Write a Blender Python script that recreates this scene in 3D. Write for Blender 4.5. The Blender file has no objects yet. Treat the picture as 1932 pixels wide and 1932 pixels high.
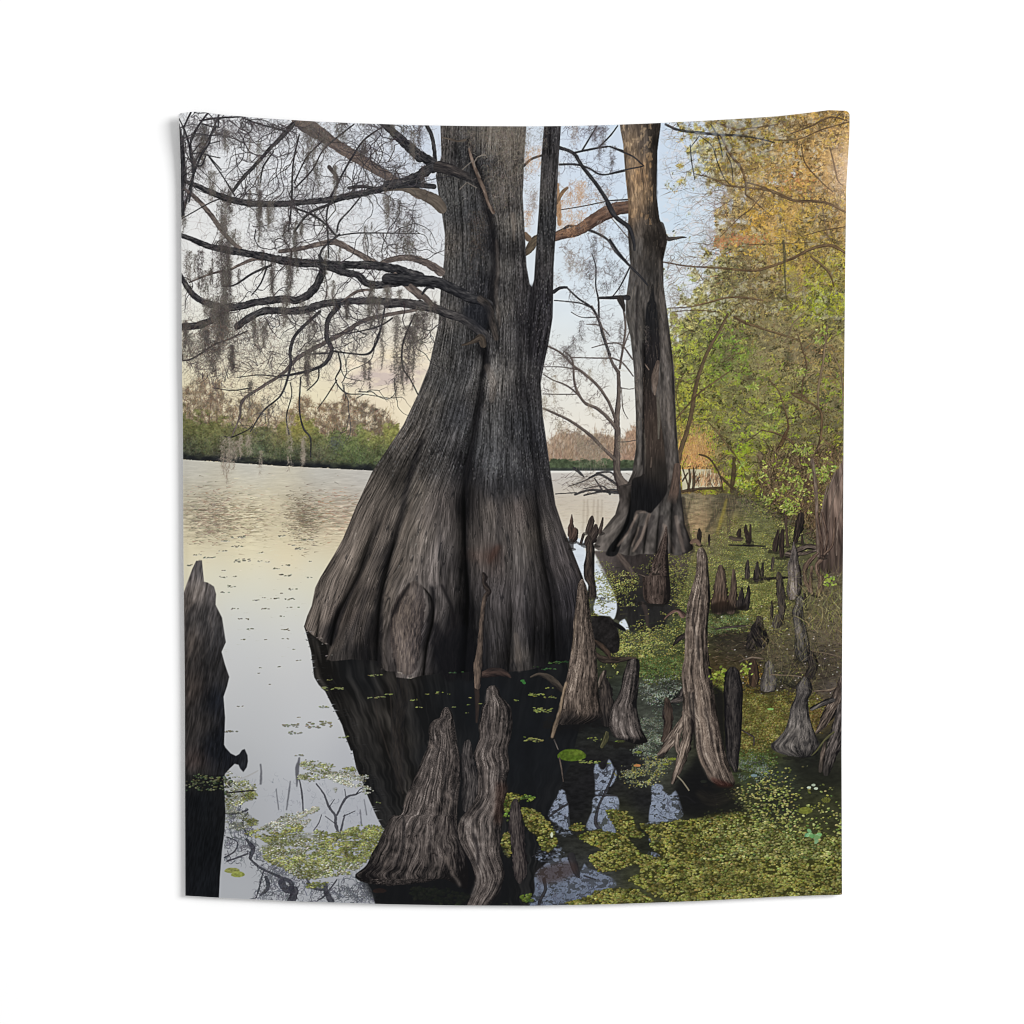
import bpy, math
import numpy as np

# ------------------------------------------------------------------
# Painter: the printed picture on the cloth is drawn by code into an
# array of colours (one unit = one millimetre of cloth) and then
# stored as a colour attribute on the cloth mesh.
# ------------------------------------------------------------------
X0, Y0, W, H = 352, 216, 1356, 1600
cv = np.zeros((H, W, 3), np.float32)
YY, XX = np.mgrid[0:H, 0:W].astype(np.float32)
XX += X0; YY += Y0
rng = np.random.default_rng(11)
GN = rng.random((256, 256)).astype(np.float32)
K = 500 / 1932.0
ORG = dict(A=(340, 210), B=(780, 210), C=(1220, 210), D=(340, 610), E=(780, 610), F=(1220, 610),
           G=(340, 1010), H=(780, 1010), I=(1220, 1010), J=(340, 1340), K=(780, 1340), L=(1220, 1340))


def _ax(v):
    i = np.floor(v).astype(np.int32); f = v - i
    return i, (f * f * (3 - 2 * f)).astype(np.float32)


def vn(x, y, s=0):
    x = x + s * 37.7; y = y + s * 61.3
    if getattr(x, 'shape', 0) == (H, W) and y.shape == (H, W) and x[0, 5] == x[-1, 5] == x[700, 5] and x[3, -1] == x[-7, -1] and y[5, 0] == y[5, -1] == y[5, 600] and y[-1, 3] == y[-1, -7]:
        xi, fx = _ax(x[0]); yi, fy = _ax(y[:, 0])          # separable grid: interpolate axis by axis
        y0 = yi.min(); rows = np.arange(y0, yi.max() + 2)
        g = GN[rows & 255]
        a = g[:, xi & 255]; a = a + (g[:, (xi + 1) & 255] - a) * fx
        r0 = a[yi - y0]; r1 = a[yi - y0 + 1]
        r1 -= r0; r1 *= fy[:, None]; r1 += r0
        return r1
    xi = np.floor(x).astype(np.int32); yi = np.floor(y).astype(np.int32)
    fx = x - xi; fy = y - yi
    fx = fx * fx * (3 - 2 * fx); fy = fy * fy * (3 - 2 * fy)
    a = GN[yi & 255, xi & 255]; b = GN[yi & 255, (xi + 1) & 255]
    c = GN[(yi + 1) & 255, xi & 255]; d = GN[(yi + 1) & 255, (xi + 1) & 255]
    return (a + (b - a) * fx) * (1 - fy) + (c + (d - c) * fx) * fy


def fbm(x, y, s=0, o=3):
    r = 0; a = 1.0; t = 0
    for k in range(o):
        r = r + a * vn(x * 2 ** k, y * 2 ** k, s + k * 5); t += a; a *= .55
    return r / t


def pp(sq, s, rs=None):
    """parse 'x,y[,r] x,y[,r]' in the units of a sketch square -> mm"""
    out = []
    for tok in s.split():
        v = [float(q) for q in tok.split(',')]
        if sq:
            o = ORG[sq]
            p = [o[0] + v[0] * K, o[1] + v[1] * K]
            if len(v) > 2: p.append(v[2] * K)
        else:
            p = v
        if len(p) < 3 and rs is not None: p.append(rs * (K if sq else 1))
        out.append(p)
    return np.array(out, np.float32)


def cr(P, step=4.0, closed=False):
    P = np.asarray(P, np.float32)
    n = len(P)
    if n < 3 and not closed:
        m = max(2, int(np.hypot(*(P[1] - P[0])[:2]) / step))
        t = np.linspace(0, 1, m)[:, None]
        return P[0] * (1 - t) + P[1] * t
    out = []
    for i in range(n if closed else n - 1):
        if closed:
            p0, p1, p2, p3 = P[i - 1], P[i], P[(i + 1) % n], P[(i + 2) % n]
        else:
            p0 = P[max(i - 1, 0)]; p1 = P[i]; p2 = P[i + 1]; p3 = P[min(i + 2, n - 1)]
        m = max(1, int(np.hypot(*(p2 - p1)[:2]) / step))
        t = (np.arange(m) / m)[:, None].astype(np.float32)
        out.append(.5 * ((2 * p1) + (-p0 + p2) * t + (2 * p0 - 5 * p1 + 4 * p2 - p3) * t ** 2 + (-p0 + 3 * p1 - 3 * p2 + p3) * t ** 3))
    if not closed: out.append(P[-1:])
    return np.concatenate(out)


def blur(a, r):
    if r < .4: return a
    n = max(1, int(math.ceil(r * 2.5)))
    k = np.exp(-.5 * (np.arange(-n, n + 1) / r) ** 2); k /= k.sum()
    for ax in (0, 1):
        pad = [(0, 0)] * a.ndim; pad[ax] = (n, n)
        p = np.pad(a, pad, mode='edge'); o = np.zeros_like(a)
        for i, w in enumerate(k):
            sl = [slice(None)] * a.ndim; sl[ax] = slice(i, i + a.shape[ax])
            o += p[tuple(sl)] * np.float32(w)
        a = o
    return a


def poly(P, smooth=True, soft=0.0, rough=0.0, seed=0):
    """coverage mask (full canvas) of a closed outline"""
    P = np.asarray(P, np.float32)[:, :2]
    if smooth: P = cr(P, 5, True)
    if rough:
        d = np.arange(len(P)); P = P.copy()
        P[:, 0] += (fbm(d / 4.0, d * 0., seed, 2) - .5) * rough * 2
        P[:, 1] += (fbm(d / 4.0, d * 0. + 50, seed, 2) - .5) * rough * 2
    m = np.zeros((H, W + 1), np.float32)
    x = P[:, 0] - X0; y = P[:, 1] - Y0
    x2 = np.roll(x, -1); y2 = np.roll(y, -1)
    ya = max(0, int(y.min()) - 1); yb = min(H - 1, int(y.max()) + 1)
    NS = 2
    for row in range(ya, yb + 1):
        for sN in range(NS):
            yy = row - .5 + (sN + .5) / NS
            hit = (y <= yy) != (y2 <= yy)
            if not hit.any(): continue
            xs = np.sort(x[hit] + (yy - y[hit]) / (y2[hit] - y[hit]) * (x2[hit] - x[hit]))
            for a, b in zip(xs[0::2], xs[1::2]):
                a = min(max(a + .5, 0), W); b = min(max(b + .5, 0), W)
                ia, ib = int(a), int(b)
                if ia >= W: continue
                if ia == ib: m[row, ia] += (b - a) / NS; continue
                m[row, ia] += (ia + 1 - a) / NS
                m[row, ia + 1:ib] += 1 / NS
                m[row, ib] += (b - ib) / NS
    m = np.clip(m[:, :W], 0, 1)
    if soft:
        g = int(soft * 3) + 3
        sl = (slice(max(0, ya - g), min(H, yb + g)), slice(int(max(0, x.min() - g)), int(max(1, min(W, x.max() + g)))))
        m[sl] = blur(m[sl], soft)
    return m


def rgb(c): return np.array(c, np.float32) / 255.0


def comp(m, c):
    """lay colour c (3,) or (H,W,3) over the canvas with mask m"""
    global cv
    ys = np.where(m.max(1) > 0)[0]
    if not len(ys): return
    xs = np.where(m.max(0) > 0)[0]
    sl = (slice(ys[0], ys[-1] + 1), slice(xs[0], xs[-1] + 1))
    a = m[sl][..., None]
    cc = c[sl] if getattr(c, 'ndim', 1) == 3 else rgb(c)
    cv[sl] = cv[sl] * (1 - a) + cc * a


def idw(S, p=3.0, eps=16.0, sat=.86):
    """smooth colour field through samples (x, y, r, g, b)"""
    S = np.array(S, np.float32)
    lum = S[:, 2:5].mean(1, keepdims=True); S[:, 2:5] = lum + (S[:, 2:5] - lum) * sat
    q = 8
    gx = np.arange(0, W + q, q) + X0; gy = np.arange(0, H + q, q) + Y0
    gx, gy = np.meshgrid(gx, gy)
    num = 0; den = 0
    for x, y, r, g, b in S:
        w = 1 / (((gx - x) ** 2 + (gy - y) ** 2) ** (p / 2) + eps ** p * .3)
        num = num + w[..., None] * np.array([r, g, b]); den = den + w
    F = blur((num / den[..., None] / 255).astype(np.float32), max(1.0, eps / 14))
    fy = np.arange(H, dtype=np.float32) / q; fx = np.arange(W, dtype=np.float32) / q
    iy = fy.astype(int); ix = fx.astype(int); fy = (fy - iy)[:, None, None]; fx = (fx - ix)[None, :, None]
    R = F[:, ix] + (F[:, ix + 1] - F[:, ix]) * fx
    r0 = R[iy]; r1 = R[iy + 1]; r1 -= r0; r1 *= fy; r1 += r0
    return r1


def splat(x, y, c, w, gain=1.0, mask=None, amax=1.0):
    """lay many soft points: x,y (n,), c (n,3) or (3,), w (n,)"""
    global cv
    x = np.ravel(x) - X0; y = np.ravel(y) - Y0
    n = len(x)
    w = np.broadcast_to(np.asarray(w, np.float32), (n,))
    c = np.asarray(c, np.float32)
    ok = (x > 0) & (x < W - 2) & (y > 0) & (y < H - 2)
    x = x[ok]; y = y[ok]; w = w[ok]
    if c.ndim == 2: c = c[ok]
    if not len(x): return
    ix = x.astype(np.int32); iy = y.astype(np.int32)
    fx = (x - ix).astype(np.float32); fy = (y - iy).astype(np.float32)
    ax, bx = int(ix.min()), int(ix.max()) + 2; ay, by = int(iy.min()), int(iy.max()) + 2
    bw, bh = bx - ax, by - ay; N = bw * bh
    base = (iy - ay) * bw + (ix - ax)
    w = w.astype(np.float32)
    q = [w * (1 - fx) * (1 - fy), w * fx * (1 - fy), w * (1 - fx) * fy, w * fx * fy]
    idx = np.concatenate([base, base + 1, base + bw, base + bw + 1]); q = np.concatenate(q)
    wa = np.bincount(idx, q, N)
    m_ = mask[ay:by, ax:bx].ravel() if mask is not None else None
    a = np.clip(wa * gain, 0, 1) * amax
    if m_ is not None: a = a * m_
    nz = np.nonzero(a > 0)[0]
    A = a[nz][:, None].astype(np.float32)
    if c.ndim == 2:
        c4 = np.concatenate([c] * 4)
        col = np.stack([np.bincount(idx, q * c4[:, k], N)[nz] / np.maximum(wa[nz], 1e-9) for k in range(3)], 1) / 255
    else:
        col = rgb(c)
    f = cv.reshape(-1, 3)
    g = (nz // bw + ay) * W + nz % bw + ax
    f[g] = f[g] * (1 - A) + np.asarray(col, np.float32) * A


def strokes(x, y, ang, length, width, col, curv=0.0, wob=0.0, taper=.3, gain=1.0, amax=1.0, mask=None, grav=0.0, ret=False, ds=.6):
    """n curved hair-like strokes, all arrays (n,)"""
    n = len(x)
    B = lambda v: np.broadcast_to(np.asarray(v, np.float32), (n,))
    ang, length, width, curv, wob = B(ang), B(length), B(width), B(curv), B(wob)
    m = int(max(3, np.ceil(length.max() / ds)))
    t = np.linspace(0, 1, m)[None]
    st = (length / m)[:, None]
    kn = max(2, m // 10)
    wn = rng.normal(size=(n, kn + 2))
    ti = t[0] * kn; i0 = ti.astype(int); f = ti - i0
    wn = wn[:, i0] * (1 - f) + wn[:, i0 + 1] * f
    a = ang[:, None] + curv[:, None] * t + np.cumsum(wn, 1) * wob[:, None] / math.sqrt(m) * .6
    if grav: a = a + grav * t * np.cos(a)
    px = x[:, None] + np.cumsum(np.cos(a), 1) * st
    py = y[:, None] + np.cumsum(np.sin(a), 1) * st
    wd = width[:, None] * (1 - (1 - taper) * t)
    cc = np.asarray(col, np.float32)
    if cc.ndim == 2: cc = np.repeat(cc, m, 0)
    lay(px, py, a, wd, st, cc, gain, amax, mask)
    if ret: return px, py, a, wd


def lay(px, py, a, wd, st, cc, gain=1.0, amax=1.0, mask=None):
    k = int(max(1, math.ceil(wd.max() / .8)))
    XS, YS, WS = [], [], []
    for j in range(k):
        o = ((j + .5) / k - .5) * np.maximum(wd - .8, 0) if k > 1 else 0
        XS.append((px - np.sin(a) * o).ravel()); YS.append((py + np.cos(a) * o).ravel())
        WS.append((np.minimum(wd, 1.2) * st * (1.0 if k == 1 else np.clip(wd / k * 1.1, .25, 1.2))).ravel())
    if cc.ndim == 2: cc = np.tile(cc, (k, 1))
    splat(np.concatenate(XS), np.concatenate(YS), cc, np.concatenate(WS), gain, mask, amax)


def jit(c, n, s=10, g=6):
    """n colours around c: brightness spread s, hue spread g"""
    c = np.asarray(c, np.float32)
    if c.ndim == 2: c = c[rng.integers(0, len(c), n)]
    l_ = c.mean(-1, keepdims=True); c = l_ + (c - l_) * .86
    return np.clip(c + rng.normal(size=(n, 1)) * s + rng.normal(size=(n, 3)) * g, 0, 255)


_dk = []
for i in range(40):
    r = math.sqrt((i + .5) / 40); th = i * 2.39996
    _dk.append((r * math.cos(th), r * math.sin(th)))
DISK = np.array(_dk, np.float32)


def dabs(x, y, rx, ry, col, ang=0.0, mask=None, amax=1.0, batches=6, sort=True):
    """opaque little ellipses"""
    n = len(x)
    if not n: return
    B = lambda v: np.broadcast_to(np.asarray(v, np.float32), (n,))
    rx, ry, ang = B(rx), B(ry), B(ang)
    col = np.asarray(col, np.float32)
    if col.ndim == 1: col = np.tile(col, (n, 1))
    o = np.argsort(y) if sort else np.arange(n)
    for b in range(batches):
        s = o[b::batches] if sort is False else o[int(n * b / batches):int(n * (b + 1) / batches)]
        if not len(s): continue
        ux = DISK[None, :, 0] * rx[s][:, None]; uy = DISK[None, :, 1] * ry[s][:, None]
        ca = np.cos(ang[s])[:, None]; sa = np.sin(ang[s])[:, None]
        px = x[s][:, None] + ux * ca - uy * sa; py = y[s][:, None] + ux * sa + uy * ca
        w = np.repeat((rx[s] * ry[s] * 3.14 / 40) * 1.3 + .012, 40)
        splat(px.ravel(), py.ravel(), np.repeat(col[s], 40, 0), w, 1.0, mask, amax)


def scatter(m, n):
    """n random positions with density m"""
    p = m.ravel().astype(np.float64); c = np.cumsum(p)
    i = np.searchsorted(c, rng.random(n) * c[-1])
    return (i % W + X0 + rng.random(n) - .5).astype(np.float32), (i // W + Y0 + rng.random(n) - .5).astype(np.float32)


def ramp(v, cs):
    cs = [rgb(c) for c in cs]
    v = np.clip(v, 0, .9999) * (len(cs) - 1)
    i = v.astype(int); f = (v - i)[..., None]
    cs = np.array(cs)
    return cs[i] * (1 - f) + cs[i + 1] * f


BARK = [(24, 24, 27), (62, 58, 57), (104, 96, 90), (150, 140, 131)]
DARKB = [(28, 28, 31), (50, 50, 53), (76, 75, 76), (112, 109, 107)]
BRN = [(70, 60, 54), (104, 92, 84), (134, 120, 110), (160, 146, 134)]
_ls = [0]


def limb(P, cs=DARKB, lit=0.0, amp=.5, edge=.12, v0=.42, ft=2.6, ls=14.0, rim=.3, alpha=1.0, tone=None, fade=None, soft=0.0, taper_end=False, caps=True):
    """a tapered limb / root / knee: spine points (x, y, r)"""
    global cv
    _ls[0] += 1; sd = _ls[0]
    P = cr(P, 3.0)
    R = float(P[:, 2].max()) * 1.3 + 3
    xa = max(0, int(P[:, 0].min() - X0 - R)); xb = min(W, int(P[:, 0].max() - X0 + R) + 1)
    ya = max(0, int(P[:, 1].min() - Y0 - R)); yb = min(H, int(P[:, 1].max() - Y0 + R) + 1)
    if xb <= xa or yb <= ya: return None
    h, w = yb - ya, xb - xa
    q = np.full((h, w), 9., np.float32); T = np.zeros((h, w), np.float32); S = np.zeros((h, w), np.float32); RR = np.ones((h, w), np.float32)
    s0 = 0.
    for i in range(len(P) - 1):
        x1, y1, r1 = P[i]; x2, y2, r2 = P[i + 1]
        L = math.hypot(x2 - x1, y2 - y1)
        if L < 1e-4: continue
        rm = max(r1, r2) * 1.3 + 2
        a = max(xa, int(min(x1, x2) - rm - X0)); b = min(xb, int(max(x1, x2) + rm - X0) + 1)
        c = max(ya, int(min(y1, y2) - rm - Y0)); d = min(yb, int(max(y1, y2) + rm - Y0) + 1)
        if b <= a or d <= c: s0 += L; continue
        sl = (slice(c - ya, d - ya), slice(a - xa, b - xa))
        X = XX[c:d, a:b]; Y = YY[c:d, a:b]
        tx, ty = (x2 - x1) / L, (y2 - y1) / L
        u = np.clip((X - x1) * tx + (Y - y1) * ty, 0, L)
        if not caps:
            if i == 0: u = np.where((X - x1) * tx + (Y - y1) * ty < 0, 1e4, u)
        dx = X - x1 - u * tx; dy = Y - y1 - u * ty
        r = np.maximum(r1 + (r2 - r1) * u / L, .3)
        dd = np.sqrt(dx * dx + dy * dy); qq = dd / r
        k = qq < q[sl]
        q[sl] = np.where(k, qq, q[sl])
        T[sl] = np.where(k, (dx * (-ty) + dy * tx) / r, T[sl])
        S[sl] = np.where(k, s0 + u, S[sl]); RR[sl] = np.where(k, r, RR[sl])
        s0 += L
    # T>0 is the side to the right when walking down (y grows)
    e = 1 + edge * (fbm(S / 7.0, np.sign(T) * 9.0 + 40, sd, 3) - .5) * 2
    al = np.clip((e - q) * RR + .5, 0, 1)
    tex = fbm(T * np.clip(RR / 2.6, .8, 12) * ft / 2.6 + fbm(S / 30, T * 0, sd, 2) * 2, S / ls, sd, 3)
    fine = vn(T * RR / 1.3, S / 5.0 + T, sd + 3)
    if lit == 'n': sh = 0
    # direction towards picture-left is lit<0
    v = v0 - lit * T * .45 * -1 - rim * np.abs(T) ** 3 + amp * ((tex - .5) * 1.5 + (fine - .5) * .35)
    if tone is not None:   # tone: list of (s fraction, value shift)
        tn = np.array(tone); v = v + np.interp(S / max(s0, 1), tn[:, 0], tn[:, 1])
    if fade is not None:
        fd = np.array(fade); al = al * np.interp(S / max(s0, 1), fd[:, 0], fd[:, 1])
    if soft: al = blur(al, soft)
    al = (al * alpha)[..., None]
    col = ramp(v, cs)
    sl = (slice(ya, yb), slice(xa, xb))
    cv[sl] = cv[sl] * (1 - al) + col * al


def moss(x, y, L, wd, n=None, col=(112, 108, 102), amax=.75, sp=8, clump=True):
    """hanging beard of Spanish moss"""
    n = int(n or L * wd * .12 + 12)
    t = rng.random(n) ** 1.15
    k = max(2, int(wd / 7) + 1)
    cx = rng.normal(size=k) * wd * .28; cl = .45 + .55 * rng.random(k); j = rng.integers(0, k, n)
    xx = x + cx[j] + rng.normal(size=n) * wd * .16 * (1 - .55 * t) + 1.5 * np.sin(t * 9 + j)
    yy = y + t * L * cl[j]
    ang = math.pi / 2 + rng.normal(size=n) * .42
    strokes(xx, yy, ang, rng.uniform(4, 7 + sp, n), rng.uniform(.45, .85, n), jit(col, n, 15, 3), curv=rng.normal(size=n) * .9, wob=.9, amax=amax)
    m = n // 3
    strokes(x + cx[rng.integers(0, k, m)] + rng.normal(size=m) * wd * .2, y + rng.random(m) * L * .7, rng.uniform(0, 6.28, m), rng.uniform(3, 8, m), .5, jit(col, m, 15, 3), curv=rng.normal(size=m) * 1.5, wob=1, amax=amax * .8)


def twigs(P0, n, Lr, wr, col, spread=1.0, side=0, curv=.5, wob=1.0, grav=0, kids=2, kl=.45, amax=.9, s=9, base=None):
    """side twigs growing along a spine P0 (n,2+)"""
    Q = cr(P0, 3.0)
    i = rng.integers(0, len(Q) - 1, n)
    d = Q[i + 1] - Q[i]
    a = np.arctan2(d[:, 1], d[:, 0])
    sg = np.where(rng.random(n) < .5, -1, 1) if side == 0 else np.full(n, side)
    if base is None: a = a + sg * rng.uniform(.4, 1.3, n) * spread
    else: a = base + rng.normal(size=n) * spread
    ln = rng.uniform(Lr[0], Lr[1], n)
    r = strokes(Q[i, 0], Q[i, 1], a, ln, rng.uniform(wr[0], wr[1], n), jit(col, n, s, 2), curv=rng.normal(size=n) * curv, wob=wob, grav=grav, amax=amax, ret=True)
    for g in range(kids):
        px, py, aa, wd = r
        m = int(px.shape[0] * 2.2)
        row = rng.integers(0, px.shape[0], m); c = (px.shape[1] * rng.uniform(.15, .98, m)).astype(int)
        ln = ln[row] * kl * rng.uniform(.5, 1.3, m)
        a2 = aa[row, c] + np.where(rng.random(m) < .5, -1, 1) * rng.uniform(.35, 1.1, m)
        r = strokes(px[row, c], py[row, c], a2, ln, np.maximum(wd[row, c] * .8, .45), jit(col, m, s, 2), curv=rng.normal(size=m) * curv, wob=wob, grav=grav, amax=amax, ret=True)
# ---------------- sky ----------------
SKY = idw([(380, 240, 214, 217, 222), (500, 300, 212, 217, 224), (620, 260, 205, 213, 226), (760, 300, 204, 214, 230), (860, 300, 196, 210, 232),
           (560, 360, 203, 212, 224), (400, 420, 222, 223, 222), (600, 440, 218, 221, 224), (760, 430, 208, 215, 226), (850, 470, 212, 216, 224), (420, 540, 226, 227, 222),
           (600, 560, 224, 226, 222), (760, 560, 222, 225, 226), (400, 640, 228, 226, 208), (560, 640, 228, 226, 208), (700, 640, 226, 226, 216), (820, 620, 226, 226, 220), (380, 740, 232, 224, 188),
           (560, 720, 232, 225, 196), (700, 690, 232, 222, 196), (800, 690, 236, 216, 184), (640, 780, 238, 222, 176), (760, 760, 236, 214, 188), (790, 820, 238, 220, 180), (500, 790, 236, 218, 176), (380, 800, 226, 208, 168),
           (1070, 300, 200, 212, 228), (1160, 280, 190, 208, 232), (1200, 400, 190, 210, 236), (1070, 430, 200, 212, 224), (1200, 500, 196, 216, 234), (1140, 600, 208, 224, 236), (1200, 700, 218, 226, 228),
           (1120, 720, 224, 228, 220), (1130, 790, 232, 224, 204), (1210, 800, 230, 224, 206), (1150, 850, 234, 218, 190), (1240, 850, 228, 214, 190),
           (1350, 280, 180, 202, 230), (1380, 420, 180, 206, 232), (1360, 470, 184, 210, 234), (1370, 540, 204, 220, 230), (1360, 620, 216, 224, 226), (1400, 300, 190, 208, 230),
           (1500, 300, 205, 210, 216), (1640, 260, 216, 212, 206), (1690, 330, 224, 206, 190), (1450, 480, 204, 216, 224), (1520, 420, 205, 205, 200), (1360, 720, 214, 218, 206), (1400, 680, 204, 212, 204)], 2.6, 60)
comp(np.ones((H, W), np.float32), SKY)
cl = np.exp(-((XX - 775) / 55) ** 2 - ((YY - 745) / 22) ** 2) * fbm(XX / 18, YY / 9, 3) * 1.1
comp(np.clip(cl, 0, .6), (206, 186, 176))
cl = np.clip(np.exp(-((XX - 770) / 90) ** 2 - ((YY - 722) / 26) ** 2) * (fbm(XX / 30, YY / 13, 5, 4) - .36) * 5, 0, .85)
comp(cl, (250, 232, 202))
cl = np.clip(np.exp(-((XX - 780) / 80) ** 2 - ((YY - 756) / 16) ** 2) * (fbm(XX / 26, YY / 10, 6, 4) - .38) * 5, 0, .75)
comp(cl, (200, 184, 178))
cl = np.exp(-((XX - 800) / 45) ** 2 - ((YY - 712) / 14) ** 2) * fbm(XX / 12, YY / 6, 4)
comp(np.clip(cl, 0, .6), (242, 224, 188))
# fine paper-thin cloud mottling
cv *= (1 + (fbm(XX / 60, YY / 30, 8) - .5) * .03)[..., None]
kw = (np.clip((900 - XX) / 300, 0, 1) * np.clip((760 - YY) / 200, 0, 1) * .4)[..., None]
cv = cv * (1 - kw) + kw * rgb((238, 239, 240))
kw = (np.clip((XX - 900) / 100, 0, 1) * .25)[..., None]
cv = cv * (1 - kw) + kw * rgb((226, 234, 242))


def trees_far(x0, x1, top, col, n, h, seed=0):
    x = rng.uniform(x0, x1, n)
    tp = np.interp(x, *zip(*top))
    return x, tp


# ---------------- far shore (left) ----------------
# bare, brown cypress crowns
top = [(352, 768), (372, 772), (395, 765), (410, 748), (440, 762), (455, 800), (480, 815), (520, 812), (560, 830), (585, 820), (598, 790), (620, 790), (632, 815), (650, 806), (690, 800), (720, 802), (745, 805), (760, 815), (775, 828), (790, 842), (800, 860), (820, 880)]
tx = np.array([t[0] for t in top]); ty = np.array([t[1] for t in top])
lim = np.interp(XX, tx, ty) + (fbm(XX / 16, YY / 16, 21) - .5) * 66 + (fbm(XX / 3, YY / 3, 22) - .5) * 14
shore = np.interp(XX, [352, 366, 560, 760, 830], [917, 919, 932, 942, 946])
left = np.clip((800 - XX) / 4, 0, 1)
far = (1 / (1 + np.exp(-(YY - lim) / 2.5))) * (YY < shore) * left
dens = np.clip(.3 + (fbm(XX / 8, YY / 9, 23) - .35) * 2.8, .05, .95)
FC = np.array([.93, .97, .98], np.float32) * idw([(380, 800, 158, 138, 112), (430, 790, 160, 138, 116), (470, 830, 172, 150, 120), (540, 840, 180, 156, 124), (610, 820, 158, 134, 108), (660, 840, 160, 136, 110), (700, 820, 146, 124, 104), (740, 830, 120, 106, 94), (770, 850, 130, 112, 92), (790, 860, 120, 110, 80)])
comp(far * dens, FC * (.55 + .75 * fbm(XX / 9, YY / 7, 24, 4))[..., None])
mm = far * (YY > lim + 3)
x, y = scatter(mm * (YY < 880), 4200)
strokes(x, y, -math.pi / 2 + rng.normal(size=4200) * .8, rng.uniform(4, 16, 4200), rng.uniform(.4, .8, 4200), jit([(122, 98, 78), (98, 82, 70), (150, 120, 92), (92, 80, 74), (172, 140, 104)], 4200, 10, 5), curv=rng.normal(size=4200) * .8, amax=.75)
x = rng.uniform(366, 790, 70); y = np.interp(x, tx, ty)
strokes(x, y + 100, -math.pi / 2 + rng.normal(size=70) * .06, 95 + rng.uniform(-5, 12, 70), .9, jit((96, 78, 66), 70, 10, 3), amax=.7)
# green belt
top2 = [(352, 822), (380, 826), (420, 838), (470, 842), (500, 850), (560, 858), (580, 838), (600, 832), (625, 838), (640, 868), (700, 868), (730, 860), (760, 872), (800, 850), (820, 860)]
tx2 = np.array([t[0] for t in top2]); ty2 = np.array([t[1] for t in top2])
l2 = np.interp(XX, tx2, ty2) + (fbm(XX / 17, YY / 15, 31) - .5) * 62 + (fbm(XX / 3, YY / 3, 32) - .5) * 14
g = (1 / (1 + np.exp(-(YY - l2) / 3))) * (YY < shore + (fbm(XX / 7, YY * 0, 36) - .5) * 5) * left
GC = idw([(370, 845, 96, 104, 58), (400, 860, 92, 106, 56), (440, 855, 106, 116, 64), (500, 860, 112, 118, 72), (590, 850, 140, 142, 52), (600, 870, 130, 134, 56), (560, 880, 100, 102, 64), (650, 880, 98, 118, 62), (700, 890, 88, 114, 60), (740, 880, 122, 134, 62), (780, 870, 126, 138, 60), (430, 890, 76, 92, 58), (520, 880, 86, 104, 68),
          (380, 895, 62, 76, 62), (450, 900, 64, 68, 66), (520, 895, 62, 84, 74), (570, 905, 62, 88, 64), (640, 905, 72, 80, 70), (680, 895, 68, 92, 60), (720, 905, 64, 94, 60), (760, 905, 70, 92, 60), (600, 900, 54, 66, 58)], 3)
tex = fbm(XX / 9, YY / 7, 33, 4)
lowd = np.clip((YY - (shore - 22)) / 18 + (fbm(XX / 14, YY / 8, 35) - .5) * .9, 0, 1)[..., None]
GL = GC.mean(-1, keepdims=True); GC = GL + (GC - GL) * .62 + .02
GC = GC * np.array([1.06, 1.0, .9], np.float32)
GG = GC * (.55 + 1.02 * tex)[..., None] * (1 - lowd) + rgb((40, 42, 44)) * (.8 + .4 * tex)[..., None] * lowd
comp(g, GG)
x, y = scatter(g * (YY < shore - 14), 5200)
dabs(x, y, rng.uniform(.8, 2.6, 5200), rng.uniform(.7, 1.6, 5200), np.clip(GC[(y - Y0).astype(int), (x - X0).astype(int)] * 255 * rng.uniform(.7, 1.4, (5200, 1)) + rng.normal(size=(5200, 3)) * 4, 0, 255), rng.normal(size=5200), amax=.55, batches=3)
x, y = scatter(g * (YY > 876) * (YY < shore - 8), 700)
strokes(x, y, -math.pi / 2 + rng.normal(size=700) * .6, rng.uniform(5, 16, 700), .6, jit([(110, 104, 92), (50, 56, 52), (128, 120, 104)], 700, 8, 3), amax=.5)
for t in ((650, 905, 690, 872), (660, 908, 684, 880)):
    moss(t[2] - 14, t[3], 30, 22, 80, (84, 88, 96), .5)

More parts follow.
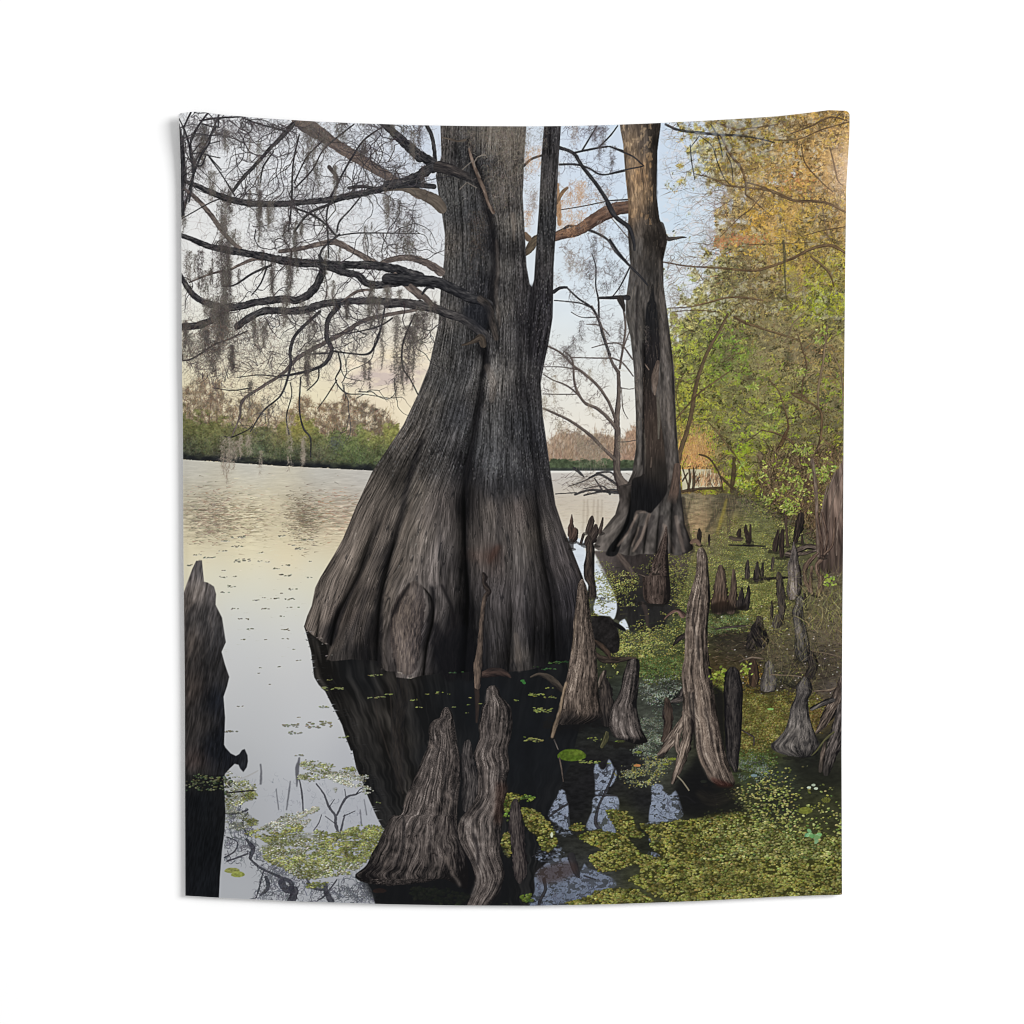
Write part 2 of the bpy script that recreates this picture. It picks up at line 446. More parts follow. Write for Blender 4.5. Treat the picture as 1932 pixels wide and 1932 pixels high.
# ---------------- water (left and behind) ----------------
wat = (YY > shore).astype(np.float32)
wat = np.clip(YY - shore + .5, 0, 1)
WC = idw([(380, 930, 182, 180, 172), (500, 935, 180, 180, 176), (640, 950, 176, 176, 172), (720, 960, 178, 176, 172), (400, 960, 184, 180, 166), (480, 975, 196, 190, 168), (560, 970, 196, 190, 170), (660, 980, 184, 180, 168),
          (380, 1000, 180, 172, 146), (420, 1010, 150, 138, 118), (440, 1040, 140, 128, 110), (400, 1050, 158, 146, 122), (478, 1010, 208, 194, 160), (480, 1040, 212, 198, 160), (510, 1030, 172, 160, 134), (555, 1010, 204, 190, 156), (570, 1050, 214, 200, 164), (600, 1020, 144, 134, 116), (605, 1045, 138, 126, 108), (650, 1020, 172, 156, 134), (690, 1020, 168, 150, 130), (650, 1050, 186, 172, 144),
          (380, 1080, 214, 202, 166), (480, 1080, 218, 206, 168), (590, 1080, 216, 204, 168), (660, 1085, 212, 196, 160), (400, 1110, 220, 208, 172), (500, 1110, 222, 210, 172), (580, 1115, 224, 206, 166), (640, 1130, 208, 202, 174),
          (420, 1150, 206, 204, 184), (520, 1150, 208, 206, 188), (620, 1150, 204, 202, 184), (480, 1200, 202, 202, 188), (580, 1200, 202, 202, 188), (480, 1250, 192, 194, 188), (580, 1250, 196, 197, 188), (480, 1310, 184, 188, 188), (580, 1310, 188, 190, 188),
          (500, 1380, 176, 181, 186), (620, 1380, 180, 183, 188), (500, 1450, 170, 176, 184), (620, 1450, 174, 180, 190), (480, 1520, 160, 168, 178), (600, 1520, 166, 174, 188), (700, 1520, 158, 166, 184),
          (480, 1600, 150, 158, 174), (600, 1600, 152, 162, 184), (720, 1620, 148, 158, 182), (480, 1700, 148, 156, 170), (460, 1770, 150, 160, 176), (600, 1780, 146, 154, 172), (740, 1760, 140, 148, 166),
          (1110, 950, 182, 178, 174), (1180, 960, 188, 184, 176), (1240, 960, 184, 180, 174), (1120, 1010, 180, 168, 150), (1180, 1020, 186, 172, 152), (1130, 1060, 206, 196, 176), (1190, 1060, 196, 184, 162), (1160, 1100, 206, 206, 200), (1180, 1150, 206, 214, 220), (1210, 1200, 204, 216, 228), (1230, 1240, 206, 218, 230), (1370, 950, 176, 168, 150)], 3, 34)
WL = WC.mean(-1, keepdims=True)
WC = (WL + (WC - WL) * (1 - .72 * np.clip((YY - 1180) / 150, 0, 1))[..., None]) * 1.05
comp(wat, WC)
# ripples: short level streaks, stronger in the reflections of the shore trees
rp = fbm(XX / 16 + YY / 30, YY / 1.9, 41, 3) - .5
k = np.exp(-((YY - 1035) / 42) ** 2)
refl = np.clip(np.exp(-((XX - 420) / 60) ** 2) + np.exp(-((XX - 606) / 28) ** 2) + .8 * np.exp(-((XX - 510) / 22) ** 2) + .75 * np.exp(-((XX - 680) / 50) ** 2), 0, 1)
am = (.10 * np.exp(-((YY - 960) / 60) ** 2) + .9 * k * (refl * .75 + .1)) * (XX < 760)
cv *= (1 + rp * am * wat * 1.1)[..., None]
wm = wat * (XX < 730)
for (xc, xs, yc, ys, n, cols, am_) in ((425, 34, 1034, 26, 900, [(112, 98, 84), (140, 110, 96), (104, 104, 88)], .55), (604, 20, 1038, 26, 700, [(100, 92, 80), (120, 104, 84)], .6), (512, 20, 1040, 24, 260, [(134, 122, 100)], .5),
                                  (665, 38, 1024, 24, 480, [(176, 116, 92), (118, 124, 100), (130, 110, 92)], .5), (520, 120, 1050, 40, 600, [(226, 212, 176), (232, 220, 190)], .4), (430, 60, 1000, 20, 260, [(180, 140, 116), (196, 190, 170)], .4)):
    x = rng.normal(size=n) * xs + xc; y = rng.normal(size=n) * ys + yc
    strokes(x, y, rng.normal(size=n) * .12, rng.uniform(4, 14, n), rng.uniform(.6, 1.5, n), jit(cols, n, 10, 5), curv=rng.normal(size=n) * .4, amax=am_, mask=wm)
n = 900
x = rng.uniform(360, 760, n); y = rng.uniform(925, 1010, n)
strokes(x, y, rng.normal(size=n) * .05, rng.uniform(4, 12, n), .8, jit([(164, 162, 156), (206, 202, 190), (150, 148, 142)], n, 6, 2), amax=.3, mask=wm)


def floaters(lst, col, mask=None, up=(200, 200, 190)):
    for (x, y, w) in lst:
        n = max(3, int(w / 2.2))
        xx = x + rng.uniform(-.5, .5, n) * w; yy = y + rng.normal(size=n) * w * .045
        dabs(xx + .4, yy + 1.2, rng.uniform(1.5, 3.6, n), .9, jit(up, n, 5, 2), 0, mask, .35, 1)
        dabs(xx, yy, rng.uniform(1.4, 3.8, n) * (.5 + w / 70), rng.uniform(.35, .75, n) * (.6 + w / 60), jit(col, n, 12, 5), rng.normal(size=n) * .12, mask, .9, 1)


gf = [(530, 245, 110), (520, 322, 80), (560, 430, 130), (145, 467, 60), (300, 405, 90), (865, 240, 60), (890, 462, 70), (890, 540, 95), (1070, 560, 50), (480, 628, 70), (425, 677, 60), (665, 735, 55), (740, 800, 70), (810, 722, 70), (500, 800, 60), (570, 880, 80), (860, 860, 50), (620, 960, 60), (900, 965, 80), (560, 1040, 45), (890, 1033, 50),
      (690, 1258, 40), (845, 1250, 50), (995, 1200, 35), (545, 1552, 50), (410, 558, 60), (830, 490, 60), (760, 440, 40), (1010, 335, 90), (925, 725, 80), (950, 648, 70), (860, 682, 35), (920, 792, 40), (1000, 790, 30), (1075, 435, 30), (420, 505, 35), (500, 552, 30), (720, 715, 30), (210, 385, 60), (410, 355, 60), (700, 365, 40), (950, 310, 25), (700, 433, 40), (957, 1115, 20), (745, 1040, 25), (690, 1300, 25), (770, 1385, 15), (1000, 1640, 30), (1060, 265, 90), (430, 277, 60)]
floaters([(340 + a * K, 1010 + b * K, c * K) for a, b, c in gf], (112, 110, 96))
n = 150
x = rng.uniform(380, 680, n); y = 1060 + 260 * rng.random(n) ** 1.5
strokes(x, y, rng.normal(size=n) * .08, rng.uniform(3, 11, n), .8, jit([(150, 148, 130), (176, 170, 148)], n, 8, 3), amax=.45, mask=wm)
def P(sq, s): return pp(sq, s)


def idw1(S, p=3.0):
    return idw([(a, b, c * 255, 0, 0) for a, b, c in S], p, 16, 1.0)[..., 0]


# ---------------- right bank: woodland foliage ----------------
FR = idw([(1340, 640, 160, 168, 138), (1400, 560, 165, 170, 150), (1450, 330, 150, 140, 100), (1480, 280, 128, 118, 74), (1550, 260, 148, 134, 88), (1620, 250, 158, 138, 92), (1680, 240, 172, 142, 80), (1690, 290, 184, 156, 122), (1400, 320, 170, 168, 128), (1450, 400, 160, 150, 122), (1520, 380, 160, 138, 102), (1600, 350, 166, 138, 84), (1650, 330, 186, 150, 96), (1690, 345, 212, 184, 162),
          (1480, 480, 148, 130, 110), (1520, 440, 170, 144, 76), (1560, 430, 166, 142, 74), (1600, 440, 156, 138, 74), (1660, 440, 148, 130, 84), (1500, 500, 136, 132, 90), (1460, 510, 116, 126, 98), (1600, 520, 146, 136, 74), (1660, 540, 136, 136, 74), (1450, 560, 122, 126, 94), (1520, 560, 126, 118, 90), (1600, 590, 120, 126, 68), (1640, 600, 126, 146, 62), (1680, 640, 116, 116, 80), (1500, 620, 118, 113, 84),
          (1400, 640, 146, 150, 116), (1370, 700, 134, 148, 88), (1420, 680, 112, 126, 80), (1450, 720, 98, 120, 66), (1560, 680, 126, 121, 98), (1520, 760, 116, 120, 78), (1620, 700, 124, 115, 92), (1660, 720, 120, 111, 84), (1370, 800, 130, 144, 76), (1420, 820, 116, 126, 70), (1480, 860, 106, 114, 78), (1540, 850, 110, 120, 74), (1600, 800, 114, 115, 78), (1650, 830, 106, 106, 78),
          (1400, 880, 136, 140, 88), (1385, 925, 190, 150, 110), (1460, 900, 110, 110, 78), (1520, 920, 114, 128, 66), (1590, 920, 76, 76, 58), (1600, 960, 70, 68, 54), (1660, 930, 108, 116, 68), (1660, 980, 104, 98, 76), (1560, 1000, 72, 70, 56), (1530, 980, 108, 112, 60), (1640, 1040, 90, 76, 66), (1680, 1060, 100, 84, 74)], 2.8)
FR = np.clip(FR * np.array([1.04, .985, .9], np.float32), 0, 1)
DEN = idw1([(1330, 300, 0), (1345, 420, 0), (1360, 500, .1), (1350, 580, .25), (1345, 660, .5), (1350, 740, .85), (1345, 850, 1), (1400, 280, .4), (1400, 340, .4), (1400, 400, .06), (1420, 460, .05), (1410, 520, .3), (1420, 600, .6), (1420, 680, 1), (1450, 260, .6), (1470, 300, .9), (1460, 360, .6), (1450, 430, .4), (1460, 480, .75), (1470, 540, .85), (1520, 300, .7), (1540, 350, .6), (1520, 430, .85), (1520, 500, .9),
            (1560, 560, .95), (1600, 260, .7), (1600, 330, .65), (1600, 420, .9), (1600, 500, .95), (1650, 260, .75), (1660, 320, .7), (1690, 400, .8), (1690, 300, .8), (1660, 500, .95), (1500, 650, 1), (1600, 650, 1), (1680, 650, 1), (1450, 800, 1), (1600, 800, 1), (1600, 1000, 1), (1400, 900, 1)], 3)
shr = np.interp(XX, [1300, 1360, 1480, 1520, 1560, 1600, 1640, 1690], [978, 985, 988, 1010, 1040, 1060, 1085, 1110])
shr = shr + (fbm(XX / 9, YY / 40, 50) - .5) * 12
rb = np.clip((XX - 1316) / 20, 0, 1) * np.clip((shr + 3 - YY) / 2, 0, 1)
n1 = fbm(XX / 14, YY / 16, 51, 4)
dm = np.clip((DEN * 1.25 - .15 - (1 - n1 * 1.25)) * 4 + .5, 0, 1) * np.clip(DEN * 6, 0, 1)
dm = np.maximum(dm, np.clip(DEN * 2.2 - 1.35, 0, 1)) * rb
hz = .2 + 1.15 * fbm(XX / 16, YY / 15, 52, 5)
comp(dm * .8, FR * hz[..., None])
LC = np.array([(1, 1, 1)])


def leafy(n, dens, size, cfield, lo, hi, amax=.7, g=5, seg=4, hue=(0, 0, 0)):
    x, y = scatter(dens, n)
    c = cfield[(y - Y0).astype(int).clip(0, H - 1), (x - X0).astype(int).clip(0, W - 1)] * 255
    k = .72 + .5 * vn(x / 20, y / 20, 77)
    c = np.clip(c * (rng.uniform(lo, hi, n) * k)[:, None] + rng.normal(size=(n, 3)) * g + np.array(hue), 0, 255)
    dabs(x, y, rng.uniform(size * .5, size * 1.5, n), rng.uniform(size * .22, size * .55, n), c, rng.uniform(-1.5, 1.5, n), None, amax, seg)


def sprays(n, dens, cf, lo, hi, size=1.5, k=8, amax=.8, thr=None):
    x, y = scatter(dens, n)
    c = cf[(y - Y0).astype(int).clip(0, H - 1), (x - X0).astype(int).clip(0, W - 1)] * 255
    c = c * rng.uniform(lo, hi, (n, 1)) + rng.normal(size=(n, 3)) * 4
    a = rng.uniform(-3.14, 3.14, n); sp = rng.uniform(2, 5.5, n) * size / 1.5
    j = np.arange(k) - (k - 1) / 2
    xx = x[:, None] + np.cos(a)[:, None] * j * sp[:, None] * .45 + rng.normal(size=(n, k)) * 1.1
    yy = y[:, None] + np.sin(a)[:, None] * j * sp[:, None] * .3 + rng.normal(size=(n, k)) * 1.1
    m = n * k
    dabs(xx.ravel(), yy.ravel(), rng.uniform(.6, 1.5, m) * size, rng.uniform(.3, .62, m) * size, np.clip(np.repeat(c, k, 0) * rng.uniform(.88, 1.12, (m, 1)), 0, 255), (np.repeat(a, k) + rng.normal(size=m) * .7), None, amax, 5)


gapm = (fbm(XX / 11, YY / 9, 53, 4) < .44)
leafy(7000, dm * gapm, 2.4, FR, .3, .62, .75)
for rnd in range(2):
    leafy(7000, dm, 1.8, FR, .55, 1.05, .7)
    n = 2600
    x, y = scatter(dm + .08 * rb * (DEN > .04), n)
    c = jit([(88, 76, 64), (120, 104, 86), (140, 126, 100), (60, 52, 44), (104, 88, 66), (52, 46, 40)], n, 10, 4)
    an = np.where(rng.random(n) < .6, rng.normal(size=n) * .45 + np.where(rng.random(n) < .5, 3.1, 0), rng.uniform(-3.1, 0.2, n))
    strokes(x, y, an, rng.uniform(14, 70, n), rng.uniform(.4, .9, n), c, curv=rng.normal(size=n) * .5, wob=.5, amax=.7, mask=rb)
    sprays(1300, dm, FR, .9, 1.4, 1.3)
    for col, wd_, q_n in (((70, 58, 50), (.7, 1.5), 34), ((148, 132, 108), (.5, 1.0), 24), ((112, 98, 84), (.6, 1.2), 40)):
        x, y = scatter(dm * (YY < 960), q_n)
        for xx, yy_ in zip(x, y):
            d = 1 if rng.random() < .35 else -1
            twigs(np.array([[xx, yy_], [xx + 12 * d, yy_ + rng.normal() * 3], [xx + 26 * d, yy_ + rng.normal() * 7]]), 3, (30, 95), wd_, col, base=(0 if d > 0 else 3.14) + rng.normal() * .35, spread=.35, kids=2, kl=.4, amax=.75, curv=.5, wob=.5)
holes = rb * (YY < 640) * (fbm(XX / 8, YY / 7, 54, 4) > .6) * np.clip(1.45 - DEN, 0, 1)
comp(np.clip(blur(holes.astype(np.float32), .6), 0, 1) * .6, (214, 216, 222))
up_ = rb * np.clip((620 - YY) / 60, 0, 1) * np.clip(DEN * 3, 0, 1)
n = 1500
x, y = scatter(up_, n)
strokes(x, y, np.where(rng.random(n) < .75, rng.normal(size=n) * .4 + 3.1, rng.uniform(-3.1, 3.1, n)), rng.uniform(16, 80, n), rng.uniform(.45, 1.0, n), jit([(96, 80, 66), (130, 110, 88), (70, 58, 50), (164, 130, 92)], n, 10, 4), curv=rng.normal(size=n) * .5, wob=.4, amax=.75, mask=rb)
for k in range(34):
    moss(rng.uniform(1440, 1695), rng.uniform(225, 560), rng.uniform(30, 90), rng.uniform(8, 16), None, ((150, 130, 98), (188, 152, 100), (120, 106, 88))[k % 3], .6)
sprays(900, up_ * dm, FR, .95, 1.4, 1.1)
# bright lit leaf sprays
yl = idw1([(1420, 300, .5), (1500, 280, .7), (1680, 250, .8), (1620, 330, .5), (1520, 430, 1), (1560, 440, .9), (1600, 400, .7), (1620, 470, .6), (1380, 540, .4), (1640, 590, 1), (1600, 610, .8), (1560, 640, .3), (1400, 580, .5), (1360, 700, .9), (1380, 760, 1), (1400, 830, .9), (1460, 700, .9), (1500, 740, .7), (1440, 860, .6), (1510, 800, .5), (1550, 840, .9), (1500, 930, .9), (1540, 990, 1), (1570, 1000, .9),
           (1600, 900, .5), (1650, 950, .8), (1660, 760, .7), (1600, 700, .2), (1680, 700, .2), (1560, 700, .2), (1450, 420, .1), (1450, 560, .2), (1660, 860, .4), (1520, 600, .1), (1600, 1060, .0), (1680, 1050, 0)], 3)
yl = np.clip(yl - .25, 0, 1) * dm * (fbm(XX / 10, YY / 10, 55) > .52)
YC = idw([(1500, 280, 150, 148, 70), (1680, 250, 196, 164, 70), (1620, 340, 196, 160, 84), (1540, 430, 206, 174, 64), (1520, 460, 206, 168, 72), (1600, 420, 186, 164, 74), (1400, 560, 172, 182, 112), (1640, 590, 160, 178, 52), (1360, 700, 164, 184, 84), (1380, 800, 158, 172, 74), (1460, 710, 112, 150, 70), (1550, 840, 148, 176, 70), (1510, 930, 146, 176, 50), (1550, 1000, 164, 176, 66), (1650, 950, 156, 182, 60), (1660, 760, 130, 152, 64)], 3)
YL = YC.mean(-1, keepdims=True); YC = (YL + (YC - YL) * .85) * np.array([1.04, 1.0, .88], np.float32)
sprays(1500, yl, YC, .7, 1.1, 1.6)
sprays(90, yl * (YY > 880) * (XX > 1450), YC, .8, 1.05, 2.6)
# rusty sprays
x = np.concatenate([rng.normal(size=160) * 26 + 1490, rng.normal(size=60) * 10 + 1445, rng.normal(size=60) * 30 + 1590]); y = np.concatenate([rng.normal(size=160) * 6 + 480, rng.normal(size=60) * 8 + 485, rng.normal(size=60) * 14 + 368])
dabs(x, y, 2.2, 1.0, jit((190, 120, 88), len(x), 12, 5), rng.normal(size=len(x)), None, .6, 2)
# distant orange cypresses seen low beyond the inlet
m = np.exp(-((XX - 1390) / 26) ** 2 - ((YY - 905) / 30) ** 2) * (XX > 1355) * (YY < 985)
x, y = scatter(m, 1500)
strokes(x, y, -1.57 + rng.normal(size=1500) * .35, rng.uniform(5, 18, 1500), .8, jit([(208, 150, 110), (190, 134, 96), (220, 176, 140), (150, 110, 84)], 1500, 10, 5), amax=.7)
m = poly(P('F', '550,1270 780,1270 780,1295 850,1310 870,1400 560,1440'), False, .6)
comp(m, (186, 182, 176))
n = 160
x = rng.uniform(1385, 1445, n); y = rng.uniform(955, 976, n)
strokes(x, y, -1.4 + rng.normal(size=n) * .35, rng.uniform(8, 26, n), rng.uniform(.8, 2, n), jit([(200, 158, 130), (178, 138, 112), (104, 80, 66), (80, 62, 54)], n, 10, 4), amax=.85)
for a, b in (('600,1440,8 620,1340,10 610,1270,8', 0), ('640,1440,10 650,1350,12 645,1260,6', 0), ('600,1300,6 560,1360,6', 0), ('560,1440,12 700,1420,10 860,1415,12', 0), ('620,1440,7 560,1260,5', 0), ('870,1440,5 850,1320,6 770,1190,7 690,1155,6', 0), ('940,1440,16 955,1300,17 960,1190,16', 0), ('1180,1500,26 1185,1350,24 1160,1150,22', 1), ('990,1440,14 930,1400,10 860,1330,10', 0)):
    limb(P('F', a), [(44, 38, 38), (74, 62, 56), (100, 86, 76)] if not b else BRN, amp=.3, alpha=.85, edge=.3)
# moss curtains in the wood
for (x, y, L, w, c) in ((1448, 360, 60, 18, 0), (1480, 380, 130, 22, 0), (1510, 900, 60, 20, 0), (1570, 470, 70, 10, 2), (1535, 500, 60, 14, 1), (1590, 540, 80, 16, 0), (1560, 620, 60, 20, 0), (1515, 640, 70, 26, 0), (1530, 700, 70, 40, 0), (1350, 640, 60, 10, 2), (1346, 700, 50, 8, 2), (1590, 680, 60, 20, 0), (1480, 300, 50, 16, 1), (1556, 270, 70, 14, 1), (1630, 250, 110, 16, 1), (1660, 300, 160, 22, 1), (1690, 280, 120, 18, 1), (1610, 300, 90, 14, 1), (1500, 560, 90, 18, 0),
                        (1540, 430, 110, 20, 1), (1580, 400, 100, 18, 1), (1455, 440, 60, 12, 0), (1680, 420, 90, 16, 1)):
    moss(x, y, L, w, None, ((136, 124, 108), (196, 158, 104), (116, 108, 96))[c], .6)
# branches of the wood
BW = [(48, 40, 38), (84, 70, 60), (124, 106, 90), (160, 142, 120)]
for s_, sq, cs, al in (
        ('0,860,5 300,1200,8 420,1215,9 600,1245,10 850,1260,11 1100,1280,15 1250,1245,16 1400,1190,16 1560,1110,18 1700,1085,20 1820,1140,16', 'C', BW, 1),
        ('430,150,14 520,190,16 650,210,18 850,230,16 1000,235,14 1150,260,10 1270,290,8', 'C', DARKB, 1),
        ('860,240,14 930,380,15 1010,480,15 1050,600,13 1050,690,10 1100,730,8 1190,810,5', 'C', BW, 1),
        ('650,530,5 800,570,8 900,620,10 1080,640,12 1230,660,16 1330,700,18 1430,740,18 1620,745,17 1730,780,16 1820,825,14', 'C', BW, 1),
        ('780,150,8 840,260,10 870,400,7', 'C', DARKB, 1), ('560,150,6 540,300,5 650,500,0', 'C', DARKB, 0),
        ('620,310,8 630,430,8 655,575,6', 'C', DARKB, 1), ('700,245,6 790,320,7 830,440,7 880,560,6 930,620,5', 'C', DARKB, 1), ('620,330,5 690,240,6', 'C', DARKB, 1),
        ('900,380,6 940,470,6 950,600,5', 'C', DARKB, 1), ('820,135,10 950,180,12 1000,190,8 1300,150,6', 'C', BW, 1),
        ('1060,600,9 1200,640,10 1270,690,8', 'C', BW, 1), ('1270,270,6 1450,265,7 1640,190,8 1850,130,7', 'C', BW, 1), ('1400,220,8 1560,160,9 1700,95,11 1830,120,7', 'C', BW, 1),
        ('1480,300,6 1510,450,9 1640,600,6 1720,670,5', 'C', BW, 1), ('1700,330,8 1730,450,9 1760,580,9 1800,620,7', 'C', BW, 1), ('850,1020,4 1000,870,6 1090,800,6 1190,670,5', 'C', BW, .9),
        ('1060,1080,5 1350,1070,5 1560,1060,5', 'C', BW, .9), ('1500,1010,5 1650,970,6 1820,940,6', 'C', BW, .9), ('1640,780,8 1670,950,8 1700,1060,6', 'C', BRN, .8),
        ('450,1570,6 620,1560,8 750,1530,10 900,1490,12 1050,1490,12 1180,1510,12', 'C', BW, 1), ('480,1600,5 650,1585,6 850,1600,6', 'C', BW, 1), ('1340,1050,12 1350,1150,16 1350,1280,12 1360,1500,6', 'C', [(50, 52, 44), (80, 80, 68), (110, 108, 92)], .8),
        ('1550,1170,14 1640,1240,16 1700,1310,14 1730,1400,10', 'C', BW, .85), ('960,1640,14 1050,1690,14 1150,1710,12', 'C', BW, .85), ('960,90,12 1080,150,14 1300,220,14 1450,270,12', 'F', BW, .8),
        ('910,70,14 850,190,18 770,330,20 710,470,22 660,640,26 630,830,27 600,960,28 560,1080,28 530,1200,30 510,1350,34 490,1480,40', 'F', [(60, 52, 48), (96, 82, 74), (130, 114, 102)], 1),
        ('930,510,6 800,600,8 680,690,10 580,800,9 510,885,8', 'F', BW, 1), ('1540,760,8 1490,700,12 1400,680,10', 'F', BW, 1), ('1400,685,9 1500,740,13 1570,770,14 1630,830,16 1635,950,16 1620,1060,15 1580,1170,16', 'F', BW, 1),
        ('1680,160,12 1660,320,14 1640,480,14 1610,640,14 1610,780,12', 'F', BRN, 1), ('1500,60,8 1420,140,9 1380,230,8 1350,290,6', 'F', BRN, 1), ('1450,230,8 1490,350,8 1520,480,9 1490,590,9 1480,720,8', 'F', BW, 1),
        ('1230,580,7 1300,660,8 1340,770,8 1370,880,10 1380,960,12', 'F', BW, 1), ('1170,965,10 1280,990,12 1380,1040,14 1440,1100,16', 'F', BW, 1), ('1380,940,12 1340,1040,26 1290,1130,16', 'F', [(58, 44, 40), (84, 66, 58), (110, 90, 78)], .9),
        ('1060,1050,4 1170,970,6', 'F', BW, .9), ('740,880,6 850,1010,8 960,1150,10 1040,1280,8', 'F', BW, .8), ('990,780,6 1100,860,6', 'F', BW, .6), ('1730,400,8 1780,500,10 1800,640,10 1795,760,8', 'F', BRN, 1),
        ('560,550,6 510,680,7 540,830,7 560,1000,0', 'F', BW, .7), ('600,1160,5 560,1250,5', 'F', BW, .7)):
    q_ = P(sq, s_)
    q_[:, 2] *= .62
    if al > 0: limb(q_, cs, lit=-.3, amp=.4, alpha=al * .92, edge=.25)
for s_, sq, nn in (('430,150 650,210 850,230 1150,260', 'C', 26), ('860,240 1050,600 1190,810', 'C', 18), ('650,530 1080,640 1330,700 1820,825', 'C', 34), ('300,1200 850,1260 1250,1245 1700,1085', 'C', 40), ('450,1570 900,1490 1180,1510', 'C', 20), ('820,135 1300,150 1850,130', 'C', 40), ('1400,220 1700,95', 'C', 20), ('1640,600 1820,660', 'C', 14)):
    twigs(P(sq, s_), nn, (20, 75), (.6, 1.3), (88, 74, 64), kids=2, amax=.75)
# thin pale twigs around the sky gap
twigs(P('C', '700,900 850,1000 800,1200 650,1300'), 30, (40, 110), (.5, .8), (150, 132, 120), base=3.5, spread=.5, kids=1, amax=.6)
twigs(P('C', '950,650 900,800 1000,950'), 24, (50, 120), (.5, .8), (140, 112, 104), base=2.9, spread=.35, kids=1, amax=.6)
twigs(P('C', '440,1250 460,1500 480,1650'), 40, (20, 70), (.5, .8), (132, 120, 110), base=-.4, spread=.6, kids=1, amax=.6)
# tangle of the lower bank
tang = poly(P('F', '1230,1150 1500,1150 1800,1180 1810,1930 1600,1900 1500,1640 1330,1640 1180,1480 1160,1300'), True, 6)
comp(tang * .55, idw([(1560, 940, 70, 62, 50), (1560, 1010, 50, 44, 38), (1620, 1000, 80, 66, 56), (1660, 1040, 104, 86, 76), (1600, 920, 84, 74, 60), (1640, 940, 92, 84, 64)], 3) * (.7 + .6 * fbm(XX / 8, YY / 12, 58))[..., None])
for col, n, wd in (((44, 36, 34), 500, 1.6), ((134, 110, 94), 500, 1.0), ((170, 146, 126), 260, .8), ((84, 70, 60), 400, 1.2)):
    x, y = scatter(tang, n)
    strokes(x, y, -math.pi / 2 + rng.normal(size=n) * .5 + (1600 - x) / 300, rng.uniform(14, 60, n), wd * rng.uniform(.6, 1.2, n), jit(col, n, 12, 4), curv=rng.normal(size=n) * .7, wob=.7, amax=.75)
x, y = scatter(tang * (YY < 1030), 260)
dabs(x, y, rng.uniform(2, 6, 260), rng.uniform(1, 2.4, 260), jit([(160, 180, 66), (138, 160, 60), (186, 196, 100)], 260, 12, 6), rng.uniform(-1, 1, 260), (fbm(XX / 12, YY / 12, 60) > .5).astype(np.float32), .9, 3)


def spray(sq, cx, cy, n, r, cols=((134, 148, 76), (108, 128, 62), (158, 168, 104))):
    r = r * 1.15
    o = ORG[sq]; cx = o[0] + cx * K; cy = o[1] + cy * K
    a = rng.uniform(0, 6.28, n); d = rng.uniform(.2, 1, n) * r
    x = cx + np.cos(a) * d * 1.5; y = cy + np.sin(a) * d * .8
    dabs(x, y, rng.uniform(1.8, 4, n), rng.uniform(.6, 1.3, n), jit(cols, n, 16, 5), a + rng.normal(size=n) * .5, None, .95, 3)


for col, n, wd in (((52, 43, 38), 300, 1.5), ((150, 130, 110), 420, .9), ((96, 82, 70), 300, 1.1)):
    x, y = scatter(tang * (YY > 880) * (YY < 1120), n)
    strokes(x, y, -math.pi / 2 + rng.normal(size=n) * .6, rng.uniform(14, 60, n), wd * rng.uniform(.6, 1.2, n), jit(col, n, 12, 4), curv=rng.normal(size=n) * .6, wob=.6, amax=.75)
for a in ((1200, 1500, 50, 13), (1380, 1560, 55, 14), (1420, 1600, 30, 10), (1170, 1600, 20, 8), (1490, 1120, 46, 13), (1020, 1230, 20, 8), (1030, 1400, 34, 14), (1120, 1330, 34, 14), (1440, 1360, 34, 12), (1690, 1280, 46, 13), (1640, 1340, 20, 10), (1340, 1420, 26, 10), (1100, 630, 24, 9), (1650, 200, 16, 9), (1620, 270, 20, 8), (1480, 520, 24, 9), (1260, 830, 24, 10), (1380, 1270, 20, 9), (1560, 1300, 30, 12), (1480, 1440, 24, 10), (1240, 950, 24, 9)):
    spray('F', *a)

# colour grade of the wood: gold in the crowns, olive below
gw = (np.clip((XX - 1400) / 120, 0, 1) * np.clip((600 - YY) / 160, 0, 1))[..., None]
gl_ = (rb * np.clip(dm * 1.5, 0, 1))[..., None]
cv *= 1 + gl_ * (np.array([1.03, 1.02, .9], np.float32) - 1) * (1 - gw)
cv *= 1 + gl_ * (np.array([1.05, 1.0, .86], np.float32) - 1) * gw
glow = np.clip(fbm(XX / 40, YY / 60, 57, 3) * 1.8 - .6, 0, 1) * (gw * gl_)[..., 0] * .12
comp(glow, (226, 178, 96))
qs = (gw * gl_)[..., 0] * .16
lm_ = cv.mean(-1, keepdims=True)
cv += (lm_ - cv) * qs[..., None]
hm_ = rb * np.clip((420 - YY) / 120, 0, 1) * np.clip((1600 - XX) / 80, 0, 1) * (fbm(XX / 10, YY / 8, 59, 4) > .54)
comp(blur(hm_.astype(np.float32), 1.2) * .35, (196, 208, 222))

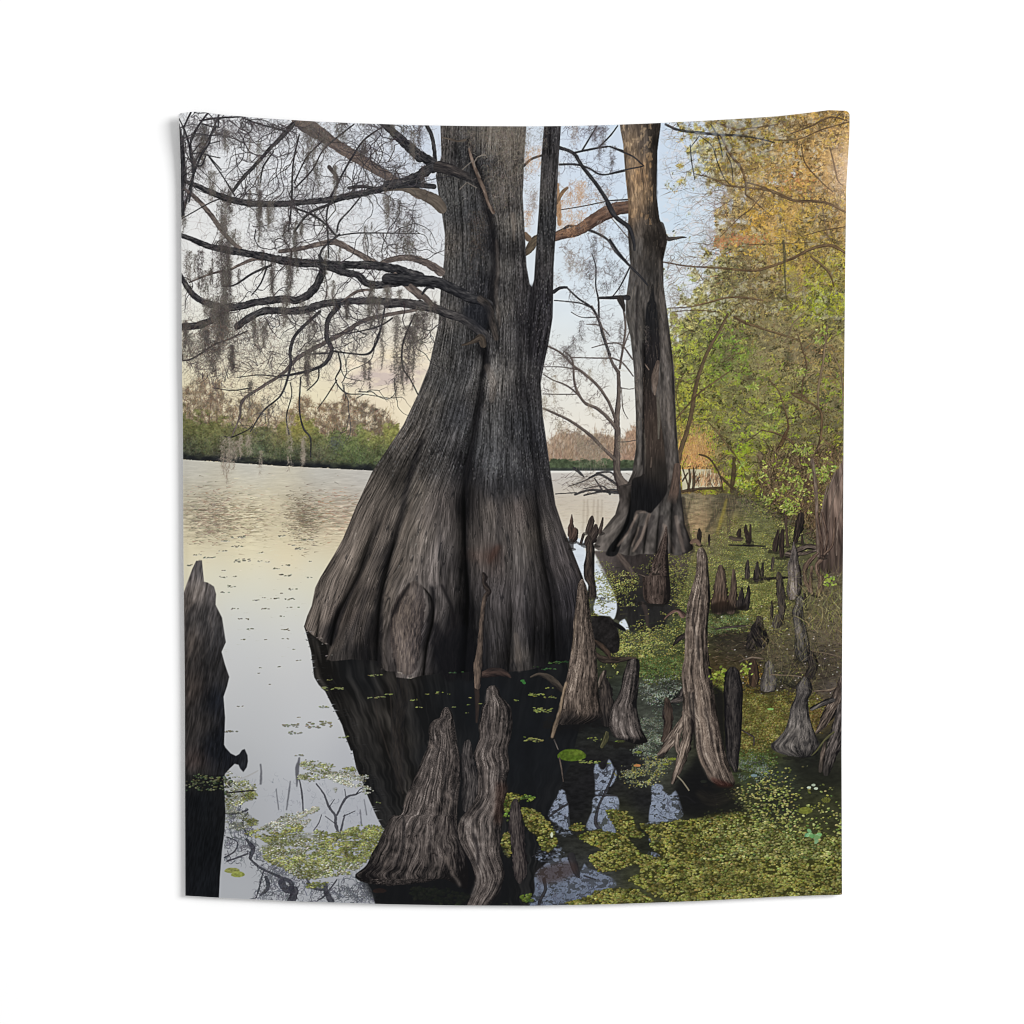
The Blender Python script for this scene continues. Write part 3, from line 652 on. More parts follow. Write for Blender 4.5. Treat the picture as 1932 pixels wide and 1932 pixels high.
# ---------------- inlet water, duckweed and mud on the right ----------------
LR = idw([(1370, 1000, 112, 104, 80), (1400, 1005, 150, 132, 98), (1400, 1040, 172, 138, 98), (1410, 1060, 170, 136, 92), (1440, 1010, 78, 74, 58), (1425, 1050, 84, 78, 58), (1460, 1040, 134, 122, 62), (1480, 1010, 88, 84, 64), (1520, 1030, 104, 106, 66), (1440, 1065, 112, 104, 62), (1500, 1070, 122, 124, 68), (1580, 1070, 96, 92, 58), (1620, 1090, 98, 96, 60), (1420, 1090, 110, 106, 70), (1480, 1110, 98, 104, 62), (1400, 1120, 116, 112, 64), (1550, 1120, 94, 96, 56), (1600, 1140, 80, 78, 56),
          (1640, 1180, 90, 82, 62), (1500, 1160, 118, 120, 68), (1560, 1180, 112, 115, 60), (1400, 1180, 108, 112, 62), (1350, 1190, 80, 84, 50), (1300, 1160, 50, 48, 46), (1250, 1110, 66, 58, 56), (1200, 1110, 200, 204, 200), (1180, 1100, 200, 200, 192), (1320, 1120, 80, 70, 64), (1290, 1120, 50, 46, 46), (1240, 1190, 60, 58, 54), (1280, 1220, 44, 43, 43), (1330, 1210, 44, 43, 42), (1380, 1230, 78, 90, 48), (1450, 1240, 82, 94, 44), (1520, 1210, 106, 110, 50), (1600, 1250, 90, 84, 60), (1660, 1280, 98, 86, 68),
          (1260, 1280, 78, 84, 60), (1320, 1280, 80, 88, 58), (1360, 1290, 68, 76, 40), (1450, 1270, 50, 44, 39), (1500, 1290, 58, 50, 43), (1560, 1310, 84, 76, 58), (1640, 1310, 66, 58, 51), (1300, 1330, 68, 78, 40), (1420, 1340, 76, 62, 36), (1500, 1350, 72, 60, 36), (1560, 1360, 60, 56, 47), (1640, 1350, 70, 62, 48), (1300, 1380, 72, 76, 66), (1250, 1380, 56, 62, 54), (1220, 1420, 40, 42, 40), (1340, 1400, 40, 42, 42), (1500, 1400, 98, 94, 38), (1540, 1430, 104, 96, 38), (1600, 1400, 72, 60, 40), (1640, 1420, 98, 80, 42),
          (1660, 1380, 86, 78, 72), (1310, 1440, 78, 82, 72), (1300, 1480, 64, 68, 60), (1500, 1460, 96, 90, 36), (1530, 1480, 78, 82, 38), (1620, 1500, 38, 40, 35), (1690, 1480, 50, 48, 44), (1260, 1520, 34, 34, 36), (1310, 1540, 70, 72, 60), (1500, 1530, 60, 72, 44), (1560, 1560, 54, 61, 50), (1640, 1560, 46, 49, 36), (1400, 1580, 28, 28, 30), (1290, 1600, 36, 36, 38), (1560, 1600, 48, 50, 40), (1500, 1620, 60, 62, 38), (1640, 1620, 60, 62, 38), (1450, 1650, 60, 60, 36), (1300, 1680, 40, 42, 34),
          (1250, 1650, 60, 62, 40), (1600, 1680, 80, 80, 40), (1500, 1760, 90, 90, 44), (1300, 1780, 70, 72, 46), (1180, 1400, 30, 32, 34), (1100, 1330, 27, 29, 31), (1120, 1310, 40, 50, 38), (1180, 1290, 62, 70, 44), (1220, 1320, 56, 60, 40), (1000, 1400, 27, 29, 32), (900, 1350, 26, 28, 31), (1000, 1600, 30, 31, 34), (1100, 1500, 30, 31, 34), (1000, 1780, 29, 31, 33), (850, 1780, 28, 30, 31), (1150, 1600, 32, 32, 34), (1200, 1550, 34, 33, 36), (1180, 1780, 60, 62, 66), (800, 1500, 36, 36, 39)], 3.2, 16, .72)
low = np.clip((YY - shr) / 2, 0, 1) * np.clip((XX - 1362) / 2, 0, 1)
edge = np.clip((XX - np.interp(YY, [1090, 1110, 1150, 1200, 1240, 1300, 1640, 1660, 1816], [1210, 1196, 1180, 1170, 1160, 1100, 900, 790, 775])) / 2, 0, 1) * (YY > 1096)
low = np.maximum(low, edge)
tl = .72 + .56 * fbm(XX / 10, YY / 4.5, 61, 4)
comp(low, LR * tl[..., None])
n = 900
x = rng.uniform(1470, 1690, n); y = np.interp(x, [1480, 1520, 1560, 1600, 1640, 1690], [988, 1010, 1040, 1060, 1085, 1110]) + rng.normal(size=n) * 7
strokes(x, y, rng.normal(size=n) * .9, rng.uniform(4, 20, n), rng.uniform(.7, 1.8, n), jit([(44, 38, 34), (70, 60, 50), (110, 94, 80), (90, 100, 54)], n, 8, 4), curv=rng.normal(size=n) * .6, amax=.75)
# dark mirror of the great trunk in the left water
REFL = np.vstack([P('G', '1035,935 1050,980 1090,1130 1115,1330 1150,1390 1200,1440 1260,1560 1330,1700 1360,1800 1400,1900'), P('J', '1410,620 1440,760 1490,870 1530,980 1600,1140 1640,1215 1700,1260 1620,1500 1500,1600 1560,1700 1590,1830'), P('K', '1105,1830 1120,1570 1250,1480 1300,1400 1260,1200 1225,1120 1260,1030 1310,935 1400,700 1500,300 1300,-200')])
m = poly(REFL, False, .5)
dk = rgb((29, 31, 34)) * (np.ones((H, W, 1), np.float32)) * (.9 + .2 * fbm(XX / 20, YY / 30, 63))[..., None]
comp(m, dk)
# the bark, dim in the mirror: streaks that follow the inverted flare
xl = np.interp(YY[:, 0], [1252, 1354, 1383, 1450, 1502, 1565, 1635, 1658], [608, 630, 652, 684, 704, 727, 755, 772])[:, None]
ur = (XX - xl) / (950 - xl) + .012 * np.sin(YY / 5.0) * np.clip((YY - 1350) / 300, 0, 1)
st_ = fbm(ur * 26, YY / 70, 115, 3); st2 = vn(ur * 70, YY / 30, 116)
lit_ = idw1([(625, 1290, .9), (650, 1340, .9), (700, 1340, .35), (680, 1400, .8), (720, 1440, .7), (740, 1500, .6), (760, 1580, .4), (780, 1360, .9), (772, 1420, .9), (790, 1480, 1), (810, 1560, .8), (740, 1370, .3), (820, 1370, .8), (840, 1440, .4), (870, 1380, .3), (910, 1400, .1), (950, 1400, .0), (1000, 1500, .0), (860, 1520, .2), (1060, 1480, .05)], 3)
comp(m * np.clip(lit_ * 1.15, 0, 1) * .9, rgb((92, 87, 82)) * np.clip(st_ * 1.1 - .12 + .2 * (st2 - .5), .3, .85)[..., None])
rw = poly(REFL + np.array([4, 0, 0], np.float32)[:REFL.shape[1]], False, .8, 3.5, 77)
n = 420
x, y = scatter(m * (XX < np.interp(YY, [1252, 1354, 1450, 1565, 1658], [640, 660, 712, 755, 800])) * (YY > 1270), n)
strokes(x, y, rng.normal(size=n) * .06, rng.uniform(3, 12, n), .8, jit([(70, 72, 76), (24, 26, 28)], n, 8, 2), amax=.4)
for k in range(46):
    yy_ = rng.uniform(1262, 1655); xe = np.interp(yy_, [1252, 1302, 1354, 1383, 1450, 1502, 1565, 1635, 1658], [608, 622, 630, 652, 684, 704, 727, 755, 772])
    strokes(np.array([xe - rng.uniform(1, 5)]), np.array([yy_]), rng.normal(size=1) * .06, rng.uniform(4, 11, 1), 1.2, (30, 32, 35) if k % 2 else (176, 180, 184), amax=.75)
for s_ in ('1590,200,6 1600,350,8 1680,620,8 1800,950,8', '1700,100,5 1720,420,8 1780,700,8'):
    limb(P('J', s_), [(40, 38, 38), (64, 58, 54), (84, 76, 70)], amp=.4, alpha=.55, soft=.8)
limb(P('K', '90,0,40 100,200,45 60,420,50 60,640,50 80,900,40'), [(32, 32, 35), (54, 50, 48), (74, 68, 62)], amp=.5, alpha=.5, soft=1.)
limb(P('K', '670,140,22 675,260,18 670,400,10'), [(44, 38, 38), (70, 58, 52), (84, 74, 66)], amp=.3, alpha=.7, soft=.8)
# open-sky reflections among the knees
SKP = [('K', '1310,935 1350,935 1365,1000 1380,1080 1392,1232 1300,1200 1240,1150 1225,1120 1260,1030'), ('K', '1600,710 1625,765 1650,775 1670,760 1690,690 1720,740 1750,800 1700,870 1690,900 1660,960 1585,962 1590,880 1580,770'),
       ('K', '1585,975 1755,980 1765,1090 1700,1110 1745,1255 1640,1240 1520,1230 1545,1120 1560,1080'), ('L', '335,880 400,890 410,930 430,950 470,965 500,930 530,980 560,1070 560,1120 500,1170 330,1170 300,1140 318,1000'),
       ('L', '0,700 25,760 45,830 10,900 -20,900'), ('L', '-30,980 0,980 60,990 60,1090 0,1110 -30,1100'), ('K', '1120,1570 1200,1500 1300,1450 1400,1460 1450,1600 1500,1490 1530,1530 1640,1570 1750,1640 1700,1720 1600,1780 1590,1830 1105,1840 1115,1700'),
       ('L', '300,1290 480,1290 480,1340 380,1330 320,1340'), ('L', '300,1400 380,1420 390,1450 310,1440'), ('L', '280,1180 520,1170 540,1250 300,1240'), ('K', '1310,1180 1400,1240 1420,1270 1350,1290 1260,1230'), ('K', '1150,1380 1300,1360 1350,1420 1250,1470 1130,1480')]
for i, (sq, s_) in enumerate(SKP):
    m = poly(P(sq, s_), True, 1.0, 2.2, i)
    m = m * np.clip(1.25 - .9 * (fbm(XX / 9, YY / 6, 65, 4) > .58), 0, 1)
    if i > 7: m = m * np.clip(fbm(XX / 5, YY / 3, 66) * 3 - 1.1, 0, 1)
    gr = np.clip((YY - 1600) / 200, 0, 1)[..., None]
    comp(m * .95, (rgb((138, 147, 163)) * (1 - gr) + rgb((108, 116, 132)) * gr) * (.92 + .16 * fbm(XX / 12, YY / 5, 64))[..., None])
    n = int(m.sum() / 28) + 4
    x, y = scatter(m, n)
    strokes(x, y, rng.uniform(0, 6.28, n), rng.uniform(4, 26, n), rng.uniform(.5, 1.6, n), jit((64, 66, 74), n, 10, 3), curv=rng.normal(size=n) * .5, wob=1, amax=.6, mask=m)
for sq, s_ in (('K', '1235,1130,8 1300,1080,9 1375,1035,8'), ('K', '1740,760,7 1700,870,10 1650,970,9 1610,1060,10 1590,1180,14 1630,1240,10'), ('K', '1585,968,6 1750,972,6'), ('K', '1190,1620,14 1200,1700,12 1160,1780,12 1150,1830,10'), ('K', '1400,1440,30 1440,1560,26 1460,1600,8'), ('K', '1500,1590,6 1590,1620,5'), ('L', '500,975,6 590,980,8 655,1025,7'), ('L', '805,965,5 825,1040,6 820,1100,5'), ('K', '1250,1430,6 1210,1400,4 1100,1440,4')):
    limb(P(sq, s_), [(34, 34, 38), (56, 54, 56), (80, 76, 74)], amp=.3, alpha=.85)
# bright water behind the tall knee
for s_ in ('1380,230 1420,330 1470,340 1510,350 1512,450 1505,560 1470,520 1420,430 1395,330', '1583,455 1640,520 1700,620 1740,700 1755,780 1745,850 1725,885 1700,860 1600,850 1572,800 1590,700', '1812,880 1850,965 1830,972 1770,912', '1380,240 1500,280 1500,345 1400,340'):
    m = poly(P('H', s_), True, .7)
    comp(m, rgb((206, 214, 222)) * np.ones((H, W, 1), np.float32) * (.94 + .1 * fbm(XX / 14, YY / 2, 67))[..., None])
n = 140
x = rng.uniform(1150, 1240, n); y = rng.uniform(1110, 1200, n)
strokes(x, y, rng.normal(size=n) * .08, rng.uniform(3, 12, n), .8, jit([(120, 122, 104), (150, 152, 140)], n, 8, 3), amax=.5, mask=poly(P('H', '1380,340 1500,340 1500,560 1600,460 1760,760 1590,740 1470,560'), False, 1))
# reflections standing in the orange water
for s_, c, a in (('640,1470,8 610,1550,10 590,1640,8', 0, .6), ('900,1470,10 850,1560,16 800,1650,18 750,1740,12', 0, .75), ('960,1450,26 940,1550,28 925,1640,24 915,1780,10', 0, .7), ('900,1500,8 870,1620,12 830,1760,10', 1, .5)):
    limb(P('F', s_), [[(62, 56, 48), (84, 78, 64), (104, 96, 76)], [(150, 136, 60), (166, 150, 70), (180, 164, 84)]][c], amp=.4, alpha=a, soft=1.2, edge=.5)
n = 700
x = rng.uniform(1366, 1500, n); y = rng.uniform(988, 1080, n)
strokes(x, y, rng.normal(size=n) * .04, rng.uniform(3, 16, n), .8, jit([(176, 166, 124), (120, 112, 80), (140, 140, 96), (100, 92, 70)], n, 10, 5), amax=.35, mask=low)
strokes(x, y, 1.57 + rng.normal(size=n) * .1, rng.uniform(3, 14, n), .7, jit([(196, 160, 120), (90, 80, 62)], n, 10, 5), amax=.3, mask=low)
# mirror image of the second tree
m = poly(np.vstack([P('H', '1570,355 1650,500 1700,590 1745,700 1760,800 1740,880 1780,900 1830,860 1850,970 1930,1000'), P('I', '180,970 300,990 430,960 440,880 520,790 520,700 590,600 600,480 640,360 480,385 300,380 60,370 0,350')]), False, 1.2)
comp(m * .88, idw([(1220, 1120, 84, 74, 70), (1250, 1120, 50, 46, 46), (1280, 1120, 64, 56, 54), (1310, 1130, 48, 44, 44), (1350, 1120, 86, 76, 70), (1240, 1200, 42, 41, 41), (1300, 1220, 40, 39, 40), (1330, 1160, 50, 48, 44)], 3) * (.8 + .4 * fbm(XX / 5, YY / 12, 69))[..., None])
limb(P('I', '60,380,22 120,450,24 180,540,18'), BRN, amp=.4, alpha=.5, soft=1)
limb(P('I', '250,760,16 280,830,18 290,960,10'), [(70, 60, 56), (96, 82, 76)], amp=.4, alpha=.5, soft=1)


# ---------------- floating weed ----------------
def weed(mask, n, s0=1.0, cols=((120, 122, 52), (104, 106, 44), (140, 140, 70), (86, 92, 44)), under=(40, 42, 30), amax=.95, flat=.5, b=10, ual=.55):
    x, y = scatter(mask, n)
    # rosettes grow with nearness
    s = s0 * np.interp(y, [980, 1150, 1300, 1500, 1800], [.8, 1.0, 1.6, 2.2, 3.0]) * rng.uniform(.55, 1.25, n)
    fl = np.interp(y, [980, 1200, 1800], [.3, .42, .62]) * flat / .5
    c = jit(cols, n, 9, 4) * (.75 + .5 * vn(x / 16, y / 9, 71))[:, None]
    o = np.argsort(y); x, y, s, fl, c = x[o], y[o], s[o], fl[o], c[o]
    for k in range(b):
        q = slice(n * k // b, n * (k + 1) // b)
        if ual: dabs(x[q] + .5, y[q] + s[q] * fl[q] * .7, s[q] * 1.1, s[q] * fl[q] * 1.1, np.array(under, np.float32), 0, None, ual, 1)
        dabs(x[q], y[q], s[q], s[q] * fl[q], c[q], rng.normal(size=len(x[q])) * .3, None, amax, 1)
        dabs(x[q] - .3 * s[q], y[q] - s[q] * fl[q] * .35, s[q] * .42, s[q] * fl[q] * .35, np.clip(c[q] * 1.25 + 5, 0, 255), 0, None, .75, 1)


no = fbm(XX / 13, YY / 5.5, 72, 4)
no2 = fbm(XX / 30, YY / 10, 73, 3)
# distant carpets
wd = idw1([(1400, 1010, .25), (1420, 1050, .2), (1480, 1010, .35), (1520, 1020, .7), (1500, 1050, .8), (1560, 1060, .9), (1620, 1080, .7), (1440, 1080, .7), (1400, 1100, .6), (1380, 1120, .8), (1350, 1150, .9), (1350, 1190, 1), (1460, 1110, .9), (1500, 1160, 1), (1560, 1190, 1), (1600, 1120, .5), (1420, 1180, 1), (1400, 1230, .8), (1500, 1220, .9), (1520, 1180, 1), (1470, 1240, .7), (1600, 1200, .2), (1640, 1250, .0), (1640, 1150, .1), (1320, 1180, .3), (1290, 1180, .4), (1250, 1160, .9),
           (1230, 1180, .9), (1210, 1160, .8), (1200, 1205, .6), (1260, 1205, .5), (1290, 1200, .2), (1330, 1210, .2), (1330, 1240, .4), (1290, 1230, .25), (1250, 1240, .12), (1260, 1265, .8), (1300, 1270, .9), (1340, 1250, .8), (1240, 1300, 1), (1300, 1310, .9), (1350, 1290, .6), (1450, 1280, .15), (1500, 1300, .1), (1280, 1340, .6), (1330, 1330, .6), (1150, 1150, 0), (1250, 1120, .1), (1240, 1340, .3), (1300, 1360, .4), (1200, 1290, .3)], 3.4)
wm_ = np.clip(wd * 1.5 - .35 - (1 - no * 1.3) * .9, 0, 1) * ((YY > 985) & (YY < 1360)) * low * (XX > np.interp(YY, [1000, 1290, 1300], [1000, 1100, 1180]))
weed(wm_, 15000, 1.0, ((132, 134, 70), (112, 116, 58), (150, 150, 88), (96, 104, 52), (124, 116, 60)), (60, 60, 40), .8, b=6)
n = 260
x, y = scatter(wm_ * 0 + low * (YY > 1010) * (YY < 1300) * (wd > .3), n)
strokes(x, y, rng.normal(size=n) * .06, rng.uniform(6, 34, n), rng.uniform(.8, 2.2, n), jit([(60, 60, 46), (48, 48, 42), (90, 88, 62)], n, 6, 3), curv=rng.normal(size=n) * .2, amax=.5, mask=low)
# olive carpets lying between the knees
for s_, sq, cols, k in (('1010,1460 1130,1440 1400,1450 1620,1480 1640,1600 1580,1700 1350,1800 1240,1830 1020,1900 1010,1700', 'I', ((102, 100, 50), (86, 84, 42), (116, 112, 60), (92, 82, 44)), 2600),
                        ('1040,170 1400,180 1600,220 1640,380 1560,460 1350,500 1230,600 1050,720 1010,650 1010,480', 'L', ((102, 99, 50), (86, 84, 42), (116, 112, 60), (94, 82, 44)), 2200),
                        ('1540,330 1700,330 1620,470 1560,480', 'L', ((100, 82, 46), (84, 68, 40), (108, 96, 54)), 500),
                        ('200,1200 560,1180 560,1300 350,1370 230,1330', 'I', ((82, 92, 50), (68, 80, 42), (94, 100, 56), (66, 92, 52)), 1300),
                        ('770,1340 870,1300 880,1430 830,1460', 'I', ((96, 104, 40), (110, 112, 50)), 300), ('1020,1300 1200,1250 1160,1420 1060,1430', 'I', ((110, 84, 38), (84, 70, 38), (100, 96, 46)), 500),
                        ('770,840 1000,850 1100,920 780,990', 'I', ((80, 94, 62), (92, 102, 60), (68, 80, 50)), 1100), ('1000,650 1240,640 1260,760 1010,780', 'L', ((70, 84, 44), (60, 74, 42), (84, 92, 52)), 700)):
    m = poly(P(sq, s_), True, 4, 3) * np.clip(no * 2.2 - .5, 0, 1)
    weed(m, k, .85, cols, (58, 54, 26), .75, .7, 4, .4)
# grey-green scum and glints
for s_, sq, cols, k in (('220,1350 520,1330 540,1500 400,1540 220,1480', 'I', ((86, 94, 76), (104, 110, 94), (70, 78, 58), (130, 136, 132)), 1300), ('230,1680 400,1600 400,1840 280,1870 380,1930 180,1930 250,1800', 'I', ((84, 90, 76), (108, 114, 102), (68, 74, 58)), 1300),
                        ('230,400 400,370 400,560 360,640 200,620 280,540', 'L', ((84, 90, 76), (110, 116, 104), (68, 74, 58)), 900), ('60,820 200,700 440,680 470,740 400,820 300,880 180,890', 'L', ((92, 96, 76), (120, 122, 92), (134, 130, 60), (66, 70, 60)), 1100),
                        ('1010,700 1200,700 1250,800 1130,860 1010,850', 'L', ((78, 86, 76), (104, 112, 104), (64, 74, 50)), 600)):
    m = poly(P(sq, s_), True, 4, 3) * np.clip(no * 3 - 1.1, 0, 1)
    weed(m, k, .6, cols, (36, 40, 40), .75, .5, 3, .4)
for a in ((180, 560, 40, 18), (270, 600, 30, 10)): pass
# broad near carpet
WY = ((112, 112, 54), (98, 98, 48), (124, 124, 66), (84, 86, 44), (110, 104, 52))
M2 = [('L', '240,1190 400,1185 640,1150 820,1110 1000,1100 1100,1160 1250,1220 1400,1260 1600,1300 1790,1330 1800,1760 640,1800 400,1760 250,1680 150,1620 230,1560 210,1500 -20,1560 -110,1530 -160,1440 -60,1390 -150,1340 -250,1280 -100,1240 60,1270 130,1290 250,1410 400,1450 320,1370 310,1280 250,1230'),
      ('L', '-30,1090 100,1090 180,1160 210,1230 265,1285 180,1290 60,1240 20,1190'), ('K', '1010,1070 1150,1100 1240,1200 1290,1330 1240,1400 1190,1390 1130,1290 1060,1220'), ('L', '-70,1700 160,1690 280,1740 300,1810 -340,1810 -200,1760'),
      ('K', '880,960 1000,960 1010,1010 940,1040 900,1100 880,1080'), ('K', '870,1280 930,1260 930,1440 870,1400'), ('K', '1400,1200 1480,1195 1500,1230 1420,1240 1380,1220')]
for i, (sq, s_) in enumerate(M2):
    m = poly(P(sq, s_), True, 1, 2.5, i + 9)
    comp(m * .8, rgb((66, 66, 34)) * np.ones((H, W, 1), np.float32) * (.8 + .4 * no)[..., None])
    gap = np.clip((no - .3) * 9, 0, 1) * np.clip((fbm(XX / 7, YY / 4, 75, 2) - .22) * 8, 0, 1)
    weed(m * gap, int(m.sum() / 9.5) + 20, .95, WY, (48, 48, 26), .95, b=12)
# scattered pads where the carpet thins out
sc = idw1([(1500, 1570, .5), (1540, 1580, .9), (1560, 1600, .8), (1600, 1600, .4), (1660, 1580, .4), (1490, 1600, .9), (1520, 1630, .9), (1560, 1650, 1), (1620, 1640, .5), (1680, 1640, .5), (1400, 1560, 0), (1400, 1600, 0), (1430, 1640, .6), (1600, 1700, 1), (1680, 1690, 1), (1600, 1540, .3), (1500, 1540, .2), (1660, 1540, .1), (1450, 1620, .2), (1340, 1640, 0), (1500, 1680, 1), (1300, 1600, 0)], 3)
m = np.clip(sc * 1.3 - (1 - no) * .9, 0, 1) * (YY > 1530) * (YY < 1720) * (XX > 1400) * (XX < 1695)
weed(m, 1900, 1.0, ((112, 116, 60), (98, 104, 52), (132, 134, 76), (90, 100, 56), (140, 138, 84)), (34, 36, 26), .95, b=8)
x, y = 1625 + rng.normal(size=14) * 9, 1672 + rng.normal(size=14) * 6
dabs(x, y, 5, 3.4, jit((108, 150, 96), 14, 14, 5), rng.uniform(-1, 1, 14), None, .95, 4)
dabs(np.array([1627., 1632, 1618]), np.array([1570., 1577, 1575]), 4, 2.4, (190, 204, 180), 0, None, .95, 1)
dabs(np.array([1508.]), np.array([1551.]), 6, 3, (120, 140, 144), 0, None, .9, 1)
# ---------------- far shore seen past the great trunk ----------------
m = np.clip((XX - 1080) / 2, 0, 1) * np.clip((1350 - XX) / 2, 0, 1)
shore2 = 942 + (XX * 0)
tpp = np.interp(XX, [1080, 1100, 1115, 1130, 1150, 1180, 1200, 1215, 1240, 1262, 1280], [885, 880, 862, 856, 862, 870, 862, 868, 880, 856, 850]) + (fbm(XX / 7, YY / 7, 81) - .5) * 26
f2 = m / (1 + np.exp(-(YY - tpp) / 2)) * (YY < shore2)
comp(f2 * np.clip(.5 + fbm(XX / 6, YY / 12, 82), 0, .95), idw([(1110, 880, 166, 144, 122), (1125, 900, 152, 126, 104), (1150, 880, 150, 130, 110), (1190, 890, 150, 132, 112), (1240, 900, 162, 134, 112), (1260, 880, 168, 136, 112), (1260, 910, 150, 120, 100)], 3) * (.8 + .4 * fbm(XX / 3, YY / 6, 83))[..., None])
x, y = scatter(f2, 1500)
strokes(x, y, -1.57 + rng.normal(size=1500) * .4, rng.uniform(4, 16, 1500), .7, jit([(150, 120, 94), (164, 130, 106), (112, 96, 84), (104, 90, 78)], 1500, 8, 4), amax=.6)
g2 = m * np.clip((YY - (918 + (fbm(XX / 8, YY / 6, 84) - .5) * 12)) / 3, 0, 1) * (YY < shore2)
comp(g2, rgb((78, 88, 68)) * (.65 + .7 * fbm(XX / 6, YY / 5, 85))[..., None])
comp(m * np.clip((YY - 934) / 4, 0, 1) * (YY < shore2) * .8, (60, 64, 64))
comp(m * (YY >= 942) * (YY < 946) * (XX < 1270), (216, 214, 206))
n = 500
x = rng.uniform(1095, 1235, n); y = rng.uniform(984, 1075, n)
strokes(x, y, rng.normal(size=n) * .05, rng.uniform(4, 18, n), .8, jit([(206, 190, 164), (150, 140, 124), (214, 200, 176), (168, 150, 136)], n, 8, 3), amax=.45)
for xx, a in ((1175, .5), (1188, .4), (1196, .5), (1168, .35), (1204, .35)):
    limb(np.array([[xx, 1000, 1.5], [xx - 2 + rng.normal(), 1040, 2.2], [xx - 4, 1078, 1.4]]), [(110, 100, 90), (134, 122, 108)], alpha=a * .5, edge=.6, soft=1)
# drift brush
for s_ in ('1430,1465,8 1540,1430,9 1660,1440,11 1765,1448,14', '1600,1300,8 1700,1290,7 1740,1330,6', '1540,1335,7 1620,1310,8 1700,1350,10 1750,1390,12', '1600,1300,5 1500,1360,5 1380,1400,3', '1420,1260,12 1470,1300,10 1500,1330,4', '1640,1430,6 1580,1340,5', '1700,1460,8 1640,1400,6 1500,1420,3', '1500,1470,6 1700,1430,9 1765,1440,12', '1280,1460,4 1440,1450,4'):
    limb(P('E', s_), DARKB, amp=.3, alpha=.9, edge=.3)
n = 260
x = rng.normal(size=n) * 34 + 1180; y = rng.normal(size=n) * 9 + 968
strokes(x, y, rng.uniform(-.9, .9, n), rng.uniform(8, 34, n), rng.uniform(.5, 1.1, n), jit([(96, 84, 76), (130, 116, 104), (70, 62, 60)], n, 8, 3), curv=rng.normal(size=n) * .6, amax=.6, mask=((YY < 990) & (XX < 1262)).astype(np.float32))
x, y = rng.uniform(1150, 1215, 60), rng.uniform(905, 940, 60)
strokes(x, y, 1.57 + rng.normal(size=60) * .3, rng.uniform(8, 26, 60), .8, jit((140, 128, 114), 60, 10, 3), amax=.5)

# ---------------- slender bare tree between the trunks ----------------
GB = [(52, 46, 46), (86, 78, 74), (116, 106, 98), (140, 130, 120)]
for s_, r in (('1830,1440,70 1790,1380,42 1755,1300,30 1752,1150,26 1760,1000,24 1752,900,24 1768,700,16 1765,520,15', 1), ('1765,520,14 1710,430,11 1665,280,10 1620,130,9 1560,10,8', 1), ('1748,900,12 1690,750,11 1600,620,11 1500,530,10 1420,470,9 1320,370,8 1215,315,6', 1),
             ('1745,950,14 1690,880,13 1600,800,12 1500,750,11 1430,620,9 1410,430,7 1350,360,5', 1), ('1500,750,8 1440,680,7 1360,620,6 1260,580,5 1185,535,4', 1), ('1735,1190,14 1650,1110,13 1540,1000,12 1400,900,10 1280,840,9 1185,800,7', 1), ('1450,690,4 1300,690,4 1180,688,3', 1),
             ('1720,410,6 1600,410,5 1400,405,4', 1), ('1775,490,9 1800,330,8 1820,170,8 1800,0,7', 1), ('1800,340,5 1860,180,4', 1), ('1880,550,5 1800,450,6 1720,410,6', 1), ('1875,420,6 1790,310,6 1700,295,5 1560,330,3', 1), ('1700,240,4 1620,160,5 1520,150,3', 1),
             ('1185,478,3 1330,480,4 1440,500,5', 1), ('1780,640,4 1850,650,3 1900,640,2', 1), ('1760,1060,5 1840,1055,4 1900,1045,3', 1), ('1790,640,3 1800,800,4 1840,880,2', 1)):
    q_ = P('E', s_)
    limb(q_, GB, lit=.5, amp=.35, edge=.2, alpha=.96)
for s_ in ('1265,1445,14 1310,1415,12 1365,1410,10', '1365,1410,6 1450,1490,7 1560,1570,8 1610,1660,9 1650,1800,9 1700,1930,10', '1560,1570,5 1460,1530,5 1270,1510,4', '1615,1640,7 1610,1500,7 1590,1400,6 1590,1250,5 1560,1150,4', '1620,1490,10 1740,1490,12 1830,1480,14', '1850,1260,6 1780,1400,5 1720,1480,4', '1600,1640,4 1480,1640,3 1400,1600,3',
           '1280,990,9 1340,960,10 1400,935,11 1550,970,10 1680,1040,9 1740,1130,8 1850,1240,8 1930,1310,8', '1310,330,14 1420,375,13 1490,480,13 1600,620,14 1690,760,15 1750,870,15 1830,930,16 1870,1000,14 1890,1090,10',
           '1420,370,7 1560,340,8 1680,320,7', '1310,460,8 1440,460,8 1540,490,7 1620,535,7 1720,530,5 1930,485,4', '1480,360,6 1540,260,6 1600,160,4', '1620,320,6 1700,240,6 1760,160,5', '1690,320,5 1820,360,5 1930,420,4', '1035,470,10 1090,420,9 1170,390,9', '1690,740,5 1840,730,6', '1320,810,4 1500,780,4 1690,740,5', '1840,915,4 1930,915,4'):
    limb(P('B', s_), DARKB, lit=-.3, amp=.35, edge=.2)
limb(P('B', '1270,1020,34 1340,1000,36 1450,970,42 1560,900,48 1660,840,52 1760,800,50 1840,790,50'), [(62, 50, 46), (96, 78, 68), (124, 100, 86), (160, 130, 104)], lit=-.5, amp=.5)
limb(P('B', '1050,1150,16 1080,1110,30 1110,1060,34 1150,1030,34'), [(56, 50, 46), (100, 90, 76), (130, 118, 100)], amp=.5)
limb(P('B', '1045,1000,20 1070,1030,24'), [(90, 78, 68), (140, 120, 100)], amp=.5)
limb(P('B', '1290,620,18 1300,750,18 1310,920,16'), [(120, 96, 76), (160, 128, 98), (190, 156, 120)], amp=.6, edge=.5, alpha=.9)
limb(P('B', '1290,760,10 1330,680,14 1370,640,10'), [(100, 84, 70), (140, 116, 92)], amp=.5)
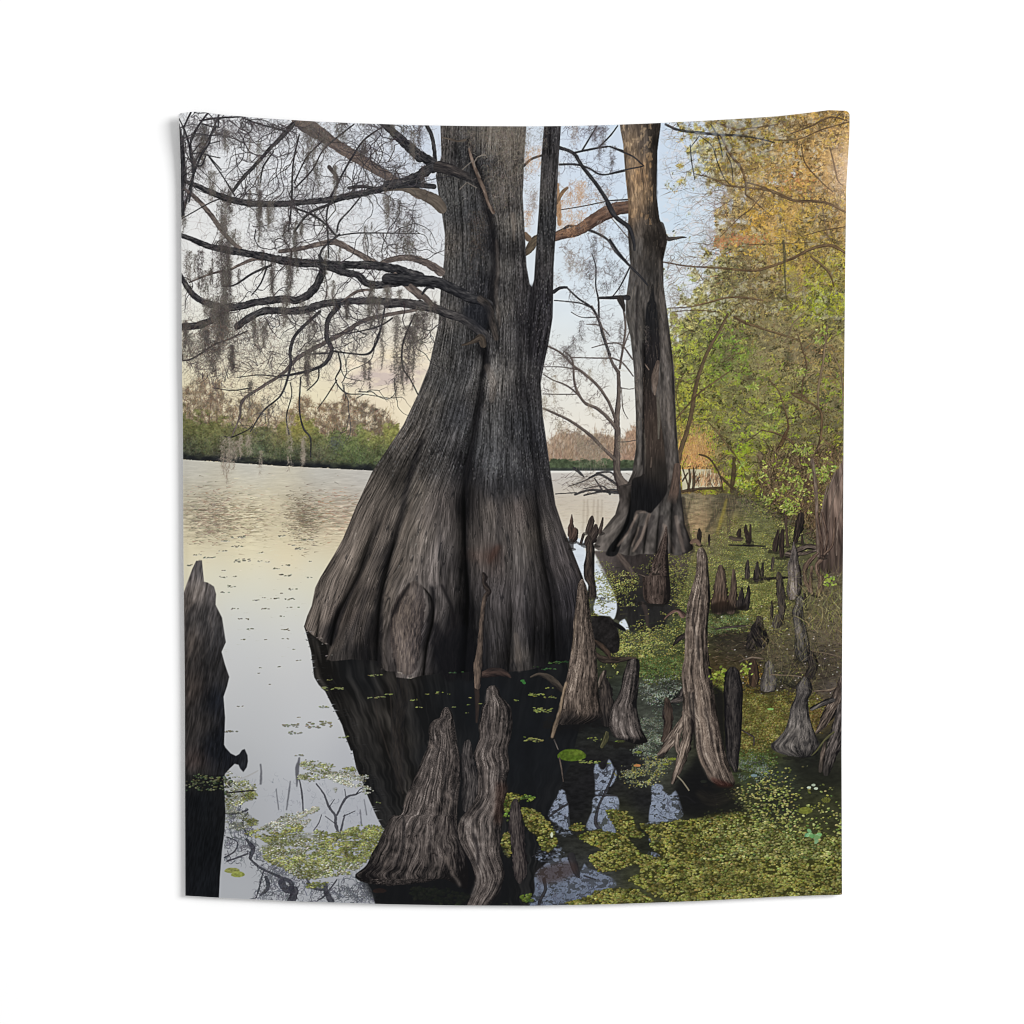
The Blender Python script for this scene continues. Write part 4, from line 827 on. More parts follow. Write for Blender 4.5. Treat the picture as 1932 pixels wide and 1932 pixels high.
# twigs of the gap
for s_, sq, nn, L, c in (('1310,330 1420,375 1690,760 1870,1000', 'B', 46, (14, 60), (92, 84, 86)), ('1365,1410 1560,1570 1700,1930', 'B', 34, (14, 60), (104, 98, 98)), ('1590,1250 1620,1640', 'B', 20, (14, 50), (110, 104, 104)), ('1400,935 1740,1130 1930,1310', 'B', 36, (14, 60), (92, 84, 82)), ('1765,520 1560,10', 'E', 30, (16, 60), (112, 104, 102)),
                         ('1748,900 1420,470 1215,315', 'E', 60, (16, 60), (100, 90, 86)), ('1745,950 1430,620 1350,360', 'E', 50, (14, 50), (100, 90, 86)), ('1735,1190 1185,800', 'E', 44, (12, 46), (104, 92, 86)), ('1400,405 1180,480 1200,690', 'E', 40, (14, 50), (100, 90, 86)), ('1775,490 1820,170', 'E', 20, (12, 40), (104, 96, 92)),
                         ('1050,500 1100,700 1060,900', 'B', 26, (14, 46), (150, 132, 126)), ('1380,600 1500,750 1700,700', 'B', 40, (16, 60), (160, 136, 120)), ('1300,1100 1500,1200 1550,1400', 'B', 40, (16, 60), (128, 120, 118)), ('1700,180 1500,180 1350,180', 'B', 40, (16, 60), (100, 92, 100)), ('1700,1000 1650,1300', 'B', 24, (16, 46), (120, 112, 112)), ('1310,460 1720,530', 'B', 24, (14, 46), (90, 84, 90))):
    twigs(P(sq, s_), nn, L, (.6, 1.2), c, kids=2, amax=.7)
for (x, y, L, w, c) in ((1185, 245, 60, 22, 0), (1200, 285, 50, 16, 0), (1210, 250, 80, 18, 0), (1225, 290, 60, 12, 0), (1165, 360, 70, 34, 1), (1135, 380, 70, 22, 1), (1150, 250, 50, 20, 3), (1075, 290, 60, 22, 1), (1060, 300, 60, 16, 1), (1068, 380, 60, 16, 3), (1060, 420, 50, 18, 1), (1120, 400, 90, 14, 1), (1130, 440, 40, 40, 1), (1165, 420, 50, 26, 1), (1135, 500, 50, 26, 3), (1150, 520, 50, 20, 3),
                        (1176, 520, 70, 14, 0), (1225, 520, 60, 18, 0), (1245, 535, 70, 16, 0), (1215, 560, 30, 26, 0), (1200, 440, 60, 20, 3), (1250, 440, 50, 14, 0), (1085, 500, 50, 14, 1), (1225, 310, 40, 12, 0), (1240, 640, 70, 12, 0), (1160, 640, 50, 14, 0), (1155, 670, 50, 22, 0), (1130, 690, 60, 30, 0), (1110, 750, 60, 16, 2), (1095, 790, 60, 18, 2), (1180, 800, 40, 12, 2), (1210, 700, 40, 10, 2), (1175, 735, 30, 10, 2),
                        (1150, 860, 60, 22, 2), (1175, 880, 60, 34, 2), (1200, 890, 50, 22, 2), (1120, 840, 30, 20, 2), (1240, 870, 50, 20, 2), (1115, 320, 60, 16, 3), (1205, 380, 50, 18, 3), (1190, 470, 70, 18, 0), (1110, 545, 30, 24, 3)):
    moss(x, y, L, w, None, ((92, 86, 86), (186, 142, 104), (140, 128, 112), (140, 126, 116))[c], .65)

def lobe(left, right, k=.55, hi=.16, ex=3.0, fade=90, msk=None):
    """round a buttress: darken towards its two edges, lift its crown"""
    Lc, Rc = cr(pp(None, left)[:, :2], 4), cr(pp(None, right)[:, :2], 4)
    global cv
    k = k * .78
    mm_ = poly(np.vstack([Lc[::-1], Rc]), False, 1.2)
    yy = YY[:, 0]
    l = np.interp(yy, Lc[:, 1], Lc[:, 0]); r = np.interp(yy, Rc[:, 1], Rc[:, 0])
    u = (XX - ((l + r) / 2)[:, None]) / np.maximum((r - l) / 2, 3)[:, None] + .12
    f = 1 + hi - (k + hi) * np.clip(np.abs(u), 0, 1.15) ** ex
    tf = np.clip((YY - Lc[0, 1]) / fade, 0, 1)
    cv *= (1 + (np.clip(f, .15, 1.4) - 1) * mm_ * tf * (mt if msk is None else msk))[..., None]


# ---------------- second, hollow cypress ----------------
L2 = P('C', '70,150 100,300 120,560 145,760 140,1000 160,1250 125,1500 120,1640 170,1900'); L2b = P('F', '160,250 185,500 200,850 200,1100 170,1300 140,1380 60,1400 60,1500'); L2c = P('H', '1740,1600 1700,120 1600,250 1570,330')
LEFT2 = np.array([(1238, 235), (1241, 262), (1246, 288), (1251, 355), (1257, 407), (1256, 469), (1261, 533), (1252, 598), (1251, 634), (1261, 675), (1268, 739), (1272, 830), (1272, 895), (1264, 946), (1254, 967), (1236, 972), (1238, 1000), (1230, 1029), (1220, 1041), (1194, 1075), (1187, 1095)])
BOT2 = np.array([(1196, 1101), (1215, 1103), (1233, 1104), (1250, 1110), (1266, 1111), (1280, 1107), (1305, 1108), (1325, 1105), (1342, 1106), (1352, 1111), (1362, 1110), (1375, 1106), (1386, 1099)])
RIGHT2 = np.array([(1386, 1094), (1370, 1050), (1364, 998), (1357, 908), (1352, 843), (1348, 739), (1342, 688), (1334, 623), (1327, 572), (1326, 520), (1334, 484), (1330, 466), (1318, 437), (1312, 391), (1314, 300), (1321, 250), (1321, 235)])
m2 = poly(np.vstack([LEFT2, BOT2, RIGHT2]), False, .5, 1.3, 5)
yy = YY[:, 0]
li = np.interp(yy, LEFT2[:, 1], LEFT2[:, 0]); ri = np.interp(yy, RIGHT2[::-1, 1], RIGHT2[::-1, 0])
u2 = (XX - li[:, None]) / np.maximum(ri - li, 5)[:, None]
T2 = idw([(1250, 260, 124, 106, 90), (1265, 280, 168, 134, 98), (1290, 290, 92, 80, 72), (1312, 280, 66, 60, 56), (1258, 330, 150, 122, 92), (1290, 340, 176, 132, 84), (1282, 350, 160, 118, 78), (1305, 340, 80, 70, 64), (1262, 380, 158, 124, 90), (1290, 400, 150, 116, 80), (1305, 420, 106, 90, 76), (1265, 430, 150, 114, 80), (1285, 450, 98, 86, 76), (1310, 470, 80, 70, 64), (1270, 500, 96, 88, 80), (1300, 510, 88, 80, 76), (1322, 500, 76, 66, 58),
          (1275, 560, 100, 92, 88), (1300, 560, 74, 70, 68), (1320, 580, 96, 84, 76), (1262, 600, 106, 98, 90), (1280, 620, 92, 84, 78), (1262, 680, 116, 108, 98), (1280, 700, 88, 82, 78), (1325, 640, 84, 74, 68), (1335, 700, 100, 88, 80), (1330, 760, 106, 94, 86), (1340, 820, 110, 96, 86), (1275, 780, 108, 98, 90), (1277, 860, 98, 90, 84), (1340, 900, 104, 92, 84), (1278, 930, 96, 86, 78), (1345, 960, 104, 92, 82), (1355, 1000, 60, 54, 50),
          (1245, 980, 74, 62, 56), (1235, 1010, 92, 80, 72), (1215, 1060, 104, 92, 82), (1205, 1090, 98, 86, 78), (1260, 1060, 96, 86, 78), (1300, 1050, 92, 82, 76), (1330, 1020, 112, 102, 94), (1350, 1050, 104, 92, 84), (1365, 1080, 90, 78, 72), (1300, 1095, 100, 88, 80), (1340, 1095, 110, 98, 90), (1380, 1095, 56, 50, 48)], 3.2, 8)
tx = fbm(u2 * 15 + .35 * fbm(XX / 20, YY / 60, 91), YY / 26, 92, 4); fn = vn(u2 * 42, YY / 9, 93)
tl2 = T2.mean(-1, keepdims=True); low2 = np.clip((YY - 430) / 60, 0, 1)[..., None]
T2 = (tl2 + (T2 - tl2) * (.72 - .2 * low2)) * .84
comp(m2, T2 * (.5 + .75 * tx + .3 * fn)[..., None])
for s_, w, al in (('F', 0, 0),): pass
CAV = [poly(P('C', '330,1380 345,1500 360,1700 375,1932 285,1932 288,1700 305,1480'), True, .7), poly(P('F', '292,-20 355,-20 378,200 385,420 345,500 320,650 345,690 380,760 395,900 420,1100 440,1330 440,1440 400,1510 340,1580 310,1612 260,1590 190,1640 150,1750 100,1810 50,1932 -30,1932 0,1860 90,1740 150,1560 165,1400 180,1340 255,1300 262,1100 262,800 264,500 266,300 272,120'), True, .8)]
DC = idw([(1300, 620, 36, 36, 38), (1302, 720, 38, 36, 38), (1305, 800, 58, 50, 47), (1310, 850, 66, 56, 50), (1315, 900, 68, 58, 52), (1310, 940, 56, 50, 46), (1290, 980, 28, 28, 30), (1310, 1000, 28, 28, 30), (1260, 1060, 30, 30, 31), (1290, 760, 46, 42, 40), (1322, 940, 40, 38, 36)], 3)
for m in CAV: comp(m, DC * (.75 + .5 * fbm(XX / 2.5, YY / 22, 94))[..., None])
for s_, sq, cs, al in (('370,440,14 350,540,26 345,620,22 345,690,8', 'F', BRN, .8), ('370,720,12 378,900,12 375,1030,7', 'F', [(80, 76, 70), (104, 100, 92), (122, 118, 108)], .8), ('265,560,8 262,800,7 270,850,4', 'F', BRN, .8), ('250,880,8 268,1050,8 270,1180,8 265,1300,6', 'F', [(70, 66, 62), (100, 94, 86), (120, 112, 104)], .8), ('320,1180,7 315,1250,8', 'F', BRN, .5), ('270,455,5 300,500,5', 'F', BRN, .9)):
    limb(P(sq, s_), cs, amp=.5, alpha=al)
for s_, sq, rr, a in (('215,1400 205,1600 200,1900', 'C', 7, .8), ('210,0 215,300', 'F', 7, .5), ('255,300 262,600 255,1000 262,1300', 'F', 8, .8), ('430,900 450,1200 440,1400 380,1560', 'F', 10, .4), ('485,1480 500,1600 500,1750 490,1900', 'F', 14, .45), ('240,1720 225,1800 200,1900', 'F', 16, .65), ('330,1640 290,1750 250,1850 210,1932', 'F', 16, .5), ('400,1640 380,1760 370,1932', 'F', 16, .6), ('190,1690 170,1800 90,1900', 'F', 14, .5),
                     ('560,1500 590,1700 640,1900', 'F', 18, .6), ('540,1700 560,1850 600,1920', 'F', 12, .5), ('210,150 240,350 250,600', 'C', 12, .35), ('340,150 345,500 350,900', 'C', 20, .5)):
    limb(pp(sq, s_, rr), [(30, 28, 29), (44, 40, 40)], amp=.4, alpha=a * .85, soft=1.2, edge=.4)
for s_, sq, rr, a in (('60,1860 130,1770 180,1680 210,1620', 'F', 9, .55), ('180,1900 240,1800 270,1720 300,1620', 'F', 13, .6), ('170,1860 210,1760 220,1720', 'F', 8, .5), ('420,1700 450,1800 490,1900', 'F', 12, .35), ('510,1640 540,1780 570,1900', 'F', 14, .35), ('370,1900 400,1800 430,1710', 'F', 10, .4), ('190,1650 210,1600 270,1600', 'F', 12, .5)):
    limb(pp(sq, s_, rr), [(112, 98, 90), (136, 122, 112), (160, 146, 134)], amp=.5, alpha=a, soft=1.0, edge=.4)
for l_, r_ in (('1236,975 1226,1035 1190,1075 1185,1100', '1262,985 1258,1040 1240,1075 1228,1106'), ('1268,1020 1250,1060 1236,1085 1232,1108', '1280,1030 1272,1065 1262,1090 1258,1112'), ('1280,1030 1272,1070 1262,1112', '1298,1035 1292,1075 1288,1108'), ('1300,1010 1292,1060 1286,1108', '1322,1010 1316,1060 1314,1108'), ('1322,990 1316,1050 1314,1108', '1345,990 1344,1050 1344,1110'), ('1345,985 1344,1050 1344,1112', '1366,990 1374,1050 1390,1100'),
               ('1252,600 1266,700 1272,850 1272,930', '1288,600 1290,700 1288,850 1284,930'), ('1312,500 1318,650 1326,850 1334,960', '1328,520 1342,680 1352,850 1360,960'), ('1242,252 1250,350 1258,430 1260,520', '1322,252 1314,350 1318,430 1330,520')):
    lobe(l_, r_, .62, .14, 3, 30, m2)
limb(P('C', '395,960,20 440,1030,18 500,1030,12 560,1022,8 590,1024,3'), BARK, lit=-.4, amp=.4)
limb(P('C', '390,930,30 410,1000,26 400,1080,20'), BARK, lit=-.2, amp=.5, alpha=.9)
limb(P('C', '-20,1490,10 60,1485,14 140,1490,20'), DARKB, amp=.4)
limb(P('C', '80,1500,26 100,1550,18 110,1590,8'), [(34, 34, 36), (60, 56, 54), (90, 82, 76)], amp=.6)
# lit patches of bark high on the hollow tree
dk2 = m2 * np.clip((600 - YY) / 120, 0, 1) * np.clip((XX - np.interp(YY, [240, 330, 380, 440, 560], [1285, 1302, 1296, 1285, 1270])) / 8 + (fbm(XX / 7, YY / 16, 95) - .5) * 3, 0, 1)
comp(dk2 * .62, T2.mean(-1, keepdims=True) * rgb((150, 136, 124)) * (.7 + .9 * tx)[..., None])
pt = m2 * (YY < 450) * np.clip((fbm(XX / 6, YY / 11, 96) - .56) * 9, 0, 1) * (XX < 1306)
comp(pt * .4, idw([(1260, 280, 206, 178, 140), (1290, 340, 206, 160, 108), (1265, 400, 196, 164, 126), (1285, 430, 176, 140, 100)], 3) * (.75 + .5 * fn)[..., None])
x, y = scatter(m2 * (YY < 900), 1500)
k = rng.random(1500) < .5
strokes(x, y, 1.57 + rng.normal(size=1500) * .08, rng.uniform(4, 20, 1500), .8, np.where(k[:, None], np.array([[60, 54, 50]]), np.array([[150, 136, 120]])).astype(np.float32), amax=.35, mask=m2)
for (a, b, c) in (('1290,250 1300,340 1285,350', 0, 0),): pass
moss(1275, 740, 60, 8, 60, (120, 110, 100), .6); moss(1292, 650, 60, 10, 60, (120, 110, 102), .6)
limb(P('B', '1440,400,14 1490,480,13 1600,620,14 1690,760,15 1750,870,15 1830,930,16 1870,1000,14 1890,1090,10'), DARKB, lit=-.3, amp=.35, edge=.2)
limb(P('C', '-20,760,16 20,840,16 90,900,16 150,950,15 180,1040,12 190,1120,9'), DARKB, lit=-.3, amp=.35)
limb(P('C', '0,1040,8 60,1130,8 150,1240,8 230,1320,8 290,1390,6'), DARKB, amp=.35)
limb(P('C', '0,320,6 90,360,6 180,400,6 260,470,5'), DARKB, amp=.35); limb(P('C', '0,530,5 120,500,5 250,475,5'), DARKB, amp=.35)
limb(P('F', '470,1540,40 490,1470,38 505,1380,34 520,1250,30'), [(60, 52, 48), (96, 82, 74), (130, 114, 102)], amp=.4, fade=[(0, 0), (.3, 1), (1, 1)])

# ---------------- the great trunk ----------------
LT = np.array([(880, 236), (880, 251), (882, 313), (871, 352), (876, 385), (884, 430), (890, 470), (889, 520), (883, 572), (877, 650), (865, 702), (858, 734), (836, 789), (806, 851), (780, 890), (744, 944), (713, 1012), (687, 1076), (668, 1110), (651, 1137), (640, 1155), (630, 1176), (623, 1212), (614, 1232), (608, 1252)])
BT = np.array([(614, 1262), (631, 1275), (645, 1285), (660, 1290), (654, 1318), (664, 1322), (702, 1319), (740, 1321), (756, 1322), (760, 1338), (776, 1343), (790, 1343), (793, 1354), (819, 1358), (842, 1352), (878, 1348), (905, 1350), (930, 1345), (960, 1340), (1013, 1344), (1054, 1341), (1091, 1331), (1137, 1322)])
RT = np.array([(1152, 1300), (1164, 1240), (1168, 1190), (1166, 1157), (1142, 1095), (1128, 1060), (1111, 1009), (1101, 946), (1093, 887), (1085, 830), (1081, 765), (1088, 726), (1096, 690), (1103, 646), (1105, 634), (1106, 585), (1107, 533), (1112, 456), (1116, 339), (1122, 251), (1122, 236)])
NT = np.array([(1088, 236), (1088, 252), (1083, 313), (1078, 417), (1072, 495), (1068, 560), (1064, 574), (1060, 568), (1054, 533), (1050, 469), (1045, 391), (1048, 313), (1052, 251), (1052, 236)])
mt = poly(np.vstack([LT, BT, RT, NT]), False, .5, 1.5, 7)
# grain follows the flare: columns of the trunk as curves x(y)
GY = np.array([236, 350, 450, 550, 650, 750, 850, 930, 1010, 1090, 1160, 1220, 1280, 1350])
GXS = [[880, 874, 890, 884, 877, 852, 806, 754, 714, 680, 636, 620, 606, 600],
       [903, 900, 912, 906, 902, 882, 848, 808, 770, 742, 716, 690, 668, 650],
       [935, 936, 944, 946, 944, 930, 902, 872, 840, 812, 780, 762, 752, 752],
       [960, 962, 985, 990, 982, 968, 952, 938, 930, 930, 934, 940, 936, 932],
       [1010, 1006, 1012, 1014, 1014, 1010, 1006, 1004, 1006, 1010, 1012, 1014, 1016, 1016],
       [1052, 1046, 1047, 1056, 1048, 1042, 1052, 1060, 1070, 1082, 1096, 1106, 1108, 1110],
       [1122, 1116, 1112, 1107, 1103, 1084, 1087, 1099, 1112, 1142, 1166, 1170, 1170, 1170]]
GX = [np.interp(yy, GY, g)[:, None] for g in GXS]
ut = np.zeros_like(XX)
for k in range(len(GX) - 1):
    f = (XX - GX[k]) / (GX[k + 1] - GX[k])
    ut = np.where((f >= 0) & (f < 1), k + f, ut)
    if k == 0: ut = np.where(f < 0, f, ut)
    if k == len(GX) - 2: ut = np.where(f >= 1, k + f, ut)
TT_ = idw([(890, 280, 78, 72, 68), (930, 300, 50, 50, 52), (903, 400, 66, 65, 64), (940, 420, 54, 54, 56), (975, 340, 40, 40, 42), (990, 280, 104, 97, 88), (1030, 290, 98, 90, 80), (1010, 350, 84, 77, 71), (1040, 360, 66, 62, 60), (1020, 420, 60, 56, 54), (985, 480, 36, 36, 40), (1000, 470, 82, 78, 74), (1022, 440, 104, 98, 90), (1035, 500, 50, 48, 48), (1002, 540, 92, 88, 84), (1020, 560, 74, 71, 70), (1050, 560, 50, 47, 48),
           (1105, 280, 46, 44, 46), (1110, 320, 58, 55, 56), (1098, 450, 44, 44, 46), (1085, 600, 44, 42, 46), (897, 500, 82, 75, 68), (915, 520, 70, 68, 66), (940, 520, 55, 55, 57), (975, 560, 38, 38, 42), (960, 600, 42, 42, 46), (1000, 620, 82, 78, 74), (1020, 660, 74, 71, 70), (1050, 650, 40, 38, 42), (1080, 700, 38, 36, 40), (895, 640, 78, 74, 70), (920, 680, 62, 61, 61), (950, 700, 48, 47, 48), (965, 660, 36, 35, 37), (880, 720, 76, 73, 70),
           (930, 740, 62, 61, 62), (978, 750, 110, 106, 102), (990, 760, 98, 93, 88), (1010, 740, 82, 78, 75), (1050, 780, 50, 48, 50), (1030, 720, 60, 58, 58), (860, 800, 82, 77, 72), (920, 830, 58, 58, 61), (890, 780, 66, 65, 65), (985, 850, 78, 77, 77), (960, 800, 60, 57, 56), (1040, 850, 50, 50, 53), (1075, 880, 44, 44, 48), (820, 880, 86, 79, 73), (845, 900, 62, 58, 55), (880, 890, 66, 64, 64), (870, 930, 72, 68, 66), (932, 930, 34, 33, 36), (960, 900, 62, 62, 64), (990, 930, 72, 72, 74),
           (1040, 960, 54, 54, 57), (1000, 970, 54, 53, 55), (1085, 960, 48, 46, 48), (780, 930, 70, 65, 60), (760, 970, 90, 81, 73), (795, 960, 58, 53, 49), (830, 980, 102, 93, 84), (880, 1010, 82, 74, 70), (930, 1010, 36, 33, 34), (980, 1020, 84, 76, 71), (1040, 1020, 80, 71, 67), (1080, 1000, 56, 52, 52), (740, 1040, 92, 82, 74), (735, 1080, 98, 87, 78), (770, 1050, 78, 70, 64), (810, 1060, 108, 97, 87), (700, 1120, 98, 87, 78), (710, 1160, 88, 78, 70), (770, 1110, 54, 49, 46),
           (800, 1120, 108, 96, 86), (830, 1100, 106, 96, 88), (860, 1130, 90, 82, 78), (890, 1110, 76, 70, 68), (915, 1130, 54, 50, 50), (960, 1110, 84, 76, 71), (985, 1110, 62, 50, 46), (1000, 1080, 84, 77, 73), (1030, 1120, 86, 80, 77), (1070, 1080, 88, 80, 73), (1100, 1100, 62, 57, 57), (1120, 1120, 66, 60, 60), (650, 1180, 102, 91, 82), (640, 1210, 98, 87, 79), (680, 1190, 86, 76, 69), (690, 1230, 76, 66, 60), (735, 1180, 62, 55, 51), (770, 1190, 98, 87, 78),
           (785, 1230, 100, 89, 81), (820, 1190, 92, 84, 79), (850, 1210, 88, 80, 76), (870, 1200, 66, 61, 60), (900, 1190, 74, 68, 66), (930, 1220, 30, 29, 31), (960, 1180, 62, 57, 57), (970, 1250, 44, 41, 41), (1020, 1190, 74, 68, 68), (1060, 1190, 62, 58, 58), (1090, 1200, 54, 50, 52), (1140, 1200, 48, 45, 49), (630, 1240, 98, 87, 78), (665, 1265, 56, 49, 46), (700, 1270, 70, 63, 59), (745, 1280, 44, 40, 39), (720, 1310, 42, 38, 37), (680, 1300, 76, 68, 62), (770, 1290, 90, 80, 74),
           (800, 1290, 96, 86, 81), (820, 1330, 78, 71, 68), (860, 1270, 60, 55, 55), (880, 1300, 34, 32, 33), (860, 1335, 50, 46, 46), (900, 1320, 26, 27, 29), (930, 1300, 26, 26, 29), (990, 1270, 48, 45, 46), (1020, 1260, 60, 56, 55), (1040, 1320, 70, 64, 60), (1000, 1320, 42, 39, 39), (1080, 1280, 34, 33, 35), (1120, 1280, 30, 30, 33), (940, 1340, 26, 26, 29), (1140, 1310, 27, 28, 30), (1060, 1240, 50, 46, 47)], 3.4, 7, .9)
TT_ = blur(TT_, 3); tl = TT_.mean(-1, keepdims=True); TT_ = (tl + (TT_ - tl) * .72) * 1.03
wob_ = fbm(XX / 90, YY / 160, 101, 2) * .3
t1 = fbm((ut + wob_) * 7, YY / 90, 102, 4)          # broad folds
t2 = fbm((ut + wob_) * 24, YY / 48, 103, 3)         # ridges
t3 = .6 * vn((ut + wob_) * 64, YY / 22, 104) + .4 * vn((ut + wob_) * 100, YY / 12, 107)              # fibres
up = np.clip((1000 - YY) / 60 + (t1 - .5) * 2, 0, 1)    # above the old high-water mark: scaly, grey
sc_ = vn(XX / 2.2, YY / 3.6, 105)
lf = np.clip(np.sin(np.pi * (ut - np.floor(ut))), 0, 1) ** .7
lk = np.clip((YY - 700) / 250, 0, 1)
fac = .2 + .5 * t1 + .6 * t2 + .62 * t3 + up * (.4 * (sc_ - .5) + .5 * (t2 - .5))
fac = fac * (1 - .12 * lk * (1 - lf))
comp(mt, np.clip(TT_ * fac[..., None] * 1.0, 0, 1))
wl = np.interp(XX, [700, 780, 840, 930, 1000, 1100], [975, 968, 975, 985, 992, 975]) + (t1 - .5) * 90
bnd = np.exp(-((YY - wl + 16) / 16) ** 2) * mt * np.clip((XX - 880) / 60, 0, 1)
comp(bnd * .22, (36, 36, 40))
ck = vn((ut + wob_) * 20, YY / 70, 108)
comp(mt * np.clip(1 - np.abs(ck - .5) * 14, 0, 1) * (fbm(XX / 12, YY / 40, 109) > .5) * .55, (24, 24, 26))
# lichen-white scales and black cracks running with the grain
n = 5200
x, y = scatter(mt, n)
uu = ut[(y - Y0).astype(int), (x - X0).astype(int)]
def flow(x, y, dl=10):
    k = np.clip(uu.astype(int), 0, 5); f = uu - k
    def gx(k, y): return np.array([np.interp(yy_, GY, GXS[kk]) for kk, yy_ in zip(k, y)])
    a = gx(k, y) * (1 - f) + gx(k + 1, y) * f
    b = gx(k, y + dl) * (1 - f) + gx(k + 1, y + dl) * f
    return np.arctan2(dl, b - a)
an = flow(x, y)
bas = TT_[(y - Y0).astype(int), (x - X0).astype(int)] * 255
lt = rng.random(n) < .5
cc = np.where(lt[:, None], bas * rng.uniform(1.3, 1.9, (n, 1)) + 8, bas * rng.uniform(.3, .6, (n, 1)))
strokes(x, y, an + rng.normal(size=n) * .04, rng.uniform(5, 26, n), rng.uniform(.5, 1.1, n), np.clip(cc, 18, 175), curv=rng.normal(size=n) * .05, wob=.1, amax=.5, mask=mt)
x, y = scatter(mt * (YY < 960) * (t1 > .42), 2600)
dabs(x, y, .7, rng.uniform(1, 3, 2600), jit([(112, 112, 112), (136, 134, 132), (92, 92, 95)], 2600, 10, 2), 0, mt, .4, 3)
# folds between the buttresses
for s_, rr, a in (('971,700 970,734 962,765 961,791 948,869 936,933 929,998 930,1088 934,1165 938,1243 933,1340', (3, 4, 5, 6, 6, 6, 6, 5, 6, 12, 20), .75), ('845,880 832,915 812,985 800,1040 778,1110 764,1165 756,1220 754,1275 758,1330', (3, 4, 5, 5, 6, 7, 9, 9, 6), .7), ('759,1045 742,1085 728,1126 707,1178 680,1222 668,1256 662,1284', (2, 3, 4, 5, 9, 10, 8), .6),
                  ('1034,600 1039,726 1052,791 1066,880 1072,960 1075,1010 1088,1101 1103,1165 1114,1243 1118,1310', (3, 4, 5, 5, 4, 4, 5, 7, 9, 14), .5), ('935,282 945,320 958,355 975,417 986,469 990,508 988,560 984,600 976,650', (6, 8, 9, 8, 8, 8, 9, 9, 8), .75), ('962,690 972,716 970,738 962,752', (7, 8, 7, 4), .8), ('800,1170 792,1200 782,1230 784,1300 790,1345', (1, 2, 2, 2, 3), .4),
                  ('862,1172 866,1210 858,1250 852,1290', (3, 4, 6, 10), .5), ('1062,575 1062,640 1060,720', (6, 5, 3), .5), ('880,1000 878,1060 884,1120 892,1180', (2, 3, 3, 3), .35), ('700,1160 690,1200 676,1240', (1, 2, 3), .4), ('735,1180 715,1240 690,1300', (3, 4, 4), .4), ('780,1250 776,1300 782,1340', (2, 3, 3), .5), ('1020,1240 1012,1290 1010,1340', (5, 8, 8), .4), ('1000,1010 998,1080 1004,1120', (3, 4, 2), .35),
                  ('1050,1200 1064,1270 1080,1330', (4, 9, 14), .45), ('960,1260 970,1300 960,1340', (8, 12, 12), .45), ('870,1250 885,1300 900,1345', (6, 16, 20), .7), ('740,1230 735,1280 730,1320', (6, 8, 8), .5), ('1140,1250 1140,1320', (14, 20), .5), ('1008,250 1012,330 1000,380', (1, 1, 1), .1)):
    q_ = pp(None, s_); q_ = np.hstack([q_[:, :2], np.array(rr, np.float32)[:, None]])
    limb(q_, [(18, 18, 21), (28, 27, 29), (40, 38, 38)], amp=.6, alpha=a * .95, soft=2.8, edge=.5)


lobe('700,1010 650,1137 623,1212 606,1256', '760,1020 722,1140 680,1225 662,1292', .6, .18)
lobe('612,1190 604,1230 602,1262', '650,1190 640,1235 634,1280', .55, .1, 3, 40)
lobe('640,1200 636,1240 632,1282', '690,1190 672,1240 662,1292', .55, .1, 3, 40)
lobe('775,1000 728,1130 690,1230 653,1322', '812,1000 778,1130 760,1220 755,1324', .6, .16)
lobe('842,930 800,1060 765,1150 755,1230 757,1340', '930,930 932,1100 938,1200 930,1350', .6, .16, 3.4)
lobe('832,1164 804,1190 784,1235 784,1300 792,1360', '836,1164 864,1196 868,1240 856,1290 848,1360', .75, .32, 4, 14)
lobe('930,960 930,1100 934,1200 932,1345', '1072,960 1086,1101 1103,1200 1112,1335', .5, .1, 4)
lobe('940,1150 944,1240 950,1345', '1020,1150 1024,1240 1018,1345', .45, .12, 3, 60)
lobe('1020,1150 1022,1240 1024,1345', '1070,1150 1072,1240 1066,1345', .45, .12, 3, 60)
lobe('1070,940 1088,1101 1106,1180 1116,1330', '1108,940 1145,1095 1170,1160 1172,1330', .5, .08, 3)
lobe('930,560 905,700 880,850 850,930', '985,560 972,700 950,850 930,930', .3, .05)
# lit ridges
for s_, rr, a in (('842,960 822,1010 808,1060 790,1120 778,1170 770,1200', (2, 3, 4, 4, 4, 3), .4), ('716,1030 700,1080 674,1135 648,1185 632,1240', (2, 3, 3, 3, 2), .28), ('775,1020 757,1080 735,1130 706,1190 690,1230 672,1280 655,1318', (2, 2, 2, 2, 2, 3, 2), .45), ('824,1168 800,1200 788,1230 794,1290 800,1350', (2, 3, 2, 2, 2), .35), ('975,735 985,760 984,800', (7, 8, 5), .35), ('993,480 996,540 992,590 1000,650', (3, 4, 4, 3), .35),
                  ('1025,430 1028,450 1028,480', (5, 5, 2), .5), ('845,970 848,1030 838,1100', (2, 2, 2), .3), ('1032,1270 1036,1300 1040,1338', (5, 6, 6), .35), ('1130,1070 1150,1120 1160,1160', (1, 1, 1), .3)):
    q_ = pp(None, s_); q_ = np.hstack([q_[:, :2], np.array(rr, np.float32)[:, None]])
    limb(q_, [(92, 84, 78), (122, 112, 104), (150, 140, 130)], amp=.7, alpha=a, soft=1.4, edge=.5, ft=3)
